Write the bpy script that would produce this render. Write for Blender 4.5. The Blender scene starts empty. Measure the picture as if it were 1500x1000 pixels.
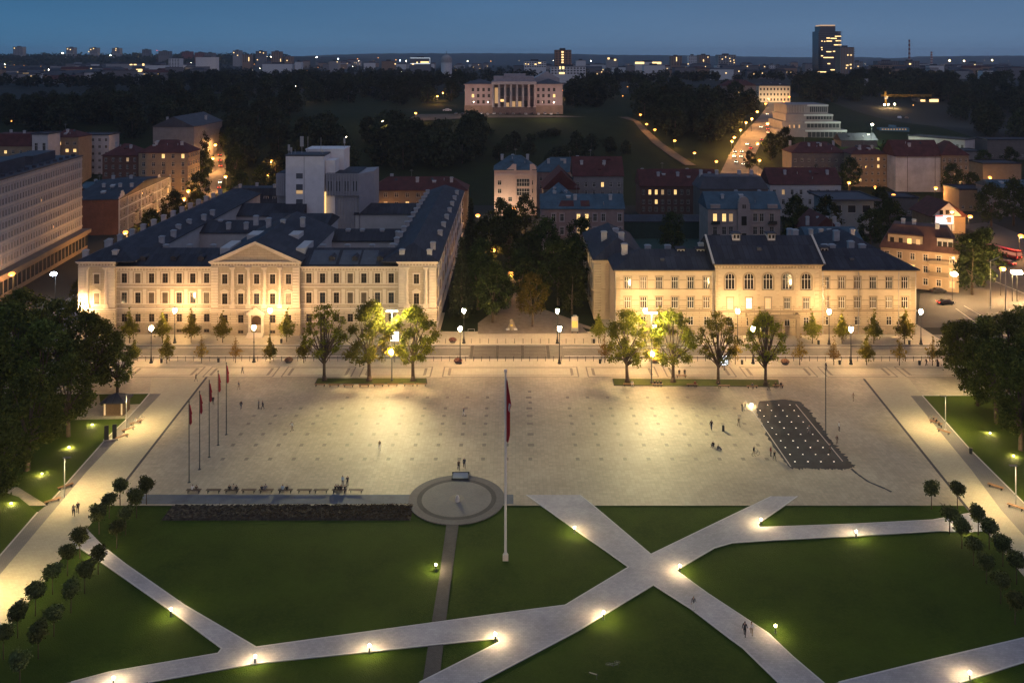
import bpy, bmesh, math, random
import numpy as np
from mathutils import Vector, Matrix
random.seed(7)
SC = bpy.context.scene
COL = SC.collection
F, H, HY = 1250.0, 68.0, 88.0     # focal length in photo pixels, eye height, horizon row

# ------------------------------------------------------------------ terrain
def sst(a, b, v):
    t = min(1.0, max(0.0, (v - a) / (b - a)))
    return t * t * (3 - 2 * t)
def ter(x, y):
    z = 28 * sst(400, 620, y) + 12 * sst(620, 1000, y)
    z += 5 * math.exp(-((x - 5) / 110.0) ** 2 - ((y - 605) / 70.0) ** 2)
    z -= 13 * math.exp(-((x - 400) / 150.0) ** 2 - ((y - 690) / 170.0) ** 2)
    z += 46 * sst(1900, 3600, y) * sst(-300, -1100, x)
    return z
def P(px, Y): return (px - 750.0) / F * Y
def ZZ(py, Y): return H - (py - HY) / F * Y
def G(px, py):
    """world point where the sight line through a photo pixel meets the ground"""
    if py > 300:
        Y = F * H / (py - HY)
        return Vector((P(px, Y), Y, 0.0))
    Y = 240.0
    while Y < 9000:
        if ZZ(py, Y) <= ter(P(px, Y), Y):
            lo, hi = Y - max(2, Y * .01), Y
            for _ in range(20):
                m = (lo + hi) / 2
                if ZZ(py, m) <= ter(P(px, m), m): hi = m
                else: lo = m
            Y = hi
            break
        Y += max(2, Y * .01)
    return Vector((P(px, Y), Y, ter(P(px, Y), Y)))

# ------------------------------------------------------------------ materials
MATS = {}
def nodes_of(m):
    m.use_nodes = True
    nt = m.node_tree
    return nt, nt.nodes, nt.links, nt.nodes['Principled BSDF']
def mat(name, col, rough=.8, var=.18, scale=.6, bump=0.0, metal=0.0, emit=None, es=0.0, spec=.3, samp=False, objvar=0.0, fine=0.0):
    if name in MATS: return MATS[name]
    m = bpy.data.materials.new(name); MATS[name] = m
    nt, N, L, b = nodes_of(m)
    b.inputs['Roughness'].default_value = rough
    b.inputs['Metallic'].default_value = metal
    b.inputs['Specular IOR Level'].default_value = spec
    c = (*col, 1)
    b.inputs['Base Color'].default_value = c
    if var > 0:
        tc = N.new('ShaderNodeTexCoord')
        nz = N.new('ShaderNodeTexNoise'); nz.inputs['Scale'].default_value = scale
        nz.inputs['Detail'].default_value = 6; nz.inputs['Roughness'].default_value = .65
        L.new(tc.outputs['Object'], nz.inputs['Vector'])
        rp = N.new('ShaderNodeValToRGB')
        rp.color_ramp.elements[0].position = .3; rp.color_ramp.elements[1].position = .72
        rp.color_ramp.elements[0].color = (*[v * (1 - var) for v in col], 1)
        rp.color_ramp.elements[1].color = (*[min(1, v * (1 + var)) for v in col], 1)
        L.new(nz.outputs['Fac'], rp.inputs['Fac'])
        out = rp.outputs['Color']
        if objvar > 0:
            oi = N.new('ShaderNodeObjectInfo')
            hs = N.new('ShaderNodeHueSaturation')
            mr = N.new('ShaderNodeMapRange')
            mr.inputs['To Min'].default_value = 1 - objvar; mr.inputs['To Max'].default_value = 1 + objvar
            L.new(oi.outputs['Random'], mr.inputs['Value']); L.new(mr.outputs['Result'], hs.inputs['Value'])
            L.new(out, hs.inputs['Color']); out = hs.outputs['Color']
        L.new(out, b.inputs['Base Color'])
        if bump > 0:
            n2 = N.new('ShaderNodeTexNoise'); n2.inputs['Scale'].default_value = fine or scale * 12
            n2.inputs['Detail'].default_value = 4
            L.new(tc.outputs['Object'], n2.inputs['Vector'])
            bp = N.new('ShaderNodeBump'); bp.inputs['Strength'].default_value = bump
            bp.inputs['Distance'].default_value = .05
            L.new(n2.outputs['Fac'], bp.inputs['Height']); L.new(bp.outputs['Normal'], b.inputs['Normal'])
    if emit:
        b.inputs['Emission Color'].default_value = (*emit, 1)
        b.inputs['Emission Strength'].default_value = es
        m.cycles.emission_sampling = 'AUTO' if samp else 'NONE'
    return m
def pavmat(name, c1, c2, cm, bw, bh, rough=.75, stain=.22, msize=.03, off=.5, vert=False, bump=.25, big=.05):
    """blocks laid in courses; vert = on a wall (x+y, z)"""
    if name in MATS: return MATS[name]
    m = bpy.data.materials.new(name); MATS[name] = m
    nt, N, L, b = nodes_of(m)
    b.inputs['Roughness'].default_value = rough
    b.inputs['Specular IOR Level'].default_value = .12
    tc = N.new('ShaderNodeTexCoord'); vec = tc.outputs['Object']
    if vert:
        sp = N.new('ShaderNodeSeparateXYZ'); L.new(vec, sp.inputs[0])
        ad = N.new('ShaderNodeMath'); L.new(sp.outputs[0], ad.inputs[0]); L.new(sp.outputs[1], ad.inputs[1])
        cb = N.new('ShaderNodeCombineXYZ'); L.new(ad.outputs[0], cb.inputs[0]); L.new(sp.outputs[2], cb.inputs[1])
        bvec = cb.outputs[0]
    else: bvec = vec
    bt = N.new('ShaderNodeTexBrick')
    bt.offset = off
    bt.inputs['Color1'].default_value = (*c1, 1); bt.inputs['Color2'].default_value = (*c2, 1); bt.inputs['Mortar'].default_value = (*cm, 1)
    bt.inputs['Scale'].default_value = 1; bt.inputs['Mortar Size'].default_value = msize
    bt.inputs['Brick Width'].default_value = bw; bt.inputs['Row Height'].default_value = bh
    bt.inputs['Mortar Smooth'].default_value = .3
    L.new(bvec, bt.inputs['Vector'])
    nz = N.new('ShaderNodeTexNoise'); nz.inputs['Scale'].default_value = big; nz.inputs['Detail'].default_value = 9
    nz.inputs['Roughness'].default_value = .7
    L.new(vec, nz.inputs['Vector'])
    mr = N.new('ShaderNodeMapRange'); mr.inputs['From Min'].default_value = .3; mr.inputs['From Max'].default_value = .7
    mr.inputs['To Min'].default_value = 1 - stain; mr.inputs['To Max'].default_value = 1 + stain * .6
    L.new(nz.outputs['Fac'], mr.inputs['Value'])
    hs = N.new('ShaderNodeHueSaturation'); L.new(bt.outputs['Color'], hs.inputs['Color']); L.new(mr.outputs['Result'], hs.inputs['Value'])
    L.new(hs.outputs['Color'], b.inputs['Base Color'])
    if bump > 0:
        bp = N.new('ShaderNodeBump'); bp.inputs['Strength'].default_value = bump; bp.inputs['Distance'].default_value = .04
        bp.invert = True
        L.new(bt.outputs['Fac'], bp.inputs['Height']); L.new(bp.outputs['Normal'], b.inputs['Normal'])
    return m
def leafmat(name, dark, light, trans=.35):
    if name in MATS: return MATS[name]
    m = bpy.data.materials.new(name); MATS[name] = m
    m.use_nodes = True
    nt = m.node_tree; N = nt.nodes; L = nt.links
    N.clear()
    out = N.new('ShaderNodeOutputMaterial')
    ge = N.new('ShaderNodeNewGeometry'); oi = N.new('ShaderNodeObjectInfo')
    rp = N.new('ShaderNodeValToRGB')
    rp.color_ramp.elements[0].color = (*dark, 1); rp.color_ramp.elements[1].color = (*light, 1)
    L.new(ge.outputs['Random Per Island'], rp.inputs['Fac'])
    hs = N.new('ShaderNodeHueSaturation')
    mr = N.new('ShaderNodeMapRange'); mr.inputs['To Min'].default_value = .7; mr.inputs['To Max'].default_value = 1.3
    L.new(oi.outputs['Random'], mr.inputs['Value']); L.new(mr.outputs['Result'], hs.inputs['Value'])
    mr2 = N.new('ShaderNodeMapRange'); mr2.inputs['To Min'].default_value = .475; mr2.inputs['To Max'].default_value = .515
    L.new(oi.outputs['Random'], mr2.inputs['Value']); L.new(mr2.outputs['Result'], hs.inputs['Hue'])
    L.new(rp.outputs['Color'], hs.inputs['Color'])
    d = N.new('ShaderNodeBsdfDiffuse'); t = N.new('ShaderNodeBsdfTranslucent')
    mx = N.new('ShaderNodeMixShader'); mx.inputs[0].default_value = trans
    L.new(hs.outputs['Color'], d.inputs['Color']); L.new(hs.outputs['Color'], t.inputs['Color'])
    L.new(d.outputs[0], mx.inputs[1]); L.new(t.outputs[0], mx.inputs[2])
    L.new(mx.outputs[0], out.inputs['Surface'])
    return m

# ------------------------------------------------------------------ mesh builder
class MB:
    def __init__(s): s.v = []; s.f = []; s.m = []; s.M = None; s.mi = 0
    def pt(s, p):
        p = Vector(p)
        if s.M is not None: p = s.M @ p
        s.v.append(p[:]); return len(s.v) - 1
    def face(s, pts, mi=None):
        s.f.append([s.pt(p) for p in pts]); s.m.append(s.mi if mi is None else mi)
    def box(s, x0, x1, y0, y1, z0, z1, mi=None):
        i = [s.pt(p) for p in ((x0,y0,z0),(x1,y0,z0),(x1,y1,z0),(x0,y1,z0),(x0,y0,z1),(x1,y0,z1),(x1,y1,z1),(x0,y1,z1))]
        for q in ((0,3,2,1),(4,5,6,7),(0,1,5,4),(1,2,6,5),(2,3,7,6),(3,0,4,7)):
            s.f.append([i[k] for k in q]); s.m.append(s.mi if mi is None else mi)
    def prism(s, poly, z0, z1, mi=None):
        n = len(poly)
        a = [s.pt((p[0], p[1], z0)) for p in poly]; b = [s.pt((p[0], p[1], z1)) for p in poly]
        mi = s.mi if mi is None else mi
        s.f.append(b); s.m.append(mi); s.f.append(a[::-1]); s.m.append(mi)
        for k in range(n):
            s.f.append([a[k], a[(k+1)%n], b[(k+1)%n], b[k]]); s.m.append(mi)
    def tube(s, p0, p1, r0, r1=None, n=8, mi=None, cap=True):
        p0, p1 = Vector(p0), Vector(p1); r1 = r0 if r1 is None else r1
        d = (p1 - p0)
        if d.length < 1e-6: return
        d.normalize()
        a = d.orthogonal().normalized(); b = d.cross(a)
        mi = s.mi if mi is None else mi
        A = []; B = []
        for k in range(n):
            t = 2 * math.pi * k / n
            o = a * math.cos(t) + b * math.sin(t)
            A.append(s.pt(p0 + o * r0)); B.append(s.pt(p1 + o * r1))
        for k in range(n):
            s.f.append([A[k], A[(k+1)%n], B[(k+1)%n], B[k]]); s.m.append(mi)
        if cap:
            s.f.append(A[::-1]); s.m.append(mi); s.f.append(B); s.m.append(mi)
    def lathe(s, prof, n=12, c=(0,0,0), mi=None):
        mi = s.mi if mi is None else mi
        rings = []
        for r, z in prof:
            rings.append([s.pt((c[0] + r*math.cos(2*math.pi*k/n), c[1] + r*math.sin(2*math.pi*k/n), c[2] + z)) for k in range(n)])
        for a, b in zip(rings, rings[1:]):
            for k in range(n):
                s.f.append([a[k], a[(k+1)%n], b[(k+1)%n], b[k]]); s.m.append(mi)
        s.f.append(rings[0][::-1]); s.m.append(mi); s.f.append(rings[-1]); s.m.append(mi)
    def ball(s, c, r, n=10, rz=None, mi=None):
        rz = rz or r
        k = max(4, n // 2)
        s.lathe([(max(.001, r*math.sin(math.pi*i/k)), -rz*math.cos(math.pi*i/k)) for i in range(k+1)], n, c, mi)
    def mesh(s, name, mats, smooth=False):
        me = bpy.data.meshes.new(name)
        me.from_pydata(s.v, [], s.f)
        for m in (mats if isinstance(mats, (list, tuple)) else [mats]): me.materials.append(m)
        me.polygons.foreach_set('material_index', s.m)
        if smooth: me.polygons.foreach_set('use_smooth', [True] * len(s.f))
        me.update()
        return me
    def obj(s, name, mats, parent=None, smooth=False, loc=None, rot=0):
        return link(name, s.mesh(name, mats, smooth), parent, loc, rot)
def link(name, data, parent=None, loc=None, rot=0, scale=None):
    o = bpy.data.objects.new(name, data); COL.objects.link(o)
    if parent is not None: o.parent = parent
    if loc is not None: o.location = loc
    if rot: o.rotation_euler = (0, 0, rot)
    if scale is not None: o.scale = scale if isinstance(scale, (tuple, list)) else (scale,)*3
    return o
def tag(o, label, cat, group=None, kind=None):
    o['label'] = label; o['category'] = cat
    if group: o['group'] = group
    if kind: o['kind'] = kind
    return o
def thing(name, label, cat, loc=(0,0,0), rot=0, group=None, scale=None):
    o = link(name, None, None, loc, rot, scale)
    o.empty_display_size = .3
    return tag(o, label, cat, group)
def kids(o): return list(o.children)
def dup(root, loc, rot=0, label=None, group=None, scale=None):
    r = root.copy(); COL.objects.link(r)
    r.location = loc; r.rotation_euler = (0, 0, rot)
    if scale is not None: r.scale = (scale,)*3
    if label: r['label'] = label
    if group: r['group'] = group
    def rec(src, dst):
        for ch in kids(src):
            if ch == dst or ch.name == r.name: continue
            c = ch.copy(); COL.objects.link(c); c.parent = dst
            rec(ch, c)
    rec(root, r)
    return r
def sheet(name, pts, z, m, kind='structure', px=True):
    """flat ground sheet from photo-pixel corners"""
    if px: pts = [G(*p)[:2] for p in pts]
    me = bpy.data.meshes.new(name)
    bm = bmesh.new()
    vs = [bm.verts.new((p[0], p[1], z)) for p in pts]
    f = bm.faces.new(vs)
    if f.normal.z < 0 or True:
        f.normal_update()
        if f.normal.z < 0: f.normal_flip()
    bmesh.ops.triangulate(bm, faces=bm.faces[:])
    bm.to_mesh(me); bm.free()
    me.materials.append(m)
    o = link(name, me)
    o['kind'] = kind
    return o
def light(name, kind, loc, power, col, parent=None, size=.25, spot=None, blend=.5, target=None):
    d = bpy.data.lights.new(name, kind); d.energy = power; d.color = col
    d.shadow_soft_size = size
    if kind == 'SPOT': d.spot_size = math.radians(spot); d.spot_blend = blend
    o = bpy.data.objects.new(name, d); COL.objects.link(o); o.location = loc
    if parent is not None: o.parent = parent
    if target is not None:
        o.rotation_euler = (Vector(target) - Vector(loc)).to_track_quat('-Z', 'Y').to_euler()
    return o

# ------------------------------------------------------------------ palette
WALL_C = pavmat('stucco_cream', (.42,.35,.265), (.45,.375,.285), (.22,.175,.13), 1.7, .62, .85, .14, .025, .5, True, .3, .3)
WALL_S = mat('stucco_sand', (.43,.355,.26), .85, .10, .35, .1)
TRIM_C = mat('trim_pale', (.62,.54,.45), .8, .10, .8)
RUST_C = pavmat('rusticated_cream', (.46,.385,.30), (.50,.42,.33), (.12,.09,.065), 3.2, .55, .85, .12, .05, .5, True, .5, .3)
RUST_S = pavmat('rusticated_sand', (.42,.345,.25), (.45,.375,.28), (.14,.105,.075), 3.2, .5, .85, .12, .045, .5, True, .5, .3)
PLINTH = pavmat('plinth_stone', (.34,.28,.21), (.30,.25,.19), (.2,.16,.12), 1.1, .45, .9, .2, .02, .5, True, .3, .5)
GLASS = mat('window_glass', (.020,.018,.016), .08, .0, spec=.6)
GLASS_B = mat('window_glass_blue', (.03,.036,.045), .12, .0, spec=.6)
FRAME_W = mat('window_frame_white', (.62,.60,.56), .6, .0)
FRAME_D = mat('window_frame_brown', (.12,.085,.06), .6, .0)
LIT = mat('lit_window_warm', (.5,.4,.2), .5, .0, emit=(1,.62,.22), es=1.5)
LITW = mat('lit_window_white', (.6,.55,.4), .5, .0, emit=(1,.86,.58), es=1.6)
LITD = mat('lit_window_dim', (.4,.3,.2), .5, .0, emit=(1,.60,.25), es=.45)
LITF = mat('lit_window_far', (.4,.3,.2), .5, .0, emit=(1,.66,.27), es=2.2)
CURT = mat('curtained_glass', (.11,.085,.06), .35, .5, .8, spec=.4)
PANES = {'d': GLASS, 'c': CURT, 'b': GLASS_B, 'l': LIT, 'w': LITW, 'm': LITD, 'f': LITF}
ROOF_D = pavmat('sheet_roof_dark', (.030,.031,.044), (.046,.048,.064), (.016,.016,.022), 1.3, 4.5, .6, .35, .05, .4, False, .4, .12)
ROOF_G = mat('sheet_roof_grey', (.060,.064,.080), .65, .25, .3, .15, spec=.15)
ROOF_B = mat('sheet_roof_blue', (.050,.090,.125), .65, .35, .3, .15, spec=.15)
ROOF_R = mat('tile_roof_red', (.075,.022,.022), .85, .4, .35, .4)
CHIM = mat('chimney_plaster', (.40,.39,.40), .85, .2, 1.2)
CHIM_CAP = mat('chimney_cap', (.33,.35,.38), .5, .1)
W_PINK = mat('wall_pink', (.28,.205,.19), .85, .15, .4, .1)
W_GREY = mat('wall_grey', (.20,.19,.19), .85, .15, .4, .1)
W_WHITE = mat('wall_white', (.46,.45,.45), .85, .10, .4, .1)
W_BROWN = mat('wall_brown', (.20,.155,.11), .85, .15, .4, .1)
W_OCHRE = mat('wall_ochre', (.27,.20,.13), .85, .15, .4, .1)
W_TOWER = mat('tower_white', (.66,.65,.66), .85, .10, .4, .1)
W_DARK = mat('wall_dark', (.13,.115,.11), .85, .15, .4, .1)
W_ORANGE = mat('wall_orange', (.42,.26,.17), .85, .15, .4, .1)
BRICK = pavmat('red_brick', (.16,.07,.05), (.12,.055,.04), (.15,.12,.10), .5, .16, .9, .3, .015, .5, True, .3, .2)
CONC = mat('concrete_panel', (.31,.31,.315), .85, .14, .4, .15)
METAL_D = mat('dark_metal', (.03,.035,.035), .45, .0, metal=.3, spec=.5)
METAL_G = mat('grey_metal', (.35,.35,.36), .4, .0, metal=.6)
WOOD = mat('bench_wood', (.20,.105,.05), .6, .25, 4)
WOOD_D = mat('bench_wood_dark', (.09,.06,.04), .6, .25, 4)
BARK = mat('bark', (.085,.062,.045), .95, .35, 3, .4)
GRASS = None
# ------------------------------------------------------------------ camera, sky, render
cam = bpy.data.cameras.new('camera')
cam.sensor_width = 36; cam.lens = 36 * F / 1500; cam.shift_y = -(500 - HY) / 1500
cam.clip_start = 1; cam.clip_end = 40000
co = bpy.data.objects.new('camera', cam); COL.objects.link(co)
co.location = (0, 0, H); co.rotation_euler = (math.pi / 2, 0, 0)
SC.camera = co
SC.view_settings.view_transform = 'Standard'; SC.view_settings.look = 'None'
SC.view_settings.exposure = 0; SC.view_settings.gamma = 1
SC.render.engine = 'CYCLES'
SC.cycles.use_denoising = True
try:
    SC.cycles.denoiser = 'OPENIMAGEDENOISE'; SC.cycles.denoising_input_passes = 'RGB_ALBEDO_NORMAL'
    SC.cycles.denoising_prefilter = 'ACCURATE'
except Exception: pass
SC.cycles.max_bounces = 5; SC.cycles.diffuse_bounces = 2; SC.cycles.glossy_bounces = 2
SC.cycles.transmission_bounces = 2; SC.cycles.transparent_max_bounces = 4; SC.cycles.volume_bounces = 0
SC.cycles.sample_clamp_indirect = 4; SC.cycles.caustics_reflective = False; SC.cycles.caustics_refractive = False
SC.cycles.use_light_tree = True
SC.render.film_transparent = False

W = bpy.data.worlds.new('World'); SC.world = W; W.use_nodes = True
nt = W.node_tree; N = nt.nodes; L = nt.links
bg = N['Background']
tc = N.new('ShaderNodeTexCoord'); sp = N.new('ShaderNodeSeparateXYZ')
L.new(tc.outputs['Generated'], sp.inputs[0])
rp = N.new('ShaderNodeValToRGB'); e = rp.color_ramp.elements
e[0].position = 0.0; e[0].color = (.118,.218,.355, 1)
e[1].position = 1.0; e[1].color = (.25,.30,.42, 1)
for p_, c_ in ((.02, (.110,.208,.345)), (.075, (.078,.166,.30)), (.16, (.05,.135,.28)), (.45, (.10,.16,.30))):
    q = e.new(p_); q.color = (*c_, 1)
L.new(sp.outputs['Z'], rp.inputs['Fac'])
# afterglow of the set sun, in the sky behind the camera
mr = N.new('ShaderNodeMapRange'); mr.interpolation_type = 'SMOOTHSTEP'
mr.inputs['From Min'].default_value = .15; mr.inputs['From Max'].default_value = -.85
L.new(sp.outputs['Y'], mr.inputs['Value'])
mxg = N.new('ShaderNodeMixRGB'); mxg.inputs['Color2'].default_value = (.37,.325,.415, 1)
L.new(mr.outputs['Result'], mxg.inputs['Fac']); L.new(rp.outputs['Color'], mxg.inputs['Color1'])
# the sky is deeper blue on the left
mr2 = N.new('ShaderNodeMapRange'); mr2.inputs['From Min'].default_value = -.6; mr2.inputs['From Max'].default_value = .25
L.new(sp.outputs['X'], mr2.inputs['Value'])
tint = N.new('ShaderNodeMixRGB'); tint.inputs['Color1'].default_value = (.45,.82,.92,1); tint.inputs['Color2'].default_value = (1.06,1,1,1)
L.new(mr2.outputs['Result'], tint.inputs['Fac'])
mul = N.new('ShaderNodeMixRGB'); mul.blend_type = 'MULTIPLY'; mul.inputs['Fac'].default_value = 1
L.new(mxg.outputs['Color'], mul.inputs['Color1']); L.new(tint.outputs['Color'], mul.inputs['Color2'])
# thin uneven veil of cloud
sk = N.new('ShaderNodeTexNoise'); sk.inputs['Scale'].default_value = 3.2; sk.inputs['Detail'].default_value = 4
mp = N.new('ShaderNodeMapping'); mp.inputs['Scale'].default_value = (1, 1, 7)
L.new(tc.outputs['Generated'], mp.inputs['Vector']); L.new(mp.outputs['Vector'], sk.inputs['Vector'])
mr3 = N.new('ShaderNodeMapRange'); mr3.inputs['To Min'].default_value = .9; mr3.inputs['To Max'].default_value = 1.1
L.new(sk.outputs['Fac'], mr3.inputs['Value'])
hs = N.new('ShaderNodeHueSaturation'); L.new(mul.outputs['Color'], hs.inputs['Color']); L.new(mr3.outputs['Result'], hs.inputs['Value'])
L.new(hs.outputs['Color'], bg.inputs['Color']); bg.inputs['Strength'].default_value = 1.0

# ------------------------------------------------------------------ ground materials
def grassmat(name, c1, c2, c3, s1=.08):
    m = bpy.data.materials.new(name); MATS[name] = m
    nt, N, L, b = nodes_of(m)
    b.inputs['Roughness'].default_value = .95; b.inputs['Specular IOR Level'].default_value = .1
    tc = N.new('ShaderNodeTexCoord')
    n1 = N.new('ShaderNodeTexNoise'); n1.inputs['Scale'].default_value = s1; n1.inputs['Detail'].default_value = 8; n1.inputs['Roughness'].default_value = .7
    n2 = N.new('ShaderNodeTexNoise'); n2.inputs['Scale'].default_value = 2.2; n2.inputs['Detail'].default_value = 5; n2.inputs['Roughness'].default_value = .8
    L.new(tc.outputs['Object'], n1.inputs['Vector']); L.new(tc.outputs['Object'], n2.inputs['Vector'])
    r1 = N.new('ShaderNodeValToRGB'); r1.color_ramp.elements[0].position = .32; r1.color_ramp.elements[1].position = .7
    r1.color_ramp.elements[0].color = (*c1, 1); r1.color_ramp.elements[1].color = (*c2, 1)
    L.new(n1.outputs['Fac'], r1.inputs['Fac'])
    r2 = N.new('ShaderNodeValToRGB'); r2.color_ramp.elements[0].position = .45; r2.color_ramp.elements[1].position = .75
    r2.color_ramp.elements[0].color = (0,0,0,1); r2.color_ramp.elements[1].color = (.6,.6,.6,1)
    L.new(n2.outputs['Fac'], r2.inputs['Fac'])
    mx = N.new('ShaderNodeMixRGB'); mx.inputs['Color2'].default_value = (*c3, 1)
    L.new(r2.outputs['Color'], mx.inputs['Fac']); L.new(r1.outputs['Color'], mx.inputs['Color1'])
    L.new(mx.outputs['Color'], b.inputs['Base Color'])
    n3 = N.new('ShaderNodeTexNoise'); n3.inputs['Scale'].default_value = 7; n3.inputs['Detail'].default_value = 3
    L.new(tc.outputs['Object'], n3.inputs['Vector'])
    bp = N.new('ShaderNodeBump'); bp.inputs['Strength'].default_value = .8; bp.inputs['Distance'].default_value = .15
    L.new(n3.outputs['Fac'], bp.inputs['Height']); L.new(bp.outputs['Normal'], b.inputs['Normal'])
    return m
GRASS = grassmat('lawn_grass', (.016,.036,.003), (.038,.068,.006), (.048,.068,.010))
GRASS_P = grassmat('park_grass', (.012,.019,.007), (.022,.032,.010), (.024,.026,.011))
EARTH = mat('city_ground', (.016,.018,.015), .95, .4, .02)
ASPH = mat('asphalt', (.065,.062,.060), .85, .2, .3, .15)
STREET = pavmat('street_setts', (.17,.155,.135), (.14,.13,.115), (.09,.08,.07), .9, .5, .7, .25, .02, .5, False, .2, .09)
PAVE = pavmat('granite_slabs', (.37,.318,.24), (.305,.262,.20), (.245,.212,.162), .62, .62, .62, .30, .018, .0, False, .2, .045)
PAVE_W = pavmat('walkway_slabs', (.43,.38,.27), (.38,.335,.24), (.30,.265,.195), .5, .3, .7, .14, .015, .5, False, .15, .06)
PAVE_S = pavmat('sidewalk_slabs', (.43,.38,.29), (.39,.345,.265), (.30,.265,.205), .8, .8, .7, .18, .015, .0, False, .15, .06)
PATHM = pavmat('path_stone', (.385,.365,.385), (.325,.31,.33), (.27,.26,.275), .45, .3, .8, .28, .015, .5, False, .15, .12)
DARKP = pavmat('dark_pavers', (.075,.070,.074), (.060,.056,.060), (.045,.043,.045), .3, .2, .8, .2, .02, .5, False, .15, .2)
STRIP = pavmat('grey_strip_pavers', (.20,.185,.165), (.18,.165,.15), (.14,.13,.115), .3, .2, .8, .15, .02, .5, False, .15, .2)
BAND = mat('blue_grey_granite', (.12,.13,.15), .8, .25, .3, spec=.1)
INLAY = mat('dark_inlay', (.175,.15,.118), .7, .15, .4)
KERB = mat('kerb_stone', (.40,.37,.34), .7, .12, .5)
SOIL = mat('flower_bed_soil', (.035,.028,.022), .95, .7, 1.1, 1.0, fine=3)
WET = mat('wet_granite', (.030,.034,.039), .6, .45, .25, .1, spec=.10)
PAINT = mat('road_paint', (.6,.58,.54), .7, .15, 1)

# ------------------------------------------------------------------ the ground: one sheet to the horizon
xs = sorted(set([s * v for s in (-1, 1) for v in list(range(0, 301, 20)) + [340,380,430,480,540,600,680,760,850,950,1100,1300,1600,2000,2600,3400,4500,6000,8000,11000]]))
ys = [-200, 0, 60] + list(range(120, 400, 40)) + list(range(400, 1020, 15)) + [1100,1250,1450,1700] + list(range(1900, 3700, 150)) + [4200,5000,6000,8000,11000,15000]
mb = MB(); idx = {}
for j, y in enumerate(ys):
    for i, x in enumerate(xs):
        idx[i, j] = mb.pt((x, y, ter(x, y) - .12))
for j in range(len(ys) - 1):
    for i in range(len(xs) - 1):
        mb.f.append([idx[i,j], idx[i+1,j], idx[i+1,j+1], idx[i,j+1]])
        yy = ys[j]
        mb.m.append(1 if (390 <= yy < 830 and -420 <= xs[i] < 300) else 0)
g = mb.obj('ground', [EARTH, GRASS_P], smooth=True); g['kind'] = 'structure'
# wooded hills along the horizon
def crest(px):
    pts = [(-400,81),(0,82),(300,84),(430,83),(500,80),(560,78.5),(740,78.2),(820,79),(900,80.5),(1000,81.5),(1100,83),(1190,84.5),(1260,83.5),(1310,85.8),(1345,83),(1400,82.3),(1470,81.8),(1560,82),(1900,80)]
    for a, b in zip(pts, pts[1:]):
        if a[0] <= px <= b[0]: return a[1] + (b[1]-a[1]) * (px-a[0]) / (b[0]-a[0])
    return 82
mb = MB(); prev = None; rr = random.Random(3)
for px in range(-300, 1801, 6):
    Yc = 8200
    zc = ZZ(crest(px) + rr.uniform(-.35, .35), Yc)
    row = [mb.pt((P(px, 5200), 5200, ter(0, 5200) - 1)), mb.pt((P(px, 6600), 6600, ter(0,5200) + (zc - ter(0,5200)) * .62 + rr.uniform(-3, 3))),
           mb.pt((P(px, Yc), Yc, zc)), mb.pt((P(px, 9800), 9800, zc - 25)), mb.pt((P(px, 13500), 13500, 20))]
    if prev:
        for k in range(4): mb.f.append([prev[k], row[k], row[k+1], prev[k+1]]); mb.m.append(0)
    prev = row
HILLM = mat('wooded_hill', (.024,.034,.030), .95, .3, .004)
g = mb.obj('hills', HILLM); g['kind'] = 'structure'

# ------------------------------------------------------------------ square, street and walks
def Ypx(py): return F * H / (py - HY)
def Xs(px, py): return P(px, Ypx(py))
YF = F * H / (490 - HY)                        # facade line of the two big buildings
sheet('street', [(-175, Ypx(527)), (175, Ypx(527)), (175, YF + .0), (-175, YF + .0)], .0, STREET, px=False)
# far pavement in front of the facades, a kerb step up
def slab(name, pts, z0, z1, m):
    mb = MB(); mb.prism(pts, z0, z1); o = mb.obj(name, m); o['kind'] = 'structure'; return o
slab('pavement', [(-112, Ypx(505)), (104, Ypx(505)), (104, YF + 18), (-112, YF + 18)], -.05, .13, PAVE_S)
slab('kerb', [(-112.1, Ypx(505) - .3), (104.1, Ypx(505) - .3), (104.1, Ypx(505) - .005), (-112.1, Ypx(505) - .005)], -.05, .14, KERB)
slab('pavement', [(-135, Ypx(553)), (135, Ypx(553)), (135, Ypx(527)), (-135, Ypx(527))], -.05, .10, PAVE_S)
slab('kerb', [(-135, Ypx(527) + .005), (135, Ypx(527) + .005), (135, Ypx(527) + .3), (-135, Ypx(527) + .3)], -.05, .11, KERB)
# park floor between the two buildings and its gravel walk
sheet('park_lawn', [(-18, YF + 2), (23, YF + 2), (23, 330), (-18, 330)], .16, GRASS_P, px=False)
GRAV = mat('gravel', (.20,.165,.13), .95, .2, .8, .3)
sheet('park_path', [(700,490),(862,489),(842,470),(820,462),(800,455),(775,445),(757,420),(752,398),(738,398),(728,440),(716,462),(700,474)], .18, GRAV)
sheet('park_path', [(815,463),(866,480),(866,484),(806,467)], .19, GRAV)
# zebra of dark setts
mb = MB()
for k in range(9):
    y = Ypx(507.5) - k * (Ypx(507.5) - Ypx(525)) / 8.6
    for a, b in ((694, 726), (731, 763), (768, 800)):
        mb.box(Xs(a, 516), Xs(b, 516), y - .42, y, -.03, .006)
for px in (691, 728.5, 765.5, 803):
    mb.box(Xs(px, 516) - .35, Xs(px, 516) + .35, Ypx(526), Ypx(506), -.03, .009)
o = mb.obj('road_markings', mat('dark_setts', (.055,.048,.04), .8, .2, .4)); o['kind'] = 'structure'
mb = MB()
for a, b, py in ((-112, -10, 509), (12, 104, 509), (-112, -10, 521.5), (12, 104, 521.5)):
    mb.box(a, b, Ypx(py), Ypx(py) + .22, -.03, .005)
o = mb.obj('road_markings', PAINT); o['kind'] = 'structure'
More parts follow.
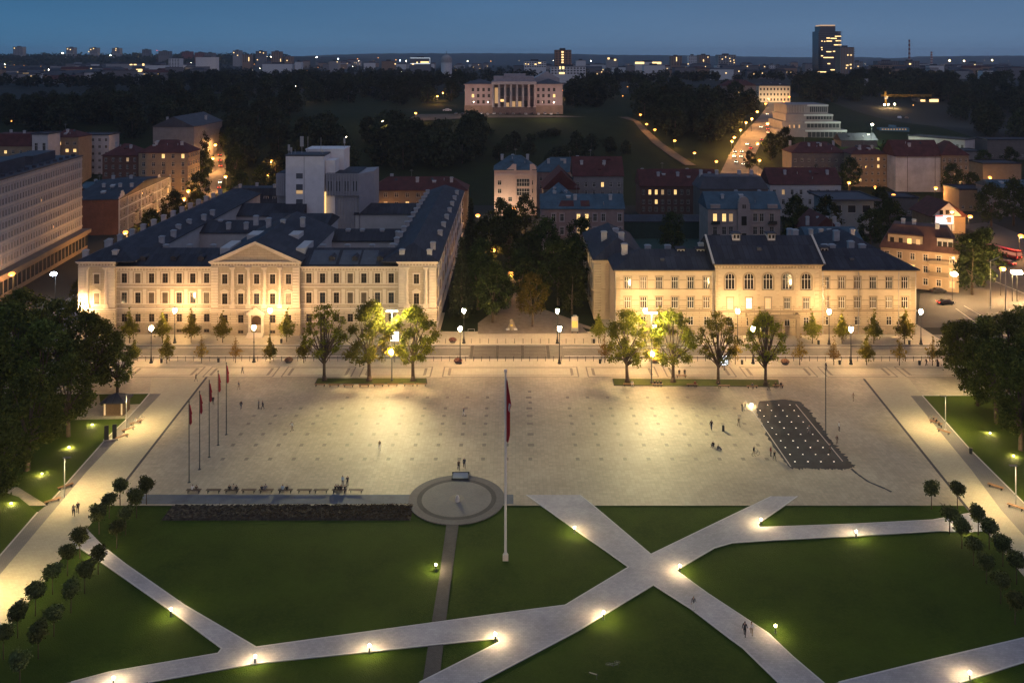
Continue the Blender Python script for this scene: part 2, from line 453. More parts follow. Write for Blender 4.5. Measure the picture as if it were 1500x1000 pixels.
# main square paving
PL = [(-135, Ypx(741)), (135, Ypx(741)), (135, Ypx(553) - .003), (-135, Ypx(553) - .003)]
sheet('square_paving', PL, .095, PAVE, px=False)
# side walks: left and right
sheet('walkway', [(302.5,553.2),(186.5,703),(176,716),(140,760),(100,806),(66,851),(0,935),(-190,1180),(-560,1180),(0,815),(55,751),(72,738),(158,641),(186,614),(219,577),(222,553.2)], .105, PAVE_W)
sheet('walkway', [(1266,553.5),(1422,752),(1500,845),(1700,1080),(2150,1080),(1500,737.5),(1422,660),(1351,580),(1330,553.5)], .105, PAVE_W)
def strip(name, pts, w, z, m, h=.02, kind='structure'):
    """low band along a polyline of world points"""
    mb = MB()
    for a, b in zip(pts, pts[1:]):
        a, b = Vector(a[:2]), Vector(b[:2]); d = (b - a).normalized(); n = Vector((-d.y, d.x)) * w / 2
        mb.prism([a - n - d*.0, b - n, b + n, a + n], z, z + h)
    o = mb.obj(name, m); o['kind'] = kind; return o
strip('drain_line', [G(303,552.5), G(187.5,701), G(184,706)], .45, .09, DARKP, .022)
strip('drain_line', [G(1265.5,555.5), G(1421,750)], .45, .09, DARKP, .022)
sheet('dark_paving_strip', [(219,577.3),(236,577.3),(128,690),(0,842),(-40,890),(-90,905),(0,814.5),(55,751),(71,738),(158,640.5),(186,613.5)], .112, STRIP)
sheet('dark_paving_strip', [(1351,580.3),(1334,580.3),(1424,690),(1466,747),(1540,830),(1590,800),(1500,737.5),(1422,660)], .112, STRIP)
# band of inlaid frames along the street
mb = MB()
def lineX(x0, x1, py, w=.3, z=.101): mb.box(x0, x1, Ypx(py) - w, Ypx(py), .05, z)
def lineY(x, pa, pb, w=.3, z=.1015): mb.box(x - w/2, x + w/2, Ypx(pb), Ypx(pa), .05, z)
SEG = [(100,180),(192,294),(305,405),(418,518),(530,632),(650,846),(860,961),(974,1073),(1088,1190),(1204,1305),(1318,1420)]
for a, b in SEG:
    xa, xb = (a - 750) * 186.3 / F, (b - 750) * 186.3 / F
    lineX(xa, xb, 537.5, .28); lineX(xa, xb, 552.3, .3)
    lineX(xa + 1.3, xb - 1.3, 539.4, .28, .1025); lineX(xa + 1.3, xb - 1.3, 550, .28, .1025)
    lineY(xa, 537.5, 552.3, .3, .103); lineY(xb, 537.5, 552.3, .3, .103)
    lineY(xa + 1.3, 539.4, 550, .6, .104); lineY(xb - 1.3, 539.4, 550, .6, .104)
o = mb.obj('paving_inlay', INLAY); o['kind'] = 'structure'
# dark squares set in the paving
mb = MB()
for r_, py in enumerate((582.5, 598.5, 609.5, 621, 636.4, 652.2, 672.7)):
    Y = Ypx(py)
    for k in range(-13, 27):
        x = -41.2 + 4.03 * k + .0
        if abs(x) > 52 or (5.2 < x < 8): continue
        if (r_ % 7 == 0 and abs(x) > 36): continue
        mb.box(x - .32, x + .32, Y - .5, Y + .5, .06, .0985)
for py in (574, 582.5, 590, 598.5, 609.5, 621, 636.4, 652.2):
    Y = Ypx(py); mb.box(3.6 - .32, 3.6 + .32, Y - .5, Y + .5, .06, .0995)
o = mb.obj('paving_inlay', INLAY); o['kind'] = 'structure'
# lawns
YL = Ypx(739)
sheet('lawn', [(-150, 40), (150, 40), (150, YL), (-150, YL)], -.0, GRASS, px=False)
GRASS_L = grassmat('lit_lawn_grass', (.034,.056,.006), (.056,.082,.009), (.06,.076,.014))  # brighter copy of the lawn grass, lamp light put into its colour
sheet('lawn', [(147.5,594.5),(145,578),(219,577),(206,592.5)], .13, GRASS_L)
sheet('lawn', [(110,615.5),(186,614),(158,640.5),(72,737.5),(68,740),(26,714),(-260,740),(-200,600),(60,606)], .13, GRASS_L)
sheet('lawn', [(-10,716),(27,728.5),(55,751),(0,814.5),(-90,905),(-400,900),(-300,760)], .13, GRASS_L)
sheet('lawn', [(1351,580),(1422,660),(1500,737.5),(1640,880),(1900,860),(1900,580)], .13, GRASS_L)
sheet('lawn', [(-420,578),(145.5,578),(110,615),(-420,640)], .125, GRASS)
# paths across the front lawn
def path(pts, z): return sheet('path', pts, z, PATHM)
path([(771,725.5),(849.5,725.5),(866,738.5),(953.5,812.5),(1046,803),(990,836),(1037,870),(1125,928),(1161,962),(1208,1002),(1320,1100),(1230,1100),(1140,1000),(1089,950),(1071,937),(1012,892),(957,857),(921,831)][:2] + [(866,738.5),(953.5,812.5),(990,836),(1037,870),(1125,928),(1161,962),(1208,1002),(1320,1100),(1230,1100),(1140,1000),(1089,950),(1071,937),(1012,892),(957,857),(921,831)], .115)
path([(953.5,812.5),(1083,750),(1130,727.5),(1168,727.5),(1140,747),(1110,767.5),(1112,773),(1250,768),(1367,762),(1422,752),(1450,779),(1425,779.5),(1377,778),(1250,785.5),(1125,792),(1072,795.5),(1046,803),(990,836),(957,857),(845,925),(750,975),(702,1000),(560,1075),(470,1075),(615,1000),(732,941),(730,935),(625,946),(525,956.5),(375,972),(217,1000),(-60,1056),(-180,1050),(104,1000),(160,985),(319.5,957.5),(325,950),(245,891),(146,822),(119,804),(95,806),(127,775),(157,806),(184,827),(270,887),(375,948.5),(582,920),(750,898),(828,887),(921,831)], .119)
path([(1229,1000),(1347,971),(1500,935),(1640,900),(1700,930),(1500,970),(1406,1000),(1250,1045),(1060,1045)], .117)
EDGE = mat('path_edge_stone', (.44,.42,.42), .8, .1, 1)
for pts in ([(771,725.5),(921,831),(828,887),(750,897),(582,920),(375,948.5),(270,887),(184,827),(157,806)],[(849.5,725.5),(866,738.5),(953.5,812.5),(1083,750),(1130,727.5)],[(1168,727.5),(1140,747),(1110,767.5),(1112,773),(1250,768),(1367,762),(1422,752)],[(1425,779.5),(1377,778),(1250,785.5),(1125,792),(1072,795.5),(1046,803),(990,836),(1037,870),(1125,928),(1161,962),(1208,1002)],[(1140,1000),(1089,950),(1071,937),(1012,892),(957,857),(845,925),(750,975),(702,1000)],[(615,1000),(732,941),(730,935),(625,946),(525,956.5),(375,972),(217,1000)],[(104,1000),(160,985),(319.5,957.5),(325,950),(245,891),(146,822),(119,804)],[(1229,1000),(1347,971),(1500,935)],[(1500,970),(1406,1000)]):
    mb = MB()
    for a, b in zip(pts, pts[1:]):
        a, b = Vector(G(*a)[:2]), Vector(G(*b)[:2]); n_ = Vector((-(b-a).y, (b-a).x)).normalized() * .09
        mb.prism([a - n_, b - n_, b + n_, a + n_], .05, .134)
    o = mb.obj('edging', EDGE); o['kind'] = 'structure'
# dark path and the round place of the former monument
sheet('dark_path', [(654,768),(672,768),(663,835),(653,912),(645,985),(632,1080),(606,1080),(619,1000),(633,908),(645,835)], .109, DARKP)
cc = Vector((P(669, 132.2), 132.2))
def disc(name, r, z0, z1, m, n=72, r0=0):
    mb = MB()
    mb.prism([(cc.x + r*math.cos(2*math.pi*k/n), cc.y + r*math.sin(2*math.pi*k/n)) for k in range(n)], z0, z1)
    o = mb.obj(name, m); o['kind'] = 'structure'; return o
DISC1 = pavmat('disc_ring', (.135,.128,.13), (.115,.108,.112), (.085,.08,.085), .3, .2, .8, .15, .02, .5, False, .15, .2)
DISC2 = pavmat('disc_inner', (.18,.17,.172), (.155,.148,.15), (.115,.11,.115), .3, .2, .8, .15, .02, .5, False, .15, .2)
disc('round_paving', 7.45, .02, .135, DISC1); disc('round_paving', 6.15, .05, .141, DARKP); disc('round_paving', 5.4, .05, .147, DISC2); disc('round_paving', 1.15, .05, .153, STRIP)
# granite band, flower bed
xb = Xs(606, 731)
slab('granite_band', [(Xs(198,731), Ypx(738.5)), (xb, Ypx(738.5)), (xb, Ypx(725)), (Xs(203,731), Ypx(725))], 0, .117, BAND)
slab('granite_band', [(Xs(730,731), Ypx(738.5)), (Xs(752,731), Ypx(738.5)), (Xs(752,731), Ypx(725)), (Xs(730,731), Ypx(725))], 0, .117, BAND)
mb = MB(); rr = random.Random(5)
x0, x1, y0, y1 = Xs(245,750), Xs(604,750), Ypx(762), Ypx(738.9)
nx, ny = 150, 14
ii = {}
for j in range(ny + 1):
    for i in range(nx + 1):
        e_ = 0 if i in (0, nx) or j in (0, ny) else 1
        ii[i,j] = mb.pt((x0 + (x1-x0)*i/nx + e_*rr.uniform(-.1,.1), y0 + (y1-y0)*j/ny + e_*rr.uniform(-.1,.1), .02 + e_*rr.uniform(.0,.26)))
for j in range(ny):
    for i in range(nx): mb.f.append([ii[i,j], ii[i+1,j], ii[i+1,j+1], ii[i,j+1]]); mb.m.append(0)
o = mb.obj('flower_bed', SOIL); o['kind'] = 'structure'
# leaf litter over the bed
mb = MB()
for k in range(2600):
    x = x0 + (x1-x0) * rr.random() ** .55; y = rr.uniform(y0+.2, y1-.2); s_ = rr.uniform(.06,.13); a = rr.uniform(0, 6.28)
    z = rr.uniform(.2,.33)
    c_, t_ = math.cos(a)*s_, math.sin(a)*s_
    mb.face([(x-c_,y-t_,z),(x+t_,y-c_,z+rr.uniform(-.04,.04)),(x+c_,y+t_,z+rr.uniform(-.05,.05)),(x-t_,y+c_,z)])
o = mb.obj('leaves', leafmat('dry_leaf', (.028,.022,.013), (.095,.07,.033), .1)); tag(o, 'brown plants and fallen leaves over the dark flower bed', 'leaves', None, 'stuff')
# wet apron of the dry fountain: ragged outline, two metal gutters
rr = random.Random(11)
out = []
def wetedge(a, b, n, amp):
    a, b = Vector(G(*a)[:2]), Vector(G(*b)[:2])
    nrm = Vector(((b-a).y, -(b-a).x)).normalized()
    for k in range(n):
        t = k / n
        out.append(a.lerp(b, t) + nrm * (rr.uniform(-.1, amp) if k % 2 else rr.uniform(-amp*.3, .1)))
wetedge((1113,588), (1108,602), 6, .3); wetedge((1108,602), (1132,655), 16, .5); wetedge((1132,655), (1158,686), 10, .3)
wetedge((1158,686), (1240,688), 34, .7); wetedge((1240,688), (1252,684), 8, .5); wetedge((1252,684), (1225,656), 14, .7); wetedge((1225,656), (1200,622), 16, .7)
wetedge((1200,622), (1183,600), 12, .6); wetedge((1183,600), (1172,589), 8, .3); wetedge((1172,589), (1150,585.5), 8, .2); wetedge((1150,585.5), (1113,588), 8, .2)
sheet('wet_paving', out, .1065, WET, px=False)
mb = MB(); pts = [G(1247,687), G(1255,694), G(1262,699), G(1272,706), G(1284,711), G(1296,716), G(1306,721)]
for a, b in zip(pts, pts[1:]):
    d = Vector((b-a)[:2]).normalized(); n_ = Vector((-d.y, d.x)) * .22; w_ = rr.uniform(.6, 1.3)
    mb.prism([Vector(a[:2]) - n_*w_, Vector(b[:2]) - n_, Vector(b[:2]) + n_, Vector(a[:2]) + n_*w_], .06, .1075)
o = mb.obj('wet_paving', WET); o['kind'] = 'structure'
strip('gutter', [(46.6, 170.5), (46.6, 142.6)], .18, .09, KERB, .021); strip('gutter', [(56.0, 168.4), (56.0, 144.5)], .18, .09, KERB, .021)
# two grass islands under the plane trees
def island(pts):
    w = [G(*p) for p in pts]
    mb = MB(); mb.prism([(p.x, p.y) for p in w], .02, .20); o = mb.obj('grass_island', GRASS_I); o['kind'] = 'structure'
    strip('kerb', w + [w[0]], .25, .05, DARKP, .14)
GRASS_I = grassmat('island_grass', (.05,.062,.012), (.075,.085,.018), (.085,.08,.03), .5)
island([(466,555),(624,555),(625,562.6),(462,562.6)])
island([(898,555.7),(1139.5,557.5),(1141,567),(900,565)])
# thin stone edging of the lawns
for pts in ([(219,577),(206,592.5),(186,614),(158,640.5),(72,737.5)], [(55,751),(0,814.5),(-60,878)], [(1351,580),(1422,660),(1500,737.5),(1560,800)], [(130,577.5),(219,577)], [(1351,580),(1600,580)]):
    strip('edging', [G(*p) for p in pts], .22, .08, KERB, .075)
# roads beyond
def road(name, L_, R_, z, m):
    mb = MB(); prev = None
    for a, b in zip(L_, R_):
        pa, pb = G(*a), G(*b)
        k = 4
        row = [mb.pt((*pa.lerp(pb, t/k)[:2], ter(*pa.lerp(pb, t/k)[:2]) + z)) for t in range(k+1)]
        if prev:
            for q in range(k): mb.f.append([prev[q], prev[q+1], row[q+1], row[q]]); mb.m.append(0)
        prev = row
    o = mb.obj(name, m); o['kind'] = 'structure'; return o
ROADM = mat('lamplit_asphalt', (.14,.125,.11), .85, .25, .15, .1)  # paler, warmer asphalt: street lamp light on these roads put into the colour
def densify(pts, n=5):
    o = []
    for a, b in zip(pts, pts[1:]):
        for k in range(n): o.append((a[0] + (b[0]-a[0])*k/n, a[1] + (b[1]-a[1])*k/n))
    return o + [pts[-1]]
road('road', densify([(-60,505),(60,470),(150,395),(215,345),(250,312),(283,280),(311,250),(314,225),(313,208),(316,196)]), densify([(-60,560),(120,500),(172,420),(245,345),(285,312),(322,280),(331,250),(330,225),(326,208),(321,196)]), .06, ROADM)
road('road', densify([(1055,255),(1068,228),(1085,200),(1112,172),(1124,156),(1124,148)]), densify([(1135,262),(1100,238),(1118,205),(1140,178),(1142,160),(1160,148)]), .3, ROADM)
road('road', densify([(1343,480),(1348,430),(1372,428),(1408,410),(1440,395),(1462,370),(1440,345),(1405,330)]), densify([(1560,480),(1560,440),(1560,420),(1560,400),(1540,385),(1530,370),(1500,345),(1450,325)]), .06, ASPH)
road('parkway', densify([(690,167),(610,168),(600,174)]), densify([(860,172),(700,173),(606,178)]), .25, mat('parking_asphalt', (.10,.085,.07), .9, .2, .2))
road('park_path', densify([(905,172),(928,178),(937,190),(956,210),(980,228),(1004,243)]), densify([(920,172),(936,178),(948,190),(970,210),(996,228),(1020,243)]), .25, mat('park_gravel', (.10,.08,.062), .95, .3, .3))
mb = MB()
for a, b in (((1440,405),(1500,430)), ((1448,385),(1470,372)), ((1412,448),(1450,470)), ((1400,452),(1434,476))):
    pa, pb = G(*a), G(*b); d = (pb - pa).normalized(); n_ = Vector((-d.y, d.x, 0)) * .1
    mb.prism([(pa-n_)[:2], (pb-n_)[:2], (pb+n_)[:2], (pa+n_)[:2]], .03, .08)
o = mb.obj('road_markings', PAINT); o['kind'] = 'structure'
# ------------------------------------------------------------------ windows and walls
WM = {}
def winmeshes(w, h, style, pane, trim, frame):
    """(frame mesh, pane mesh) for a w x h opening; local x across, -y outward, z up from the sill"""
    key = (round(w,2), round(h,2), style, pane, trim.name if trim else '', frame.name)
    if key in WM: return WM[key]
    mb = MB(); t = .09
    arch = style == 'arch'
    # frame in the recess
    mb.mi = 0
    yf0, yf1 = .12, .20
    mb.box(-w/2, -w/2+t, yf0, yf1, 0, h); mb.box(w/2-t, w/2, yf0, yf1, 0, h)
    mb.box(-w/2+t, w/2-t, yf0, yf1, 0, t); mb.box(-w/2+t, w/2-t, yf0, yf1, h-t, h)
    if style in ('tri', 'arch'):
        for x in (-w/6, w/6): mb.box(x-.05, x+.05, yf0, yf1, t, h-t)
        mb.box(-w/2+t, w/2-t, yf0-.01, yf1+.01, h*.64-.05, h*.64+.05)
    elif style == 'slim': pass
    else:
        mb.box(-.045, .045, yf0, yf1, t, h-t)
        mb.box(-w/2+t, w/2-t, yf0-.01, yf1+.01, h*.66-.04, h*.66+.04)
    if trim:
        mb.mi = 1
        c = .22
        if arch:
            r = w/2; n = 12; zc = h - r
            # spandrels fill the square corners, an archivolt stands proud
            for sgn in (-1, 1):
                for k in range(n//2):
                    a0, a1 = math.pi/2*k/(n//2), math.pi/2*(k+1)/(n//2)
                    p0 = (sgn*r*math.cos(a0), zc + r*math.sin(a0)); p1 = (sgn*r*math.cos(a1), zc + r*math.sin(a1))
                    mb.face([(p0[0],.02,p0[1]),(sgn*r,.02,p0[1]),(sgn*r,.02,p1[1]),(p1[0],.02,p1[1])])
                    mb.face([(p0[0],.02,p0[1]),(p0[0],.25,p0[1]),(p1[0],.25,p1[1]),(p1[0],.02,p1[1])])
            for k in range(n):
                a0, a1 = math.pi*k/n, math.pi*(k+1)/n
                q = []
                for rr_, a in ((r+.05,a0),(r+.42,a0),(r+.42,a1),(r+.05,a1)): q.append((rr_*math.cos(a), zc + rr_*math.sin(a)))
                mb.face([(x,-.12,z) for x, z in q])
                mb.face([(q[1][0],-.12,q[1][1]),(q[1][0],.0,q[1][1]),(q[2][0],.0,q[2][1]),(q[2][0],-.12,q[2][1])])
                mb.face([(q[0][0],-.12,q[0][1]),(q[0][0],.0,q[0][1]),(q[3][0],.0,q[3][1]),(q[3][0],-.12,q[3][1])])
            mb.box(-w/2-.4, -w/2-.05, -.10, .0, 0, zc); mb.box(w/2+.05, w/2+.4, -.10, .0, 0, zc)
        elif style != 'slim':
            mb.box(-w/2-c, -w/2, -.09, .0, -.02, h+.0); mb.box(w/2, w/2+c, -.09, .0, -.02, h+.0)
            mb.box(-w/2-c-.06, w/2+c+.06, -.13, .0, h+.003, h+.28)
            if style in ('tall', 'ped'):
                mb.box(-w/2-c-.16, w/2+c+.16, -.22, .0, h+.283, h+.40)
        if style == 'ped':
            z = h + .405; W2 = w/2 + c + .2
            for a, b in (((-W2, z), (0, z+.62)), ((W2, z), (0, z+.62))):
                mb.face([(a[0],-.28,a[1]),(b[0],-.28,b[1]),(b[0],-.28,b[1]+.18),(a[0],-.28,a[1]+.18)])
                mb.face([(a[0],-.28,a[1]+.18),(b[0],-.28,b[1]+.18),(b[0],.0,b[1]+.18),(a[0],.0,a[1]+.18)])
                mb.face([(a[0],-.28,a[1]),(b[0],-.28,b[1]),(b[0],.0,b[1]),(a[0],.0,a[1])])
            mb.face([(-W2,-.10,z),(W2,-.10,z),(0,-.10,z+.62)])
        mb.box(-w/2-c-.1, w/2+c+.1, -.20, .0, -.18, -.021)
    fm = mb.mesh('window', [frame, trim or frame])
    pb = MB()
    if arch:
        r = w/2; zc = h - r
        pts = [(-r+.01,.16,.01),(r-.01,.16,.01)] + [((r-.01)*math.cos(math.pi*k/12), .16, zc + (r-.01)*math.sin(math.pi*k/12)) for k in range(13)]
        pb.face(pts)
    else: pb.face([(-w/2+.01,.16,.01),(w/2-.01,.16,.01),(w/2-.01,.16,h-.01),(-w/2+.01,.16,h-.01)])
    pm = pb.mesh('pane', PANES[pane])
    # one-object version for far buildings
    cb = MB(); cb.v = list(mb.v); cb.f = [list(f) for f in mb.f]; cb.m = list(mb.m)
    off = len(cb.v); cb.v += pb.v
    for f in pb.f: cb.f.append([i + off for i in f]); cb.m.append(2)
    cm = cb.mesh('window', [frame, trim or frame, PANES[pane]])
    WM[key] = (fm, pm, cm)
    return WM[key]
def add_window(root, pos, rot, w, h, style='plain', pane='d', trim=None, frame=None, split=True):
    fm, pm, cm = winmeshes(w, h, style, pane, trim, frame or FRAME_W)
    if split:
        o = link('window', fm, root, pos, rot); link('pane', pm, o)
    else: o = link('window', cm, root, pos, rot)
    return o
def wall(mb, u0, u1, z0, z1, holes, fmap, rec=.3, mi=0, mlow=None, zlow=None):
    """wall sheet with real openings; fmap(u, depth, z) -> point"""
    us = sorted(set([u0, u1] + [v for h in holes for v in h[:2]])); zs = sorted(set([z0, z1] + [v for h in holes for v in h[2:4]] + ([zlow] if zlow else [])))
    us = [u for u in us if u0 - 1e-6 <= u <= u1 + 1e-6]; zs = [z for z in zs if z0 - 1e-6 <= z <= z1 + 1e-6]
    for a, b in zip(us, us[1:]):
        for c, d in zip(zs, zs[1:]):
            um, zm = (a+b)/2, (c+d)/2
            if any(h[0] < um < h[1] and h[2] < zm < h[3] for h in holes): continue
            m_ = mlow if (zlow and zm < zlow) else mi
            mb.face([fmap(a,0,c), fmap(b,0,c), fmap(b,0,d), fmap(a,0,d)], m_)
    for h in holes:
        a, b, c, d = h[:4]
        for q in (((a,c),(a,d)), ((b,c),(b,d)), ((a,c),(b,c)), ((a,d),(b,d))):
            (p, r), (s, t) = q
            mb.face([fmap(p,0,r), fmap(s,0,t), fmap(s,rec,t), fmap(p,rec,r)], mi)
# ------------------------------------------------------------------ generic house
def roofmesh(kind, w, d, rise, over=.4, n=0):
    mb = MB(); x0, x1, y0, y1 = -w/2-over, w/2+over, -over, d+over
    t = .18
    mb.prism([(x0,y0),(x1,y0),(x1,y1),(x0,y1)], -.12, t - .12 + .06)
    z = t - .06 + .003
    if kind == 'hip':
        r = min(d/2, w/2.2)
        if w >= d: A, B = (x0 + r, (y0+y1)/2, z+rise), (x1 - r, (y0+y1)/2, z+rise)
        else: A, B = (0, y0 + r, z+rise), (0, y1 - r, z+rise)
        c = [(x0,y0,z),(x1,y0,z),(x1,y1,z),(x0,y1,z)]
        if w >= d:
            mb.face([c[0],c[1],B,A]); mb.face([c[1],c[2],B]); mb.face([c[2],c[3],A,B]); mb.face([c[3],c[0],A])
        else:
            mb.face([c[0],c[1],A]); mb.face([c[1],c[2],B,A]); mb.face([c[2],c[3],B]); mb.face([c[3],c[0],A,B])
    elif kind == 'gable':      # ridge along x
        ym = (y0+y1)/2
        a = [(x0,y0,z),(x1,y0,z),(x1,ym,z+rise),(x0,ym,z+rise),(x1,y1,z),(x0,y1,z)]
        mb.face([a[0],a[1],a[2],a[3]]); mb.face([a[3],a[2],a[4],a[5]]); mb.face([a[0],a[3],a[5]]); mb.face([a[1],a[4],a[2]])
    elif kind == 'gablef':     # ridge along depth, gable faces the front
        a = [(x0,y0,z),(x1,y0,z),(0,y0,z+rise),(x0,y1,z),(x1,y1,z),(0,y1,z+rise)]
        mb.face([a[0],a[2],a[5],a[3]]); mb.face([a[1],a[4],a[5],a[2]]); mb.face([a[0],a[1],a[2]]); mb.face([a[3],a[5],a[4]])
    elif kind == 'mansard':
        i = rise * .55
        mb.face([(x0,y0,z),(x1,y0,z),(x1-i,y0+i,z+rise),(x0+i,y0+i,z+rise)]); mb.face([(x1,y0,z),(x1,y1,z),(x1-i,y1-i,z+rise),(x1-i,y0+i,z+rise)])
        mb.face([(x1,y1,z),(x0,y1,z),(x0+i,y1-i,z+rise),(x1-i,y1-i,z+rise)]); mb.face([(x0,y1,z),(x0,y0,z),(x0+i,y0+i,z+rise),(x0+i,y1-i,z+rise)])
        mb.face([(x0+i,y0+i,z+rise),(x1-i,y0+i,z+rise),(x1-i,y1-i,z+rise),(x0+i,y1-i,z+rise)])
    else:                      # flat with parapet
        for q in ((x0,x1,y0,y0+.35),(x0,x1,y1-.35,y1),(x0,x0+.35,y0+.36,y1-.36),(x1-.35,x1,y0+.36,y1-.36)):
            mb.box(q[0],q[1],q[2],q[3], z-.002, z+rise)
    return mb
def chimneys(roof, spots, w=.9, h=1.5):
    for k, (x, y, z) in enumerate(spots):
        mb = MB(); mb.box(-w/2, w/2, -w*.4, w*.4, -1.2, h); mb.mi = 1; mb.box(-w/2-.12, w/2+.12, -w*.4-.12, w*.4+.12, h+.002, h+.2)
        mb.box(-w/2+.1, w/2-.1, -w*.4+.1, w*.4-.1, h+.203, h+.36)
        mb.obj('chimney', [CHIM, CHIM_CAP], roof, loc=(x, y, z))
def house(name, label, A, B, d, h, wm, roof, rm, rise, rows=None, cols=0, ww=1.1, lit=(), dim=(), sides='', scols=0, style='plain', pane='d', trim=None,
          frame=None, split=False, chim=0, group=None, base=0., skirt=3., cat='building', over=.4, skip=(), us=None, hw=None):
    """A, B: world (x, y) of the front wall's ends as seen; depth away from the viewer. rows: list of (sill, head)"""
    A, B = Vector(A[:2]), Vector(B[:2])
    w = (B - A).length; yaw = math.atan2(B.y - A.y, B.x - A.x); mid = (A + B) / 2
    root = thing(name, label, cat, (mid.x, mid.y, base), yaw, group)
    rows = rows or []
    mb = MB()
    us = us or [-w/2 + (k + .5) * w / cols for k in range(cols)] if (cols or us) else []
    holes = []
    for ri, (za, zb) in enumerate(rows):
        for ci, u in enumerate(us):
            if (ri, ci) in skip or ('F', ri, ci) in skip: continue
            holes.append((u - ww/2, u + ww/2, za, zb, ri, ci))
    wall(mb, -w/2, w/2, -skirt, h, holes, lambda u, dp, z: (u, dp, z))
    for (a, b, c, e_, ri, ci) in holes:
        pn = 'l' if (ri, ci) in lit else ('m' if (ri, ci) in dim else pane)
        add_window(root, ((a+b)/2, 0, c), 0, ww, e_ - c, style, pn, trim, frame, split)
    for s_, rot, fm in (('R', math.pi/2, lambda u, dp, z: (w/2 - dp, u, z)), ('L', -math.pi/2, lambda u, dp, z: (-w/2 + dp, u, z))):
        hs_ = []
        if s_ in sides and scols:
            sus = [(k + .5) * d / scols for k in range(scols)]
            for ri, (za, zb) in enumerate(rows):
                for ci, u in enumerate(sus):
                    if (s_, ri, ci) in skip: continue
                    hs_.append((u - ww/2, u + ww/2, za, zb, ri, ci))
        wall(mb, 0, d, -skirt, h, hs_, fm)
        for (a, b, c, e_, ri, ci) in hs_:
            pn = 'l' if (s_, ri, ci) in lit else pane
            add_window(root, fm((a+b)/2, 0, c), rot, ww, e_ - c, style, pn, trim, frame, split)
    mb.face([(-w/2, d, -skirt), (w/2, d, -skirt), (w/2, d, h), (-w/2, d, h)])
    mb.face([(-w/2, .3, -skirt+.1), (w/2, .3, -skirt+.1), (w/2, .3, h), (-w/2, .3, h)]) if False else None
    mb.obj('wall', wm, root)
    r = roofmesh(roof, w, d, rise, over).obj('roof', rm, root, loc=(0, 0, h))
    rr = random.Random(name + label)
    if roof in ('hip', 'gable') and w > 9:          # vents, skylights and hatches on the slope
        for k in range(int(w / 4.5)):
            f_ = rr.uniform(.12, .40); x = rr.uniform(-w/2 + d*.3, w/2 - d*.3) if w > d else 0; z = rise * f_ * 2 + .05
            s = rise / (d / 2 + over); mb = MB(); kind = rr.random()
            if kind < .4:
                mb.prism([(-.5,-.0),(.5,-.0),(.5,1.3),(-.5,1.3)], -.2, .06); o = mb.obj('skylight', GLASS_B, r, loc=(x, d*f_, z + .1)); o.rotation_euler = (math.atan(s), 0, 0)
            elif kind < .7: mb.box(-.7,.7,-.1,1.8,-.8,.8); mb.face([(-.9,-.2,.803),(.9,-.2,.803),(.9,2.2,1.1),(-.9,2.2,1.1)]); mb.obj('dormer', rm if rr.random() < .5 else CHIM, r, loc=(x, d*f_, z))
            else: mb.tube((0,0,-.4),(0,0,.9),.14,n=6); mb.lathe([(.2,.9),(.2,1.05),(.03,1.2)], 6); mb.obj('vent_pipe', METAL_G, r, loc=(x, d*f_, z))
        if rr.random() < .6: mb = MB(); mb.tube((0,0,0),(0,0,3.2),.04,n=4); mb.box(-.8,.8,-.03,.03,2.6,2.66); mb.box(-.6,.6,-.03,.03,3.0,3.06); mb.obj('antenna', METAL_G, r, loc=(rr.uniform(-w*.2,w*.2), d*.5, rise - .2))
    if chim:
        sp_ = []
        for k in range(chim):
            x = -w/2 + (k + .5 + rr.uniform(-.25,.25)) * w / chim
            f_ = rr.choice((.3, .62)) if roof != 'flat' else rr.uniform(.2,.8)
            hz = {'hip': rise * (1 - abs(f_-.5)*2), 'gable': rise * (1 - abs(f_-.5)*2), 'flat': 0, 'mansard': rise, 'gablef': rise*.5}[roof]
            sp_.append((x, d * f_, hz + .3))
        chimneys(r, sp_, rr.uniform(.9,1.3), rr.uniform(.9,1.5))
    return root
def pxh(py, Y): return ZZ(py, Y)
def floors(h, n, z0=1.2, wh=1.7):
    s_ = (h - .8) / n
    return [(z0 + k*s_, z0 + k*s_ + wh) for k in range(n)]
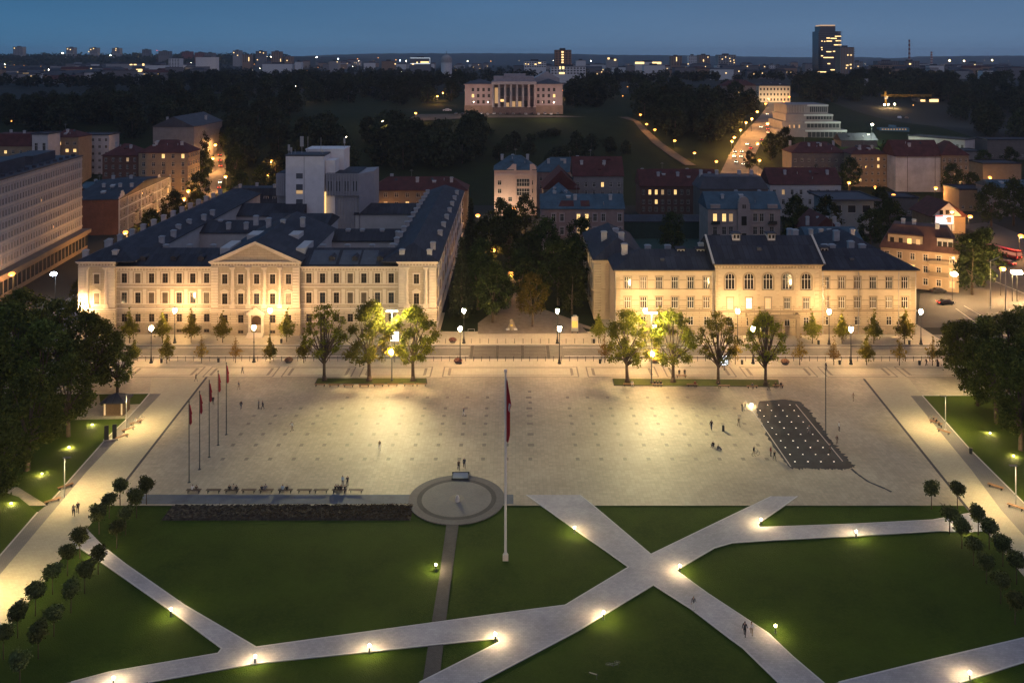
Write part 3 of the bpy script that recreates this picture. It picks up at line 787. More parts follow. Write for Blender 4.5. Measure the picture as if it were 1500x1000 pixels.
# ------------------------------------------------------------------ the two lit facades of the avenue
S1 = YF / F                                     # metres per photo pixel on the facade plane
def X1(px): return (px - 750) * S1
def Z1(py): return H - (py - HY) * S1
GROUND = .13
def rows_px(r): return [(Z1(b), Z1(a)) for a, b in r]
def segment(root, x0, x1, yoff, eave, wins, mats, zlow=7.0, zpl=2.6, side=True, dep=15.):
    """one straight piece of facade: openings, windows, plinth, courses, cornice; local = world x, y from facade line"""
    mb = MB()
    holes = []
    for wd in wins:
        px, za, zb, ww, st, pn, tr, fr = wd
        holes.append((px - ww/2, px + ww/2, za, zb))
    fm = lambda u, dp, z: (u, yoff + dp, z)
    wall(mb, x0, x1, zpl, eave, [h for h in holes if h[2] >= zpl], fm, .3, 0, 1, zlow)
    mb.obj('wall', mats[:2], root)
    pb = MB()
    wall(pb, x0 - .0, x1 + .0, 0, zpl - .003, [h for h in holes if h[3] < zpl], lambda u, dp, z: (u, yoff - .12 + dp, z), .3)
    pb.face([(x0, yoff-.12, zpl-.003), (x1, yoff-.12, zpl-.003), (x1, yoff+.2, zpl-.003), (x0, yoff+.2, zpl-.003)])
    for x in (x0, x1): pb.face([(x, yoff-.12, 0), (x, yoff+1.5, 0), (x, yoff+1.5, zpl-.003), (x, yoff-.12, zpl-.003)])
    pb.obj('plinth', mats[3], root)
    for wd in wins:
        px, za, zb, ww, st, pn, tr, fr = wd
        add_window(root, (px, yoff - (.12 if zb < zpl else 0), za), 0, ww, zb - za, st, pn, tr, fr, True)
    if side:
        for x in (x0, x1): sb = MB(); sb.face([(x, yoff, zpl), (x, yoff + 2.0, zpl), (x, yoff + 2.0, eave), (x, yoff, eave)]); sb.obj('return_wall', mats[0], root)
def course(mb, x0, x1, y, z, pr, hh): mb.box(x0 - pr*.6, x1 + pr*.6, y - pr, y + .02, z, z + hh)
def cornice(root, x0, x1, y, z, mats, mod=True):
    mb = MB()
    course(mb, x0, x1, y, z - 1.35, .10, .18); course(mb, x0, x1, y, z - .62, .28, .2); course(mb, x0, x1, y, z - .417, .50, .2); course(mb, x0, x1, y, z - .214, .68, .21)
    if mod:
        n = int((x1 - x0) / .75)
        for k in range(n):
            x = x0 + (k + .5) * (x1 - x0) / n
            mb.box(x - .14, x + .14, y - .26, y + .01, z - 1.05, z - .623)
    return mb.obj('cornice', mats, root)
def gableroof(mb, x0, x1, y0, y1, z, rise, axis='x', hipA=0, hipB=0):
    if axis == 'x':
        ym = (y0+y1)/2
        a, b = (x0+hipA, ym, z+rise), (x1-hipB, ym, z+rise)
        mb.face([(x0,y0,z),(x1,y0,z),b,a]); mb.face([(x1,y1,z),(x0,y1,z),a,b]); mb.face([(x0,y1,z),(x0,y0,z),a]); mb.face([(x1,y0,z),(x1,y1,z),b])
    else:
        xm = (x0+x1)/2
        a, b = (xm, y0+hipA, z+rise), (xm, y1-hipB, z+rise)
        mb.face([(x0,y0,z),(a[0],a[1],a[2]),b,(x0,y1,z)]); mb.face([(x1,y0,z),(x1,y1,z),b,a]); mb.face([(x0,y0,z),(x1,y0,z),a]); mb.face([(x1,y1,z),(x0,y1,z),b])
    mb.box(x0, x1, y0, y1, z - .25, z - .003)

# ---- left: neoclassical court house, several wings round its yards
ct = thing('courthouse', 'long cream neoclassical building with a central pediment and a dark wing roof around inner yards', 'building', (0, YF, GROUND), 0)
TOP = rows_px([(400.3, 414.5)])[0]; MID = rows_px([(428.3, 444)])[0]; GRD = rows_px([(459.5, 471.5)])[0]; BAS = rows_px([(481.5, 486.5)])[0]
TOP, MID, GRD, BAS = [(a - GROUND, b - GROUND) for a, b in (TOP, MID, GRD, BAS)]
E_W, E_P = Z1(389.5) - GROUND, Z1(381.3) - GROUND
M3 = [WALL_C, RUST_C, TRIM_C, PLINTH]
rw = random.Random(12)
def cw(pxs, top='cased', mid='tall', ww=1.36):
    o = []
    for k, p in enumerate(pxs):
        x = X1(p)
        o += [(x, *TOP, ww, top, rw.choice('dddc'), TRIM_C, FRAME_D), (x, *MID, ww, mid, rw.choice('ddccb'), TRIM_C, FRAME_D), (x, *GRD, ww, 'plain', 'd', None, FRAME_D), (x, *BAS, ww, 'plain', 'd', None, FRAME_D)]
    return o
segs = [('p', 117, 171, [144], -.8, E_P), ('w', 171, 311, [182,202,222,242,262.5,282.5,302.7], 0, E_W), ('c', 311, 441, [331,354.3,377.5,400.8,424], -.9, E_P),
        ('w', 441, 584, [452.5,472.5,492.7,513,533,553,573], 0, E_W), ('p', 584, 640, [610.5], -.8, E_P)]
for kd, a, b, pxs, yo, ev in segs:
    xa, xb = X1(a), X1(b)
    wins = cw(pxs, 'cased', 'ped' if kd != 'w' else 'tall')
    if kd == 'c': wins = [w_ for w_ in wins if not (abs(w_[0] - X1(377.5)) < .1 and w_[2] < 6)]
    segment(ct, xa, xb, yo, ev, wins, M3)
    cornice(ct, xa, xb, yo, ev, TRIM_C)
    mb = MB()
    course(mb, xa, xb, yo, Z1(452) - .3, .32, .42); course(mb, xa, xb, yo, Z1(457), .16, .2); course(mb, xa, xb, yo, Z1(446.5), .12, .22)
    if kd == 'w':
        course(mb, xa, xb, yo, Z1(421.5), .2, .3); course(mb, xa, xb, yo, Z1(417), .1, .18)
        for k in range(1, len(pxs)):   # flat lesenes between the windows
            x = (X1(pxs[k-1]) + X1(pxs[k])) / 2
            mb.box(x - .42, x + .42, -.07, .02, Z1(415.5), Z1(397.5)); mb.box(x - .42, x + .42, -.07, .02, Z1(446), Z1(424))
    mb.obj('string_course', TRIM_C, ct)
    if kd != 'w':
        # rusticated corner piers and engaged columns over two storeys
        for x in (xa + .95, xb - .95):
            mb = MB()
            n = 14
            for k in range(n):
                z0 = Z1(449) + (ev - 1.4 - Z1(449)) * k / n; z1 = Z1(449) + (ev - 1.4 - Z1(449)) * (k + .86) / n
                mb.box(x - .85, x + .85, yo - .28, yo + .02, z0, z1)
            mb.obj('corner_pier', TRIM_C, ct)
        cols_ = [X1(pxs[0]) - 2.35, X1(pxs[0]) + 2.35] if kd == 'p' else [(X1(p) + X1(q)) / 2 for p, q in zip(pxs, pxs[1:])]
        for x in cols_:
            mb = MB(); zb = Z1(450); zt = ev - 1.4
            mb.box(x - .62, x + .62, yo - .55, yo + .02, zb, zb + 1.0)
            nb = 7
            for k in range(nb):        # banded lower third
                z0 = zb + 1.003 + k * .62
                mb.tube((x, yo - .12, z0), (x, yo - .12, z0 + .40), .50 if k % 2 == 0 else .42, n=10)
                mb.tube((x, yo - .12, z0 + .40), (x, yo - .12, z0 + .62), .42, n=10)
            z0 = zb + 1.003 + nb * .62
            mb.tube((x, yo - .12, z0), (x, yo - .12, zt - .6), .42, .36, n=10)
            mb.box(x - .55, x + .55, yo - .55, yo + .02, zt - .6, zt - .35); mb.box(x - .65, x + .65, yo - .65, yo + .02, zt - .347, zt)
            mb.obj('column', TRIM_C, ct)
# door with arched canopy in the middle
mb = MB(); xd = X1(377.5); yo = -.9
mb.box(xd - 1.9, xd - 1.25, yo - .6, yo - .003, 0, 5.2); mb.box(xd + 1.25, xd + 1.9, yo - .6, yo - .003, 0, 5.2)
mb.box(xd - 2.3, xd + 2.3, yo - .9, yo - .003, 5.203, 5.7)
mb.face([(xd-2.3,yo-.9,5.703),(xd+2.3,yo-.9,5.703),(xd,yo-.9,7.1)]); mb.face([(xd-2.3,yo-.9,5.703),(xd,yo-.9,7.1),(xd,yo-.003,7.1),(xd-2.3,yo-.003,5.703)]); mb.face([(xd+2.3,yo-.9,5.703),(xd,yo-.9,7.1),(xd,yo-.003,7.1),(xd+2.3,yo-.003,5.703)])
for k in range(4): mb.box(xd - 2 - .0, xd + 2, yo - .95 - .35*(4-k), yo - .6 - .0 - .35*(4-k) + .35, 0, .2 + .2*k)
mb.obj('portal', TRIM_C, ct)
mb = MB(); mb.face([(xd-1.25,yo-.1,.8),(xd+1.25,yo-.1,.8)] + [(xd + 1.25*math.cos(math.pi*k/10), yo-.1, 3.6 + 1.25*math.sin(math.pi*k/10)) for k in range(11)])
mb.obj('door', mat('door_brown', (.06,.035,.02), .6, .2, 2), ct)
for px in (350.5, 362):   # two small flags by the door
    mb = MB(); x = X1(px); mb.tube((x, yo - .02, 5.0), (x, yo - 1.3, 6.6), .04, n=5); mb.mi = 1
    mb.face([(x, yo-.6, 5.72), (x+.12, yo-1.25, 6.5), (x+.3, yo-1.2, 5.2), (x+.15, yo-.62, 4.7)])
    mb.obj('wall_flag', [METAL_G, mat('flag_red', (.30,.02,.025), .8, .1)], ct)
# pediment
zp = E_P + .003; za = Z1(351.5) - GROUND; xl, xr = X1(308.5), X1(444.5); xm = (xl + xr) / 2
mb = MB(); mb.mi = 0
mb.face([(xl+1.4, -.95, zp), (xr-1.4, -.95, zp), (xm, -.95, za-.75)])
mb.mi = 1
for a, b in ((xl, xm), (xr, xm)):
    for (y0, off, th) in ((-1.75, 0, .45), (-1.45, -.45, .35)):
        A0, B0 = (a, zp + .02 + (0 if off == 0 else .0)), (b, za)
        sx = 0 if off == 0 else (1.2 if a < xm else -1.2)
        q = [(a + sx, zp + (.0 if off == 0 else .02)), (b, za + off - (.0 if off == 0 else .1)), (b, za + off - th), (a + sx + (1.2 if a < xm else -1.2), zp + .0)]
        mb.face([(x, y0, z) for x, z in q])
        mb.face([(q[2][0], y0, q[2][1]), (q[3][0], y0, q[3][1]), (q[3][0], -.95, q[3][1]), (q[2][0], -.95, q[2][1])])
        mb.face([(q[0][0], y0, q[0][1]), (q[1][0], y0, q[1][1]), (q[1][0], -.95, q[1][1]), (q[0][0], -.95, q[0][1])])
mb.obj('pediment', [WALL_C, TRIM_C], ct)
mb = MB(); mb.box(X1(418)-.6, X1(418)+2.2, -1.7, -.96, E_P+.25, E_P+.65)
# roofs of all wings: one part, chimneys on it
D = 15.
mb = MB()
gableroof(mb, X1(171) , X1(311), -.55, D, E_W + .05, 2.9)
gableroof(mb, X1(441), X1(584), -.55, D, E_W + .05, 2.9)
# gable roof behind the pediment
mb.face([(xl, -1.7, zp+.03), (xm, -1.7, za+.03), (xm, 40, za+.03), (xl, 40, zp+.03)]); mb.face([(xr, -1.7, zp+.03), (xr, 40, zp+.03), (xm, 40, za+.03), (xm, -1.7, za+.03)])
xL0, xL1, xR0, xR1 = X1(117), X1(117) + 13.5, X1(640) - 13.0, X1(640)
gableroof(mb, xL0 - .7, xL1 + .5, -1.45, 106, E_P + .05, 3.0, 'y', 7, 6)
gableroof(mb, xR0 - .5, xR1 + .7, -1.45, 112, E_P + .05, 3.2, 'y', 7, 6)
gableroof(mb, xL1 - 2, xm - 6, 44, 57, 16.2, 2.6)           # rear yard wings
gableroof(mb, xm + 6, xR0 + 2, 36, 48, 15.4, 2.4)
gableroof(mb, xm - 11, xm + 8, 40, 62, 17.6, 3.2)
gableroof(mb, xL1 - 2, xm - 8, 78, 92, 15.0, 3.2)
gableroof(mb, xm + 8, xR0 + 2, 86, 99, 14.2, 2.8)
rf = mb.obj('roof', ROOF_D, ct)
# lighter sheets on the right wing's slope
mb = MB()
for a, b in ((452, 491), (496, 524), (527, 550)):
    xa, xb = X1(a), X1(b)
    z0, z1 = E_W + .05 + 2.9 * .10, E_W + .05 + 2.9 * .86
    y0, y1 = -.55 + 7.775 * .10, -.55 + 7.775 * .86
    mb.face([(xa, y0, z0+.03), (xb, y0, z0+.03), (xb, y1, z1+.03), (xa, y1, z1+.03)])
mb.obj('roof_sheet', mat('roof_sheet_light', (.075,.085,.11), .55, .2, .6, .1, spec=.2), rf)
for px in (484, 518, 555, 205, 250, 290):       # eyebrow dormers
    mb = MB(); x = X1(px); mb.prism([(x-.7,1.6),(x+.7,1.6),(x+.5,4.6),(x-.5,4.6)], E_W + .6, E_W + 1.75)
    mb.face([(x-.85,1.4,E_W+1.753),(x+.85,1.4,E_W+1.753),(x,1.4,E_W+2.2)]); mb.face([(x-.85,1.4,E_W+1.753),(x,1.4,E_W+2.2),(x,5,E_W+2.2),(x-.85,5,E_W+1.753)]); mb.face([(x+.85,1.4,E_W+1.753),(x,1.4,E_W+2.2),(x,5,E_W+2.2),(x+.85,5,E_W+1.753)])
    mb.obj('dormer', ROOF_D, rf)
sp_ = [(X1(121), 1.5, 19), (X1(165), 1.5, 19), (X1(141), 7, 20.6), (X1(588), 1.5, 19.2), (X1(628.5), 1.5, 19.2), (X1(630), 8, 19.6)]
rr = random.Random(2)
for k in range(13): sp_.append((xL0 + 1.2, 12 + k * 7.2, E_P + 1.0))
for k in range(6): sp_.append((xL1 - 1.5 + rr.uniform(-1,1), 18 + k * 8, E_P + .8))
for k in range(13): sp_.append((xR0 + .8, 9 + k * 7.6, E_P + .7))
for k in range(7): sp_.append((xR1 - 1.4, 26 + k * 12, E_P + .8))
for k in range(6): sp_.append((xL1 + 4 + k * 4.6 + rr.uniform(-1,1), 46 + rr.choice((0, 4)), 17.4))
for k in range(5): sp_.append((xm + 9 + k * 5 + rr.uniform(-1,1), 38 + rr.choice((0, 3)), 16.4))
for k in range(5): sp_.append((xL0 + 16 + k * 6.2, D - 1.6, E_W + .9))
for k in range(4): sp_.append((X1(455) + k * 6.5, D - 1.2, E_W + .8))
for k in range(4): sp_.append((xm - 9 + k * 4.6, 26 + rr.uniform(-3, 8), za - .8))
chimneys(rf, sp_, 1.25, 1.25)
# walls of the side and yard wings
def wbox(x0, x1, y0, y1, z):
    mb = MB(); mb.box(x0, x1, y0, y1, -1, z); mb.obj('wing_wall', W_WHITE, ct)
wbox(xL0, xL1, 1.2, 105.5, E_P - .26); wbox(xR0, xR1 - .3, 1.2, 111.5, E_P - .26)
wbox(xL1 + .003, X1(311) - .003, 2, D - .6, E_W - .26); wbox(X1(441) + .003, xR0 - .003, 2, D - .6, E_W - .26)
wbox(X1(311), X1(441), 1.1, 39.5, E_P - .3)
wbox(xL1, xm - 6.5, 44.5, 56.5, 15.9); wbox(xm + 6.5, xR0 + 1, 36.5, 47.5, 15.1); wbox(xm - 10.5, xm + 7.5, 40.5, 61.5, 17.3)
wbox(xL1 + .002, xm - 8.5, 78.5, 91.5, 14.7); wbox(xm + 8.5, xR0 + .5, 86.5, 98.5, 13.9)
for q in ((X1(312), X1(327), 5, 14, E_P - .25, 20.2), (X1(426), X1(440), 5, 14, E_P - .25, 20.2), (X1(335), X1(416), 14.5, 20, E_P, 21.6)):
    mb = MB(); mb.box(*q); mb.obj('attic_wall', W_WHITE, ct)
# right-hand side facade along the park: windows, courses
sidew = rows_px([(400.3,414.5),(428.3,444),(459.5,471.5)])
for k in range(12):
    for (za_, zb_) in sidew:
        add_window(ct, (xR1 - .3 + .215, 5 + k * 8.6, za_ - GROUND), math.pi/2, 1.36, zb_ - za_, 'tall', 'd', TRIM_C, FRAME_D, False)
mb = MB()
for z, pr, hh in ((E_P - .6, .7, .35), (E_P - 1.3, .2, .2), (Z1(452) - .3, .35, .42), (Z1(421.5), .2, .3), (2.4, .2, .25)):
    mb.box(xR1 - .29, xR1 + pr, 1.4, 111, z, z + hh)
mb.obj('cornice', TRIM_C, ct)
for k in range(7):  # yard windows of the rear wings
    add_window(ct, (xm + 9 + k * 3.6, 36.5 - .215, 10.8), 0, 1.3, 2.0, 'plain', 'b', None, FRAME_D, False)
mb = MB()
for k in range(5): mb.lathe([(.45,0),(.45,.9),(.001,1.0)], 10, (xL1 + 6 + k * 5.5, D + 3 + (k % 2) * 2, E_W - 1))
# ---- right: school in sand stucco
sc_ = thing('school', 'long sand coloured building with a raised centre of five arched windows and dark hip roofs', 'building', (0, YF, GROUND), 0)
def sr(a, b): return (Z1(b) - GROUND, Z1(a) - GROUND)
sT, sM, sG, sB = sr(405.7, 423), sr(435, 451.3), sr(463.7, 476.2), sr(486, 488.3)
E1, E2 = Z1(394.6) - GROUND, Z1(384.8) - GROUND
TRIM_S = mat('trim_sand', (.27,.22,.155), .8, .1, .8)
M4 = [WALL_S, RUST_S, TRIM_S, PLINTH]
rr = random.Random(8)
def swins(pxs):
    o = []
    for k, p in enumerate(pxs):
        x = X1(p)
        o += [(x, *sT, 1.62, 'tri', rr.choice('dddc'), TRIM_S, FRAME_W), (x, *sM, 1.62, 'tri', rr.choice('ddccb'), TRIM_S, FRAME_W), (x, *sG, 1.3, 'plain', 'd', None, FRAME_W)]
    return o
W1P = [919.5,942.4,965.5,988.6,1011.8,1035]; W2P = [1210,1233,1256,1279,1302.4,1325.4]; CP = [1068.4,1096.1,1123.8,1151.9,1179.7]
segment(sc_, X1(901), X1(1047), 0, E1, swins(W1P), M4, 7.2, 2.2)
segment(sc_, X1(1202), X1(1342), 0, E1, swins(W2P), M4, 7.2, 2.2)
wc = []
for k, p in enumerate(CP):
    x = X1(p)
    wc += [(x, *sr(399.8, 422.8), 2.35, 'arch', 'd', TRIM_S, FRAME_W), (x, *sM, 1.5, 'tri', 'w' if k == 1 else ('m' if k in (0, 2) else 'd'), TRIM_S, FRAME_W)]
    if k != 2: wc.append((x, *sG, 1.3, 'plain', 'd', None, FRAME_W))
segment(sc_, X1(1047), X1(1202), -.7, E2, wc, M4, 7.2, 2.2)
for a, b, yo, ev in ((901,1047,0,E1), (1202,1342,0,E1), (1047,1202,-.7,E2)):
    xa, xb = X1(a), X1(b)
    mb = MB()
    if yo: cornice(sc_, xa, xb, yo, ev, TRIM_S)
    else:
        course(mb, xa, xb, yo, ev - .25, .5, .24); course(mb, xa, xb, yo, ev - .55, .2, .28)
    course(mb, xa, xb, yo, Z1(456.5), .24, .3); course(mb, xa, xb, yo, Z1(424.5), .1, .2) if not yo else None
    course(mb, xa, xb, yo, Z1(478.5), .14, .22)
    for z in (Z1(411.5), Z1(441)) if not yo else ():
        n = len(W1P); pl = W1P if a == 901 else W2P
        edges = [xa + .2] + [v for p in pl for v in (X1(p) - 1.12, X1(p) + 1.12)] + [xb - .2]
        for q in range(0, len(edges), 2): mb.box(edges[q], edges[q+1], yo - .05, yo + .02, z, z + .22)
    mb.obj('string_course', TRIM_S, sc_)
    for x in (xa + .7, xb - .7):                      # quoins
        mb = MB()
        for k in range(22):
            z = 2.4 + k * .62
            if z + .5 > ev - 1.5: break
            mb.box(x - (.62 if k % 2 else .5), x + (.62 if k % 2 else .5), yo - .1, yo + .02, z, z + .5)
        mb.obj('quoins', mat('quoin_sand', (.36,.295,.21), .85, .12, .5), sc_)
for p, q in zip([1051] + CP, CP + [1198]):
    xa, xb = X1(p) + (0 if p == 1051 else 2.0), X1(q) - (0 if q == 1198 else 2.0); mb = MB()
    for k in range(10): mb.box(xa, xb, -.82, -.68, Z1(449) + k * 1.05, Z1(449) + k * 1.05 + .86)
    mb.obj('banding', WALL_S, sc_)
mb = MB(); xa, xb = X1(1091), X1(1166)    # balcony on square piers over the entrance
mb.box(xa, xb, -3.4, -.705, Z1(462.5), Z1(461))
for k in range(34): mb.box(xa + .15 + k * (xb-xa-.3)/34, xa + .36 + k * (xb-xa-.3)/34, -3.3, -3.1, Z1(460.99), Z1(457.6))
mb.box(xa, xb, -3.4, -3.0, Z1(457.59), Z1(456.6))
for x in (xa, xb - .4): mb.box(x, x + .4, -2.99, -.71, Z1(460.98), Z1(456.6))
for x in (xa + .1, xa + 3.8, xb - 4.6, xb - .9): mb.box(x, x + .8, -3.2, -2.4, 0, Z1(462.52))
mb.obj('balcony', TRIM_S, sc_)
for px in (1080, 1112, 1143):
    pass
mb = MB(); mb.box(X1(1117), X1(1131), -.78, -.72, .3, 4.6); mb.obj('door', MATS['door_brown'], sc_)
for px in (901.8, 1044, 1205, 1257, 1316, 1341):      # downpipes
    mb = MB(); mb.tube((X1(px), -.2, .1), (X1(px), -.2, E1 - .5), .09, n=6); mb.obj('downpipe', METAL_G, sc_)
# roofs
mb = MB(); zr = E1 + .05
gableroof(mb, X1(901) - .6, X1(1047), -.6, 15.5, zr, 3.4, 'x', 7.5, 0)
gableroof(mb, X1(1202), X1(1342) + .8, -.6, 15.5, zr, 3.6, 'x', 0, 7.5)
gableroof(mb, X1(1047) - .8, X1(1202) + .8, -1.4, 17, E2 + .05, 5.2, 'x', .0, .0)
gableroof(mb, X1(882) - 1.2, X1(960), 11.5, 46, E1 - .2, 4.2, 'y', 7, 6)
gableroof(mb, X1(1262), X1(1352) - 1, 15.55, 40, E1 - .2, 4.0, 'y', 6, 6)
rf = mb.obj('roof', ROOF_D, sc_)
for x in (X1(1047) - .8, X1(1202) + .3):
    mb = MB()
    mb.face([(x,-1.4,E2+.1),(x+.5,-1.4,E2+.1),(x+.5,7.8,E2+5.45),(x,7.8,E2+5.45)])
    mb.face([(x,-1.4,E2-.3),(x,-1.4,E2+.1),(x,7.8,E2+5.45),(x,7.8,E2+4.9)]); mb.face([(x+.5,-1.4,E2-.3),(x+.5,-1.4,E2+.1),(x+.5,7.8,E2+5.45),(x+.5,7.8,E2+4.9)])
    mb.obj('coping', TRIM_C, rf)
zt = E2 + 5.0
chimneys(rf, [(X1(921), 8, 19), (X1(961), 13, 17.6), (X1(992), 13, 17.6), (X1(900), 24, 19), (X1(922), 28, 19), (X1(925), 20, 19.5), (X1(1039), 9, 19), (X1(1186), 11, zt - .6), (X1(1187), 15.5, zt - 1.3),
             (X1(1232), 11, 18.2), (X1(1243), 11, 18.2), (X1(1279), 14, 18.4), (X1(1292), 12, 18), (X1(1281), 25, 19)], 1.5, 1.4)
def boxdormer(root, x, y, z, w=1.9, h=1.3, d=2.6, wm=None, rm=None):
    mb = MB(); mb.box(x-w/2, x+w/2, y, y+d, z-.6, z+h); o = mb.obj('dormer', wm or CHIM, root)
    mb = MB(); mb.box(x-w/2-.3, x+w/2+.3, y-.3, y+d, z+h+.003, z+h+.22); mb.obj('dormer_roof', rm or ROOF_D, o)
    mb = MB()
    for q in (-.45, .45): mb.box(x+q-.28, x+q+.28, y-.03, y-.002, z+.2, z+h-.25)
    mb.obj('pane', GLASS, o)
for px, y, z in ((1088, 6, zt - .4), (1141, 6, zt - .4), (1005, 6.5, 18.3), (1035, 6.5, 18.3), (1222, 6.5, 18.6)): boxdormer(rf, X1(px), y, z)
for px in (973, 1117, 1255):
    mb = MB(); x = X1(px); y = 2.8; z = (E2 + 2.6 if px == 1117 else E1 + 1.5)
    mb.prism([(x-.5,y),(x+.5,y),(x+.4,y+2),(x-.4,y+2)], z-.5, z+.55); mb.obj('dormer', ROOF_G, rf)
for q in ((X1(901)+.003, X1(1047)-.003, 1.5, 15, -1, E1-.26), (X1(1202)+.003, X1(1342)-.003, 1.5, 15, -1, E1-.26), (X1(1047), X1(1202), 1, 16.5, -1, E2-.26), (X1(1265), X1(1347)-1, 15.6, 39.5, -1, E1-.5), (X1(882)-.9, X1(957), 12.3, 45.5, -1, E1-.46)):
    mb = MB(); mb.box(*q); mb.obj('wing_wall', WALL_S, sc_)
mb = MB()
mb.face([(X1(901),0,2.2),(X1(901),1.6,2.2),(X1(901),1.6,E1),(X1(901),0,E1)]); mb.face([(X1(1342),0,2.2),(X1(1342),1.6,2.2),(X1(1342),1.6,E1),(X1(1342),0,E1)])
mb.obj('return_wall', WALL_S, sc_)
mb = MB()   # corner piers of the set-back wing
for k in range(21): mb.box(X1(884)-1.1, X1(888), 11.95, 12.31, 1 + k*.68, 1.55 + k*.68); 
for k in range(21): mb.box(X1(895), X1(900), 11.95, 12.31, 1 + k*.68, 1.55 + k*.68)
mb.box(X1(882)-1.4, X1(900.5), 11.8, 12.3, 7.6, 8.0); mb.box(X1(882)-1.5, X1(900.5), 11.7, 12.3, E1-.9, E1-.47)
mb.obj('quoins', WALL_S, sc_)
for k, y in enumerate((17, 22, 27, 32, 37, 42)):
    for z0, z1, pn in ((sT[0], sT[1], 'l' if k in (1, 2, 3) else 'd'), (sM[0], sM[1], 'm' if k in (2, 4) else 'd'), (sG[0], sG[1], 'd')):
        add_window(sc_, (X1(882) - .9 - .215, y, z0), -math.pi/2, 1.4, z1 - z0, 'plain', pn, TRIM_S, FRAME_W, False)
# ------------------------------------------------------------------ buildings in the middle distance
def AB(pa, pb, Y, Y2=None):
    Y2 = Y2 or Y
    return (P(pa, Y), Y), (P(pb, Y2), Y2)
def hh(py, Y, base=0.): return ZZ(py, Y) - base
# long concrete office slab at the left edge
A, B = Vector((-146.0, 232)), Vector((-155.2, 308))
L_ = (B - A).length; yaw = math.atan2((B-A).y, (B-A).x)
of = thing('office_block', 'long pale concrete office block with rows of narrow upright windows on the left edge', 'building', (A.x, A.y, 0), yaw)
# local: x runs from near to far along the street front (outward -y), y goes away to the left
mb = MB(); N_ = 40
hol = []; zrows = [8.6 + 3.45 * k for k in range(7)]
for zr_ in zrows:
    for k in range(N_):
        u = .9 + k * (L_ - 1.4) / N_
        hol.append((u, u + .72, zr_, zr_ + 1.75))
wall(mb, 0, L_, 7.2, 33.2, hol, lambda u, dp, z: (u, dp, z), .22)
for x in (0, L_): mb.face([(x,0,7.2),(x,16,7.2),(x,16,33.2),(x,0,33.2)])
mb.face([(0,16,0),(L_,16,0),(L_,16,33.2),(0,16,33.2)])
mb.obj('wall', CONC, of)
mb = MB()
for zr_ in zrows + [33.0 - .4]:
    mb.box(-.05, L_ + .05, -.16, -.002, zr_ - .75, zr_ - .12)
for k in range(N_ // 2 + 1):
    u = .35 + k * 2 * (L_ - 1.4) / N_
    mb.box(u - .13, u + .13, -.12, -.003, 7.3, 33.1)
mb.obj('facade_band', mat('concrete_light', (.40,.37,.34), .85, .14, .5), of)
mb = MB()
for (a, b, c, d) in hol: mb.face([(a+.02,.19,c+.02),(b-.02,.19,c+.02),(b-.02,.19,d-.02),(a+.02,.19,d-.02)])
o = mb.obj('window_panes', GLASS, of); o['kind'] = 'stuff'
for (k, r_) in ((22, 4), (27, 1)):
    u = .9 + k * (L_ - 1.4) / N_; mb = MB(); mb.face([(u+.02,.17,zrows[r_]+.05),(u+.7,.17,zrows[r_]+.05),(u+.7,.17,zrows[r_]+.9),(u+.02,.17,zrows[r_]+.9)]); mb.obj('lit_window', LIT, of)
mb = MB(); mb.box(-1, L_ + .6, -3.0, 17, 5.8, 7.1); mb.box(-.6, L_, -1.9, 16, -1, 5.79); mb.obj('podium', W_BROWN, of)
mb = MB()
for k in range(26): mb.box(.5 + k*2.95, 2.7 + k*2.95, -1.96, -1.91, 1.2, 4.8)
mb.obj('shop_windows', GLASS_B, of)
mb = MB(); mb.box(-.3, L_ + .3, -.3, 16.3, 33.205, 33.7); mb.box(10, 40, 4, 12, 33.71, 37.5); mb.box(48, 66, 5, 13, 33.71, 36.6)
for k in range(14): mb.box(3 + k*5.3, 4 + k*5.3, 1, 2, 33.71, 34.5)
rf = mb.obj('roof', ROOF_G, of)
# white tower behind the court house
tw = thing('white_tower', 'tall windowless white tower block with roof antennas and lower ribbed wings', 'building', (0, 296, 0))
Yt = 296; X_ = lambda px: P(px, Yt)
mb = MB(); hol = [(X_(433.5), X_(443.5), ZZ(262,Yt), ZZ(254,Yt)), (X_(433.5), X_(443.5), ZZ(284.5,Yt), ZZ(270,Yt)), (X_(433.5), X_(443.5), 14, ZZ(292,Yt))]
ht = ZZ(229, Yt)
wall(mb, X_(418.5), X_(474.5), 0, ht, hol, lambda u, dp, z: (u, dp, z), .3)
for x in (X_(418.5), X_(474.5)): mb.face([(x,0,0),(x,10,0),(x,10,ht),(x,0,ht)])
mb.face([(X_(418.5),10,0),(X_(474.5),10,0),(X_(474.5),10,ht),(X_(418.5),10,ht)]); 
mb.obj('wall', W_TOWER, tw)
for (a, b, c, d) in hol:
    mb = MB(); mb.face([(a,.25,c),(b,.25,c),(b,.25,d),(a,.25,d)]); mb.mi = 1
    if d - c > 3 or abs(c - hol[1][2]) < .1: mb.face([(a+.05,.22,c+.1),(b-.05,.22,c+.1),(b-.05,.22,c+1.3),(a+.05,.22,c+1.3)]) if abs(c - hol[1][2]) < .1 else mb.face([(a+.05,.22,d-4.4),(b-.05,.22,d-4.4),(b-.05,.22,d-2.6),(a+.05,.22,d-2.6)])
    mb.obj('window', [mat('window_grey', (.10,.11,.13), .3, .0), LITD], tw)
mb = MB(); mb.box(X_(445.5)-.1, X_(445.5)+.1, -.05, -.002, 1, ht); mb.obj('panel_joint', CONC, tw)
mb = MB(); mb.box(X_(418)-.1, X_(474.5)+.2, -.1, 10.2, ht+.003, ht+.5); mb.obj('roof', ROOF_G, tw)
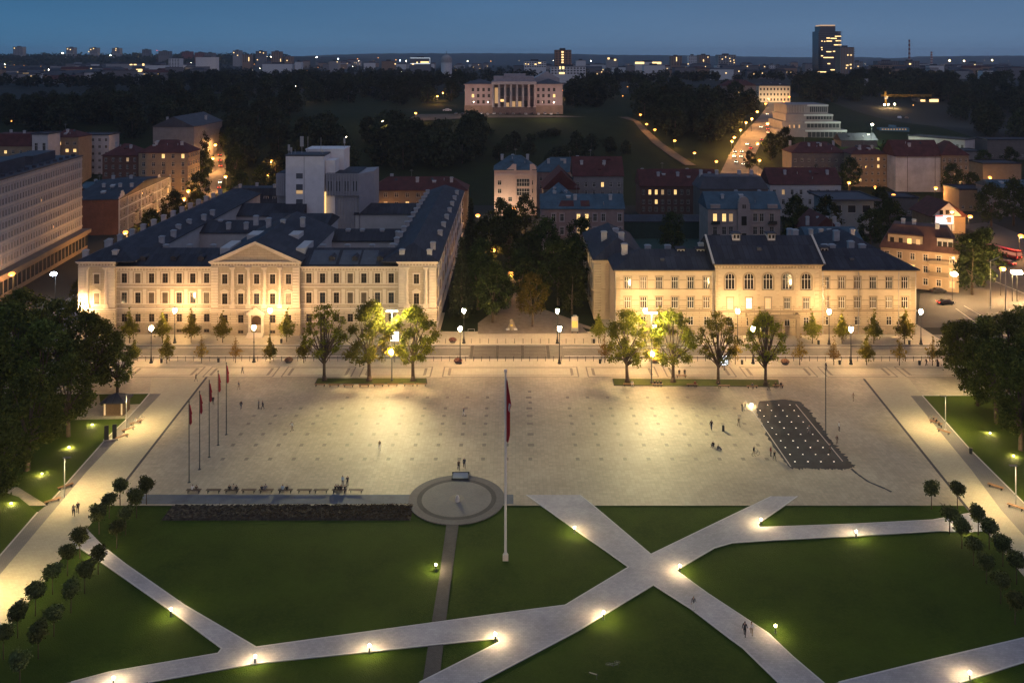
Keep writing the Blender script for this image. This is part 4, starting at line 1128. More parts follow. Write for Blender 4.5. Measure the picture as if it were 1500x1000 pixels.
mb = MB(); mb.box(X_(438), X_(496), 10.01, 20, 0, ZZ(218, 310)); mb.box(X_(438)-.2, X_(496)+.2, 9.9, 20.2, ZZ(218,310)+.002, ZZ(216.5,310)); mb.box(X_(475)+.003, X_(489), 2, 9.99, 0, ZZ(234, 300))
mb.obj('stair_block', W_TOWER, tw)
# ribbed wings
RIB = mat('ribbed_panel', (.27,.275,.305), .8, .1, .4)
for (a, b, nm) in ((475.5, 525, 12), (402.5, 418, 5)):
    mb = MB(); xa, xb = X_(a) + .02, X_(b); y0 = 1.5; zt = ZZ(255, 297); zm = ZZ(287, 297)
    mb.box(xa, xb, y0 + 1.5, y0 + 17, 0, zm); mb.box(xa, xb, y0, y0 + 18, zm + .003, zt)
    for k in range(nm):
        u = xa + (k + .25) * (xb - xa) / nm
        mb.box(u, u + .55, y0 - .35, y0 - .003, zm, zt + .2)
        mb.box(u, u + .9, y0 + .8, y0 + 1.497, 0, zm - .003)
    if a > 450:    # chamfered corner to the right
        xc = X_(541); mb.prism([(xb+.003,y0),(xc,y0+8),(xc,y0+20),(xb+.003,y0+18)], 0, zt)
        for k in range(4): mb.prism([(xb+.3+k*.9,y0-.3+k*1.9),(xb+.7+k*.9,y0+.3+k*1.9),(xb+.7+k*.9,y0+.9+k*1.9),(xb+.3+k*.9,y0+.6+k*1.9)], 0, zm - 1) if False else None
    mb.obj('ribbed_wing', RIB, tw)
    mb = MB(); mb.box(xa + .4, xb - .2, y0 + .4, y0 + 17.6, zt + .21, zt + .3); mb.obj('wing_roof', ROOF_D, tw)
    mb = MB()
    for k in range(nm):
        u = xa + (k + .25) * (xb - xa) / nm
        if k % 3 != 2: mb.box(u + .62, u + .95, y0 - .02, y0 - .004, zm + 1.6, zt - 2.6)
        mb.box(u + 1.0, u + 1.25, y0 + 1.45, y0 + 1.496, 2, zm - .6)
    mb.obj('slit_windows', GLASS_B, tw)
mb = MB()
for k in (0, 1, 2, 3): 
    u = X_(478) + k * 2.8; mb.box(u, u + .7, 2.86, 2.94, 4, ZZ(291, 297)); 
mb.obj('lit_slit', LITD, tw)
mb = MB(); mb.box(X_(475)+.05, X_(475)+.35, .6, 1.4, 3, ZZ(282,296)); mb.obj('lit_slit', LIT, tw)
for px, y, z0, z1, r in ((421, 2, ht, ZZ(212,298), .35), (424.5, 2, ht, ZZ(216,298), .3), (437, 5, ht, ZZ(200,301), .6), (445, 6, ht, ZZ(200,302), .12), (465.5, 5, ht, ZZ(201,302), .15), (493, 14, ZZ(217,310), ZZ(202,310), .3), (428, 4, ht, ZZ(219,300), .1), (470, 3, ht, ZZ(219,300), .1)):
    mb = MB(); mb.tube((X_(px), y, z0), (X_(px), y, z1), .09, n=5)
    if r > .2: mb.box(X_(px)-r, X_(px)+r, y-.2, y+.2, z0 + (z1-z0)*.45, z1)
    mb.obj('antenna', METAL_G, tw)
# --- ordinary houses: name, label, A/B, ...
house('apartment_house', 'brown apartment house with a long dull red hip roof right of the white tower', *AB(541, 684, 345), 14, hh(279, 345), W_BROWN, 'hip', ROOF_R, 4.6,
      floors(15.3, 4, 1.6, 1.9), 9, 1.5, lit={(2, 3)}, dim={(2, 1)}, sides='R', scols=4, chim=3)
house('corner_building', 'old yellow plaster corner building with red roof and balconies at the left street', *AB(203, 275, 410), 16, hh(224, 410), W_OCHRE, 'hip', ROOF_R, 5.5,
      floors(24, 6, 1.4, 2.1), 5, 1.5, lit={(5, 2), (5, 4)}, sides='R', scols=5, chim=2)
house('brick_house', 'low brick wing with red roof left of the yellow corner building', *AB(150, 202.5, 411), 15, hh(228, 411), BRICK, 'hip', ROOF_R, 5, floors(22, 6, 1.4, 1.9), 5, 1.3, dim={(5, 3)}, chim=2)
house('dark_block', 'tall dark grey house end behind the yellow corner building', (P(224, 470), 470), (P(284, 470), 470), 46, hh(186, 470, 6), W_GREY, 'gablef', ROOF_G, 5.5, floors(20, 5), 0, base=6, chim=4, sides='R', scols=0)
cr = house('street_house', 'grey ornate street house with white pilasters and small gables beyond the office block', (-172, 332), (-153.5, 332), 66, 13.6, W_GREY, 'gable', ROOF_D, 3.2,
      [(1.5, 4.2), (6.2, 8.6), (10, 12)], 0, 1.5, sides='R', scols=15, lit={('R', 1, 14)}, chim=5)
cr.rotation_euler = (0, 0, math.radians(5.5))
mb = MB()
for k in (0, 9.5, 25, 31, 46, 52, 65.6): mb.box(9.26, 9.62, k, k + .5, 0, 14.6)
for z in (5.2, 9.3, 13.2): mb.box(9.26, 9.5, 0, 66, z, z + .35)
for k in (1.5, 27, 47.5): mb.prism([(9.26,k),(9.5,k),(9.5,k+4.5),(9.26,k+4.5)], 13.7, 15.6); mb.box(9.26, 9.5, k+1, k+3.5, 15.61, 16.6)
mb.obj('pilasters', mat('trim_grey_white', (.42,.42,.43), .8, .1), cr)
mb = MB()
for k, z in ((18, 5.5), (40, 5.5), (56, 9.4), (36, 9.4)): mb.box(9.26, 10.4, k, k + 3, z, z + .2); mb.box(10.3, 10.4, k, k + 3, z + .2, z + 1.1)
mb.obj('balcony', METAL_D, cr)
mb = MB(); mb.box(-9.25, 9.25, -.08, -.003, -1, 13.5); mb.obj('brick_end', BRICK, cr)
house('red_mansard_house', 'house with red mansard roof and lit attic windows above the office block', *AB(-20, 47, 440), 16, hh(214, 440), W_OCHRE, 'mansard', ROOF_R, 6, floors(23, 6), 6, 1.4, lit={(5, 2)}, chim=2)
house('white_gabled_house', 'narrow white house end beside the red mansard house', *AB(47, 70, 432), 12, hh(197, 432), W_WHITE, 'flat', ROOF_G, .6, [(22, 26)], 2, 1.6)
house('terraced_flat', 'low house with two lit windows under a red roof beyond the office block', *AB(70, 115, 445), 14, hh(201, 445), W_OCHRE, 'hip', ROOF_R, 3.5, floors(27, 7), 4, 1.7, lit={(6, 0), (6, 1), (5, 2), (5, 3)}, chim=1)
house('low_white_block', 'low pale flat block among trees left of the brick wing', *AB(112, 160, 465), 12, hh(198, 465), W_WHITE, 'flat', ROOF_G, .5, floors(27, 7), 5, 1.4)
house('roof_annex', 'blue tin roofed annex between office block and street house', *AB(117, 160, 372), 12, 12.0, BRICK, 'gable', ROOF_B, 2.0, chim=2)
yh = house('dormer_house', 'dark roofed house with white dormers left of the white tower', *AB(325, 417, 345), 13, hh(300, 345), W_BROWN, 'mansard', ROOF_D, 6.2, floors(10.3, 3), 9, 1.2, chim=3)
for px in (354, 389, 402): boxdormer(kids(yh)[-1] if False else [c for c in yh.children if c.name.startswith('roof')][0], P(px, 345) - P(371, 345), .8, 1.8, 2.0, 1.6)
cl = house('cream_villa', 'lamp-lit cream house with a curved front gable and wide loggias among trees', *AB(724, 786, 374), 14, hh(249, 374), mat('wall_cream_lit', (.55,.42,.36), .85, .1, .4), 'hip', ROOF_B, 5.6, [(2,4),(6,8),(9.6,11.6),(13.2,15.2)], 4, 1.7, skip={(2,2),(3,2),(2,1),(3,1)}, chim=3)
mb = MB(); w_ = cl
for z0, z1 in ((12.6, 16), (8.6, 11.8)): mb.box(.5, 6.2, -.02 - .03, -.012, z0, z1)
mb.obj('loggia', GLASS_B, cl)
mb = MB()
for z0, z1 in ((12.6, 16), (8.6, 11.8)):
    for k in range(6): mb.box(.5 + k*1.1, .62 + k*1.1, -.14, -.055, z0, z1)
    for z in (z0, (z0+z1)/2, z1 - .1): mb.box(.5, 6.2, -.16, -.054, z, z + .12)
mb.obj('loggia_frame', FRAME_W, cl)
mb = MB(); mb.box(-.6, .4, -.5, -.003, 0, 22.4); mb.box(6.3, 7.3, -.5, -.003, 0, 22.4); mb.box(-9, 9, -.7, -.501, 17.2, 17.7)
mb.face([(-4,-.3,20.0),(-.6,-.3,20.0),(-.6,-.3,22.6),(-1.4,-.3,22.4),(-2.4,-.3,21.2)]); mb.face([(7.3,-.3,20.0),(9.2,-.3,20.0),(9,-.3,21.2),(8.2,-.3,22.4),(7.3,-.3,22.6)])
mb.obj('front_gable', MATS['wall_cream_lit'], cl)
house('blue_roof_house', 'house with a long pale blue tin roof right behind the cream villa', *AB(787, 862, 392), 13, hh(252, 392), W_PINK, 'hip', ROOF_B, 6, floors(16, 4), 7, 1.2, chim=3)
rd = house('red_roof_house', 'grey brick house with a steep red roof and one lit window in the middle', *AB(840, 913, 352), 15, hh(258, 352), W_GREY, 'gable', ROOF_R, 7.2, [(3,4.8),(8,9.8),(12.2,14.2),(15.6,17.6)], 6, 1.2, lit={(3, 3)}, chim=2)
house('red_gable_house', 'dark house with its gable end and red roof towards the square', *AB(796, 848, 344), 18, hh(277, 344), W_DARK, 'gablef', ROOF_R, 7.5, floors(14, 4), 3, 1.1, chim=1)
pk = house('pink_house', 'dusty pink house with a blue tin roof patched by two red stripes', *AB(793, 914, 300), 13, hh(306, 300), W_PINK, 'gable', ROOF_B, 4.2, [(1.5,4),(6.6,9.2),(11.3,13.9)], 10, 1.35, lit={(2, 4), (2, 5), (1, 5)}, dim={(1, 4)}, chim=3, style='tall', trim=mat('trim_pinkish', (.42,.36,.35), .8, .1), split=False, skip={(2,0),(2,3),(2,8)})
rfo = [c for c in pk.children if c.name.startswith('roof')][0]
mb = MB()
for xa, xb in ((-8.5, -3.0), (-.6, 2.6)):
    mb.face([(xa, .6, .2 + 4.2*.14), (xb, .6, .2 + 4.2*.14), (xb, 5.6, .2 + 4.2*.84), (xa + (2 if xa < -5 else 0), 5.6, .2 + 4.2*.84)])
mb.obj('roof_patch', ROOF_R, rfo)
house('blue_wing', 'rear wing with a pale blue hipped tin roof joined behind the pink house', *AB(800, 846, 314), 22, hh(300, 314), W_GREY, 'gablef', ROOF_B, 5.0, chim=2)
house('brick_tenement', 'red brick tenement with four lit windows and a red roof near the park path', *AB(938, 1050, 372), 14, hh(273, 372), mat('wall_brickish', (.12,.07,.06), .9, .2, .4, .2), 'gable', ROOF_R, 6.6, [(2,4),(5.2,7.2),(9.3,11.5)], 12, 1.25, lit={(2, 1), (2, 2), (2, 5), (1, 2)}, dim={(2,3)}, chim=5)
house('grey_roof_house', 'dark house with a dormered blue grey roof behind the ornate grey house', *AB(1026, 1125, 345), 14, hh(277, 345), W_DARK, 'mansard', ROOF_G, 4.6, [(9.6,11.4)], 9, 1.2, lit={(0, 1)}, chim=4)
ob = house('ornate_house', 'ornate grey house with arched attic gable, blue tin roof and balconies behind the school', *AB(1037, 1143, 300), 14, hh(306, 300), mat('wall_ornate', (.33,.27,.25), .85, .15, .4, .1), 'gable', ROOF_B, 5.0, [(2,4.4),(6.6,9.4),(11.2,14.0)], 0, 1.45, us=[-10.2,-7,-4.6,-.2,3.9,6.2,9.8], lit={(2, 0), (2, 1)}, dim={(2, 2)}, style='tall', trim=mat('trim_ornate', (.37,.31,.285), .85, .12), chim=3)
mb = MB(); mb.box(-2.3, 1.9, -.7, -.003, 0, 17.6); mb.box(-2.5, 2.1, -.8, -.71, 15, 15.5)
mb.box(-2.0, 1.6, -.7, 1, 17.61, 18.4)
for k in range(9):
    a0, a1 = math.pi*k/9, math.pi*(k+1)/9
    mb.face([(-.2,-.72,18.4),(-.2+1.7*math.cos(a0),-.72,18.4+1.7*math.sin(a0)),(-.2+1.7*math.cos(a1),-.72,18.4+1.7*math.sin(a1))])
    mb.face([(-.2+1.7*math.cos(a0),-.72,18.4+1.7*math.sin(a0)),(-.2+1.7*math.cos(a1),-.72,18.4+1.7*math.sin(a1)),(-.2+1.7*math.cos(a1),.9,18.4+1.7*math.sin(a1)),(-.2+1.7*math.cos(a0),.9,18.4+1.7*math.sin(a0))])
for x in (-11.8, 8.3): mb.box(x, x + 3.4, -.3, .8, 15.5, 17.2)
mb.obj('front_gable', MATS['wall_ornate'], ob)
mb = MB(); mb.box(-1.1, .7, -.75, -.704, 10.0, 13.2); mb.box(-1, .6, -.75, -.704, 4.5, 7.2); mb.box(-.75, -.35, -.75, -.704, 15.9, 17.3); mb.box(-.05, .35, -.75, -.704, 15.9, 17.3)
mb.obj('window', GLASS, ob)
for x, z in ((-10.2, 10.6), (9.8, 10.6), (-10.2, 6.0)):
    mb = MB(); mb.box(x-1.5, x+1.5, -1.1, -.003, z-.2, z); mb.box(x-1.5, x+1.5, -1.1, -1.04, z, z+1.0); mb.obj('balcony', METAL_D, ob)
house('long_red_roof', 'long white house with a red roof and skylights below the busy road', *AB(1128, 1232, 370), 15, hh(270.5, 370), W_WHITE, 'gable', ROOF_R, 6.4, [(1.5,3.2),(5.4,7.6),(9.6,11.8)], 8, 1.3, dim={(2,1)}, chim=2)
mo = house('modern_house', 'modern grey house with an oversailing flat roof and a dark upper storey', *AB(1216, 1280, 335), 18, hh(293, 335), mat('wall_modern', (.22,.26,.28), .7, .1), 'flat', ROOF_G, .5, [(8, 11)], 3, 3.2, pane='b', style='slim', over=2.2)
house('rear_school_roof', 'low annex with a blue tin roof and white chimneys right behind the school', *AB(1190, 1268, 252), 18, hh(362, 252), W_GREY, 'gable', ROOF_B, 4.2, chim=5)
house('red_gabled_row', 'small terracotta gabled house with a row of white chimneys behind the school', *AB(1187, 1234, 285), 16, hh(342, 285), W_ORANGE, 'gablef', ROOF_R, 5.5, [(2, 4)], 2, 1.2, chim=4)
cb = house('attic_corner_house', 'warm lit three storey corner house with balconies and attic dormers right of the school', (P(1290, 259), 259), (P(1404.5, 249), 249), 12, 11.4, mat('wall_warm_ochre', (.36,.27,.18), .85, .12, .4, .1), 'mansard', mat('tile_roof_brown', (.09,.045,.038), .8, .3, .5, .3), 6.6,
      [(1.3, 3.2), (4.9, 6.9), (8.4, 10.3)], 6, 1.25, lit={(1, 2)}, dim={(0, 5), (1, 5)}, style='tall', trim=mat('trim_ochre', (.46,.36,.26), .85, .1), frame=FRAME_W, split=True)
rfo = [c for c in cb.children if c.name.startswith('roof')][0]
for x, w_, pn in ((-3.8, 9.5, 1), (6.9, 4.2, 0)):
    mb = MB(); mb.box(x - w_/2, x + w_/2, .5, 6, .3, 4.0); o = mb.obj('dormer', MATS['wall_warm_ochre'] if x < 0 else W_WHITE, rfo)
    n = 4 if x < 0 else 3
    for k in range(n):
        q = x - w_/2 + (k + .5) * w_/n
        mb = MB(); mb.box(q-.55, q+.55, .42, .497, 1.3, 3.1); mb.obj('window', LIT if (x < 0 and k in (2,)) else (LITD if (x < 0 and k == 3) else GLASS), o)
    mb = MB(); mb.box(x - w_/2 - .3, x + w_/2 + .3, .2, 8, 4.003, 4.3); mb.obj('dormer_roof', MATS['tile_roof_brown'], o)
chimneys(rfo, [(-4.6, 5, 5), (-1.6, 5, 5), (4.8, 3.4, 4.6)], 1.1, 3.0)
for x, z in ((5.3, 4.7), (5.3, 8.2)):
    mb = MB(); mb.box(x-2.6, x+2.6, -1.2, -.003, z-.25, z); mb.box(x-2.6, x+2.6, -1.2, -1.12, z, z+1.0)
    for q in (-2.6, 2.5): mb.box(x+q, x+q+.1, -1.119, -.003, z, z+1.0)
    mb.obj('balcony', W_BROWN, cb)
gh = house('gabled_shop_house', 'house with a white gable end and a bright billboard at the right', *AB(1364, 1414, 335), 16, hh(317, 335), W_OCHRE, 'gablef', ROOF_R, 5.6, [(3.6, 5.4)], 0, over=.9)
mb = MB(); mb.face([(-6.8,-.95,6.9),(4.8,-.95,6.9),(-.2,-.95,12.0)]); mb.box(-4.6, 2.2, -.4, -.003, 1, 6.6); mb.obj('gable_wall', W_WHITE, gh)
mb = MB()
for x in (-3.2, -.8, 1.2): mb.box(x-.7, x+.7, -1.0, -.96, 7.6, 9.3)
mb.obj('window', GLASS, gh)
bb = thing('billboard', 'brightly lit white billboard with a red strip on a gabled house', 'billboard', (P(1383.5, 331), 331, 0))
Yb = 331
mb = MB(); mb.box(-3.7, 3.7, 0, .3, ZZ(329, Yb), ZZ(314.5, Yb)); mb.obj('board', METAL_D, bb)
mb = MB(); mb.box(-3.55, 3.55, -.03, -.003, ZZ(328.4, Yb), ZZ(315.2, Yb)); mb.obj('poster', mat('poster_white', (.7,.7,.75), .6, .12, .5, emit=(.75,.8,1), es=.35), bb)
mb = MB(); mb.box(-3.5, -.6, -.06, -.031, ZZ(317.4, Yb), ZZ(315.6, Yb)); mb.mi = 1; mb.prism([(1,-.06),(2.6,-.06),(2.6,-.031),(1,-.031)], ZZ(326,Yb), ZZ(318,Yb)); mb.prism([(.5,-.055),(1,-.055),(1,-.031),(.5,-.031)], ZZ(322,Yb), ZZ(319.5,Yb)); mb.obj('printed_figure', [mat('poster_red', (.5,.04,.05), .6, 0, emit=(.8,.1,.08), es=.3), mat('poster_tan', (.25,.17,.12), .6, .1)], bb)
for x in (-3, 3): mb = MB(); mb.tube((x, .45, ter(bb.location.x, Yb)), (x, .45, ZZ(316, Yb)), .12, n=6); mb.obj('post', METAL_D, bb)
light('billboard_lamp', 'POINT', (-.6, -2.2, ZZ(329, Yb)), 700, (.85, .92, 1), bb, .2)
# stepped office on the slope right of the road
Ys = 545; bs = ter(P(1190, Ys), Ys) - 3
so = thing('stepped_office', 'stepped grey office building whose ribbon-window floors widen towards the bottom', 'building', (P(1140, Ys), Ys, bs), 0)
mb = MB(); pxm = Ys / F
lv = [(1152, 1213, 153, 167), (1150, 1219, 167, 177.5), (1144, 1229, 177.5, 189.5), (1135, 1237, 189.5, 203)]
for k, (a, b, t, q) in enumerate(lv):
    mb.box((a-1140)*pxm, (b-1140)*pxm, -k*1.2, 26, ZZ(q, Ys) - bs - (12 if k == 3 else 0), ZZ(t, Ys) - bs - .003*k)
mb.obj('wall', mat('wall_office_grey', (.20,.19,.21), .8, .12, .3), so)
for k, (a, b, t, q) in enumerate(lv):
    mb = MB(); x0 = (1180-1140)*pxm if k else (1186-1140)*pxm; x1 = (b-1.5-1140)*pxm
    mb.box(x0 - 1.5, x1 + .8, -k*1.2-.35, -k*1.2-.003, ZZ(t, Ys)-bs-1.3, ZZ(t, Ys)-bs-.2); mb.obj('parapet', mat('parapet_white', (.42,.45,.48), .7, .1), so)
    mb = MB(); n = 9
    for j in range(n):
        u = x0 + j * (x1-x0)/n; mb.box(u+.2, u + (x1-x0)/n - .2, -k*1.2-.06, -k*1.2-.003, ZZ(q, Ys)-bs+1.2, ZZ(t, Ys)-bs-1.5)
    mb.obj('ribbon_window', GLASS_B, so)
mb = MB()
for px in (1154, 1160.5, 1168): mb.box((px-1141)*pxm, (px-1139)*pxm, -3.7, -3.61, ZZ(187,Ys)-bs, ZZ(182.5,Ys)-bs)
mb.obj('lit_window', LITD, so)
mb = MB()
for k in range(12): mb.box(5.5 + k*1.0, 5.75 + k*1.0, -.3, -.003, ZZ(165,Ys)-bs, ZZ(155,Ys)-bs)
mb.obj('facade_ribs', CONC, so)
ws = house('plaster_warehouse', 'long house with a blank whitewashed wall and red roof by the dark trees', *AB(1312, 1379, 432), 16, hh(229, 432), mat('wall_whitewash', (.40,.41,.45), .9, .3, .12, .1), 'gable', ROOF_R, 7.5, chim=1)
mb = MB()
for x in (-5.6, 8.4): mb.box(x-.12, x+.12, -.1, -.003, -2, 20)
mb.box(-11, 11.5, -.14, -.003, 18.6, 18.9); mb.obj('downpipe', W_DARK, ws)
house('warehouse_flats', 'grey brown four storey flats with lit windows at the right end of the whitewashed wall', *AB(1379.4, 1419, 431), 17, hh(227.5, 431), W_BROWN, 'hip', ROOF_R, 6.5, floors(20, 5, 1, 2), 5, 1.3, lit={(1, 3)}, dim={(2, 2), (2, 0)}, sides='R', scols=4)
house('ochre_tenement', 'tall ochre tenement with an upright lit stair window behind dark trees', *AB(1247, 1300, 442), 16, hh(226, 442), W_OCHRE, 'hip', ROOF_R, 4, floors(19, 5), 6, 1.2, lit={(4, 4), (3, 4), (1, 0), (1, 1)}, chim=2)
house('dim_villa', 'dim old house with a light pediment below the stepped office', *AB(1160, 1240, 452), 16, hh(224, 452), W_DARK, 'hip', ROOF_R, 5, floors(18, 4), 8, 1.3, chim=4)
house('small_gable_house', 'small dark house with three lit windows behind the ochre tenement', *AB(1232, 1285, 520), 12, hh(206, 520, 8), W_DARK, 'gable', ROOF_D, 4, [(1, 3), (4.4, 6.6)], 5, 1.2, lit={(1, 0), (1, 2), (1, 4)}, base=8)
house('long_pale_school', 'long pale two storey block on the terrace at the right', (P(1331, 528), 528), (P(1413, 500), 500), 12, 12, W_WHITE, 'flat', ROOF_G, .5, [(2, 4.2), (7, 9.2)], 12, 1.5, base=9, skirt=8)
for a, b, py, Y, c, lab in ((1396, 1440, 222, 470, W_GREY, 'low grey workshop right of the whitewashed house'), (1440, 1496, 240, 440, W_BROWN, 'low brown shed by the right hand street lamps'), (1455, 1530, 275, 372, W_GREY, 'grey house with a blue roof at the right edge'), (1405, 1462, 278, 385, W_OCHRE, 'yellow wall of a low house lit by street lamps'), (1446, 1520, 205, 500, W_DARK, 'dark flat shed under the wooded hill at the right edge'), (1300, 1345, 290, 372, W_DARK, 'dark shed with flat roof between the right hand trees')):
    house('low_building', lab, *AB(a, b, Y), 14, max(3, hh(py, Y, ter(P(a, Y), Y))), c, 'gable' if 'blue' in lab else 'flat', ROOF_B if 'blue' in lab else ROOF_D, 2.5 if 'blue' in lab else .4, [(1, 2.4)], 5, 1.3, base=ter(P(a, Y), Y), skirt=4)
gr_ = thing('green_hall', 'low dark green metal hall in the yard behind the school', 'hall', (P(975, 325), 325, 0))
mb = MB(); mb.box(-16, 16, 0, 14, 0, 6.5); mb.obj('wall', mat('green_metal', (.02,.05,.045), .6, .2, .5), gr_)
mb = MB(); gableroof(mb, -16.5, 16.5, -.5, 14.5, 6.6, 1.2); mb.obj('roof', ROOF_D, gr_)
sheet('sports_court', [(916,392),(1035,392),(1030,330),(920,330)], .02, mat('green_court', (.02,.055,.05), .9, .2, .2))
# palace on the hill
pp = G(752, 166); Yp = pp.y; bz = pp.z - .3
pal = thing('hill_palace', 'symmetrical classical palace with six columns on top of the grassy hill', 'building', (P(752, Yp), Yp, bz))
q = Yp / F; Xp = lambda px: (px - 752) * q; Zp = lambda py: ZZ(py, Yp) - bz
PALM = mat('palace_plaster', (.40,.31,.30), .85, .16, .15, .1); PALB = mat('palace_base', (.24,.17,.13), .9, .2, .3)
for a, b, pxs in ((681, 721.5, [692.8,700.5,708.3,716.2]), (785, 824, [788.5,796,804,811.7])):
    mb = MB(); holes = []
    for p in pxs:
        for (t, bt) in ((129, 134), (138, 143), (147, 152)): holes.append((Xp(p)-.85, Xp(p)+.85, Zp(bt), Zp(t)))
    wall(mb, Xp(a), Xp(b), Zp(154.5), Zp(124.5), holes, lambda u, dp, z: (u, dp, z))
    for x in (Xp(a), Xp(b)): mb.face([(x,0,0),(x,22,0),(x,22,Zp(124.5)),(x,0,Zp(124.5))])
    mb.obj('wall', PALM, pal)
    for h_ in holes: add_window(pal, ((h_[0]+h_[1])/2, 0, h_[2]), 0, 1.7, h_[3]-h_[2], 'plain', 'l' if (abs(h_[0] - Xp(pxs[0 if a < 700 else 3]) + .85) < .1 and 14 > 0 and abs(h_[3]-Zp(138)) < .1) else 'd', None, FRAME_D, False)
    mb = MB(); mb.box(Xp(a)-.3, Xp(b)+.3, -.4, 22, -3, Zp(154.6)); mb.obj('plinth', PALB, pal)
    mb = MB(); mb.box(Xp(a)-.8, Xp(b)+.8, -.8, 22.8, Zp(124.4), Zp(123.4)); o = mb.obj('cornice', PALM, pal)
    rf = roofmesh('hip', Xp(b)-Xp(a), 22, 3.2, .5).obj('roof', ROOF_G, pal, loc=((Xp(a)+Xp(b))/2, 0, Zp(123.2)))
mb = MB(); mb.box(Xp(721.6), Xp(784.9), 3, 20, -3, Zp(124)); mb.box(Xp(721.6), Xp(784.9), -2.6, 2.99, -3, Zp(157)); mb.obj('wall', mat('palace_dark', (.10,.075,.075), .9, .4, .3), pal)
mb = MB(); mb.box(Xp(720), Xp(786), -2.8, 20.5, Zp(123.9), Zp(119.5)); mb.box(Xp(723), Xp(782), 2, 18, Zp(119.49), Zp(112)); mb.box(Xp(738), Xp(770), 5, 16, Zp(111.99), Zp(108.5)); mb.obj('attic', mat('palace_attic', (.30,.28,.30), .85, .2, .3), pal)
for k in range(8):
    px = 722.5 + k * 8.7
    mb = MB(); mb.tube((Xp(px), -1.6, Zp(157)), (Xp(px), -1.6, Zp(124)), .85, .72, n=10); mb.box(Xp(px)-1, Xp(px)+1, -2.6, -.6, Zp(157), Zp(156)); mb.obj('column', MATS['palace_attic'] if k < 6 else PALM, pal)
for px, t, bt, m_ in ((727, 129, 152, LITD), (735.5, 146, 149.5, LIT), (743.5, 151, 157, LITD), (752.5, 149, 157, LITD), (761.5, 149, 157, LITD), (744, 129, 141, GLASS), (752.5, 129, 141, GLASS), (761.5, 129, 141, GLASS), (770, 129, 141, GLASS), (778, 129, 141, GLASS), (735.5, 129, 141, GLASS), (770, 148, 157, GLASS)):
    mb = MB(); mb.box(Xp(px)-1.1, Xp(px)+1.1, 2.9, 2.997, Zp(bt), Zp(t)); mb.obj('window', m_, pal)
mb = MB(); gableroof(mb, Xp(783), Xp(822), 20, 44, Zp(116), 5.2, 'y'); mb.box(Xp(783), Xp(822), 20.2, 43.8, 0, Zp(116.2)); mb.obj('rear_hall', mat('palace_hall', (.33,.33,.36), .8, .1), pal)
# bright administration building at the top of the road
bp_ = G(1134, 150.5)
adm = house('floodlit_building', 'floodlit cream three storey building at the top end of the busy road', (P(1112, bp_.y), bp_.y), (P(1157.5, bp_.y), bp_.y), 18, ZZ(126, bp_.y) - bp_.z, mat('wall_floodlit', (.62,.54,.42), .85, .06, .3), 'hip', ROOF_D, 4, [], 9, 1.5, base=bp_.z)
hA = ZZ(126, bp_.y) - bp_.z
mb = MB()
for r_ in range(3):
    for k in range(9):
        mb = MB(); x = -12.6 + k * 3.1; mb.box(x-.7, x+.7, -.06, -.004, 1.6 + r_*hA/3.2, 1.6 + r_*hA/3.2 + 2.2); mb.obj('window', GLASS, adm)
house('lamp_side_house', 'grey house with lit windows left of the floodlit building', (P(1058, bp_.y-25), bp_.y-25), (P(1108, bp_.y-25), bp_.y-25), 18, ZZ(124, bp_.y-25) - bp_.z, W_GREY, 'hip', ROOF_R, 5, [(2, 4), (6.4, 8.6), (10.5, 12.5)], 9, 1.6, lit={(1, 5), (2, 4)}, dim={(2, 7)}, base=bp_.z - 1)
# ------------------------------------------------------------------ trees
def quads(name, cen, nrm, size, rng, m, aspect=.6):
    """many small leaf quads -> mesh"""
    n = len(cen)
    a = np.cross(nrm, rng.normal(size=(n, 3))); a /= np.linalg.norm(a, axis=1)[:, None] + 1e-9
    b = np.cross(nrm, a); b /= np.linalg.norm(b, axis=1)[:, None] + 1e-9
    s = size[:, None] * .5
    V = np.stack([cen - a*s, cen - b*s*aspect + nrm*s*.15, cen + a*s, cen + b*s*aspect + nrm*s*.15], 1).reshape(-1, 3)
    me = bpy.data.meshes.new(name)
    me.vertices.add(n*4); me.vertices.foreach_set('co', V.astype(np.float32).ravel())
    me.loops.add(n*4); me.loops.foreach_set('vertex_index', np.arange(n*4, dtype=np.int32))
    me.polygons.add(n); me.polygons.foreach_set('loop_start', np.arange(0, n*4, 4, dtype=np.int32))
    try: me.polygons.foreach_set('loop_total', np.full(n, 4, dtype=np.int32))
    except Exception: pass
    me.materials.append(m); me.update(); me.validate()
    return me
def crown(name, clumps, n, size, seed, m, shell=.55, flat=.35):
    rng = np.random.default_rng(seed)
    w = np.array([c[3] ** 2 for c in clumps]); w /= w.sum()
    k = rng.choice(len(clumps), n, p=w)
    C = np.array(clumps)
    d = rng.normal(size=(n, 3)); d /= np.linalg.norm(d, axis=1)[:, None]
    r = C[k, 3] * (shell + (1 - shell) * rng.random(n)) ** 1.0 * (1 + .16 * rng.normal(size=n))
    cen = C[k, :3] + d * r[:, None] * np.array([1, 1, .82])
    nr = d * .7 + rng.normal(size=(n, 3)) * .6 + np.array([0, 0, flat]); nr /= np.linalg.norm(nr, axis=1)[:, None]
    return quads(name, cen, nr, size * (.6 + .8 * rng.random(n)), rng, m)
def limbs(mb, base, top, r, clumps, n, rr, bend=.15):
    mb.tube(base, top, r, r * .6, 8)
    for c in clumps[:n]:
        s = Vector(base).lerp(Vector(top), rr.uniform(.6, 1.0)); e_ = Vector(c[:3])
        mid = s.lerp(e_, .5) + Vector((rr.uniform(-.3,.3), rr.uniform(-.3,.3), rr.uniform(.0,.5)))
        mb.tube(s, mid, r * .42, r * .28, 5); mb.tube(mid, e_, r * .28, r * .1, 5)
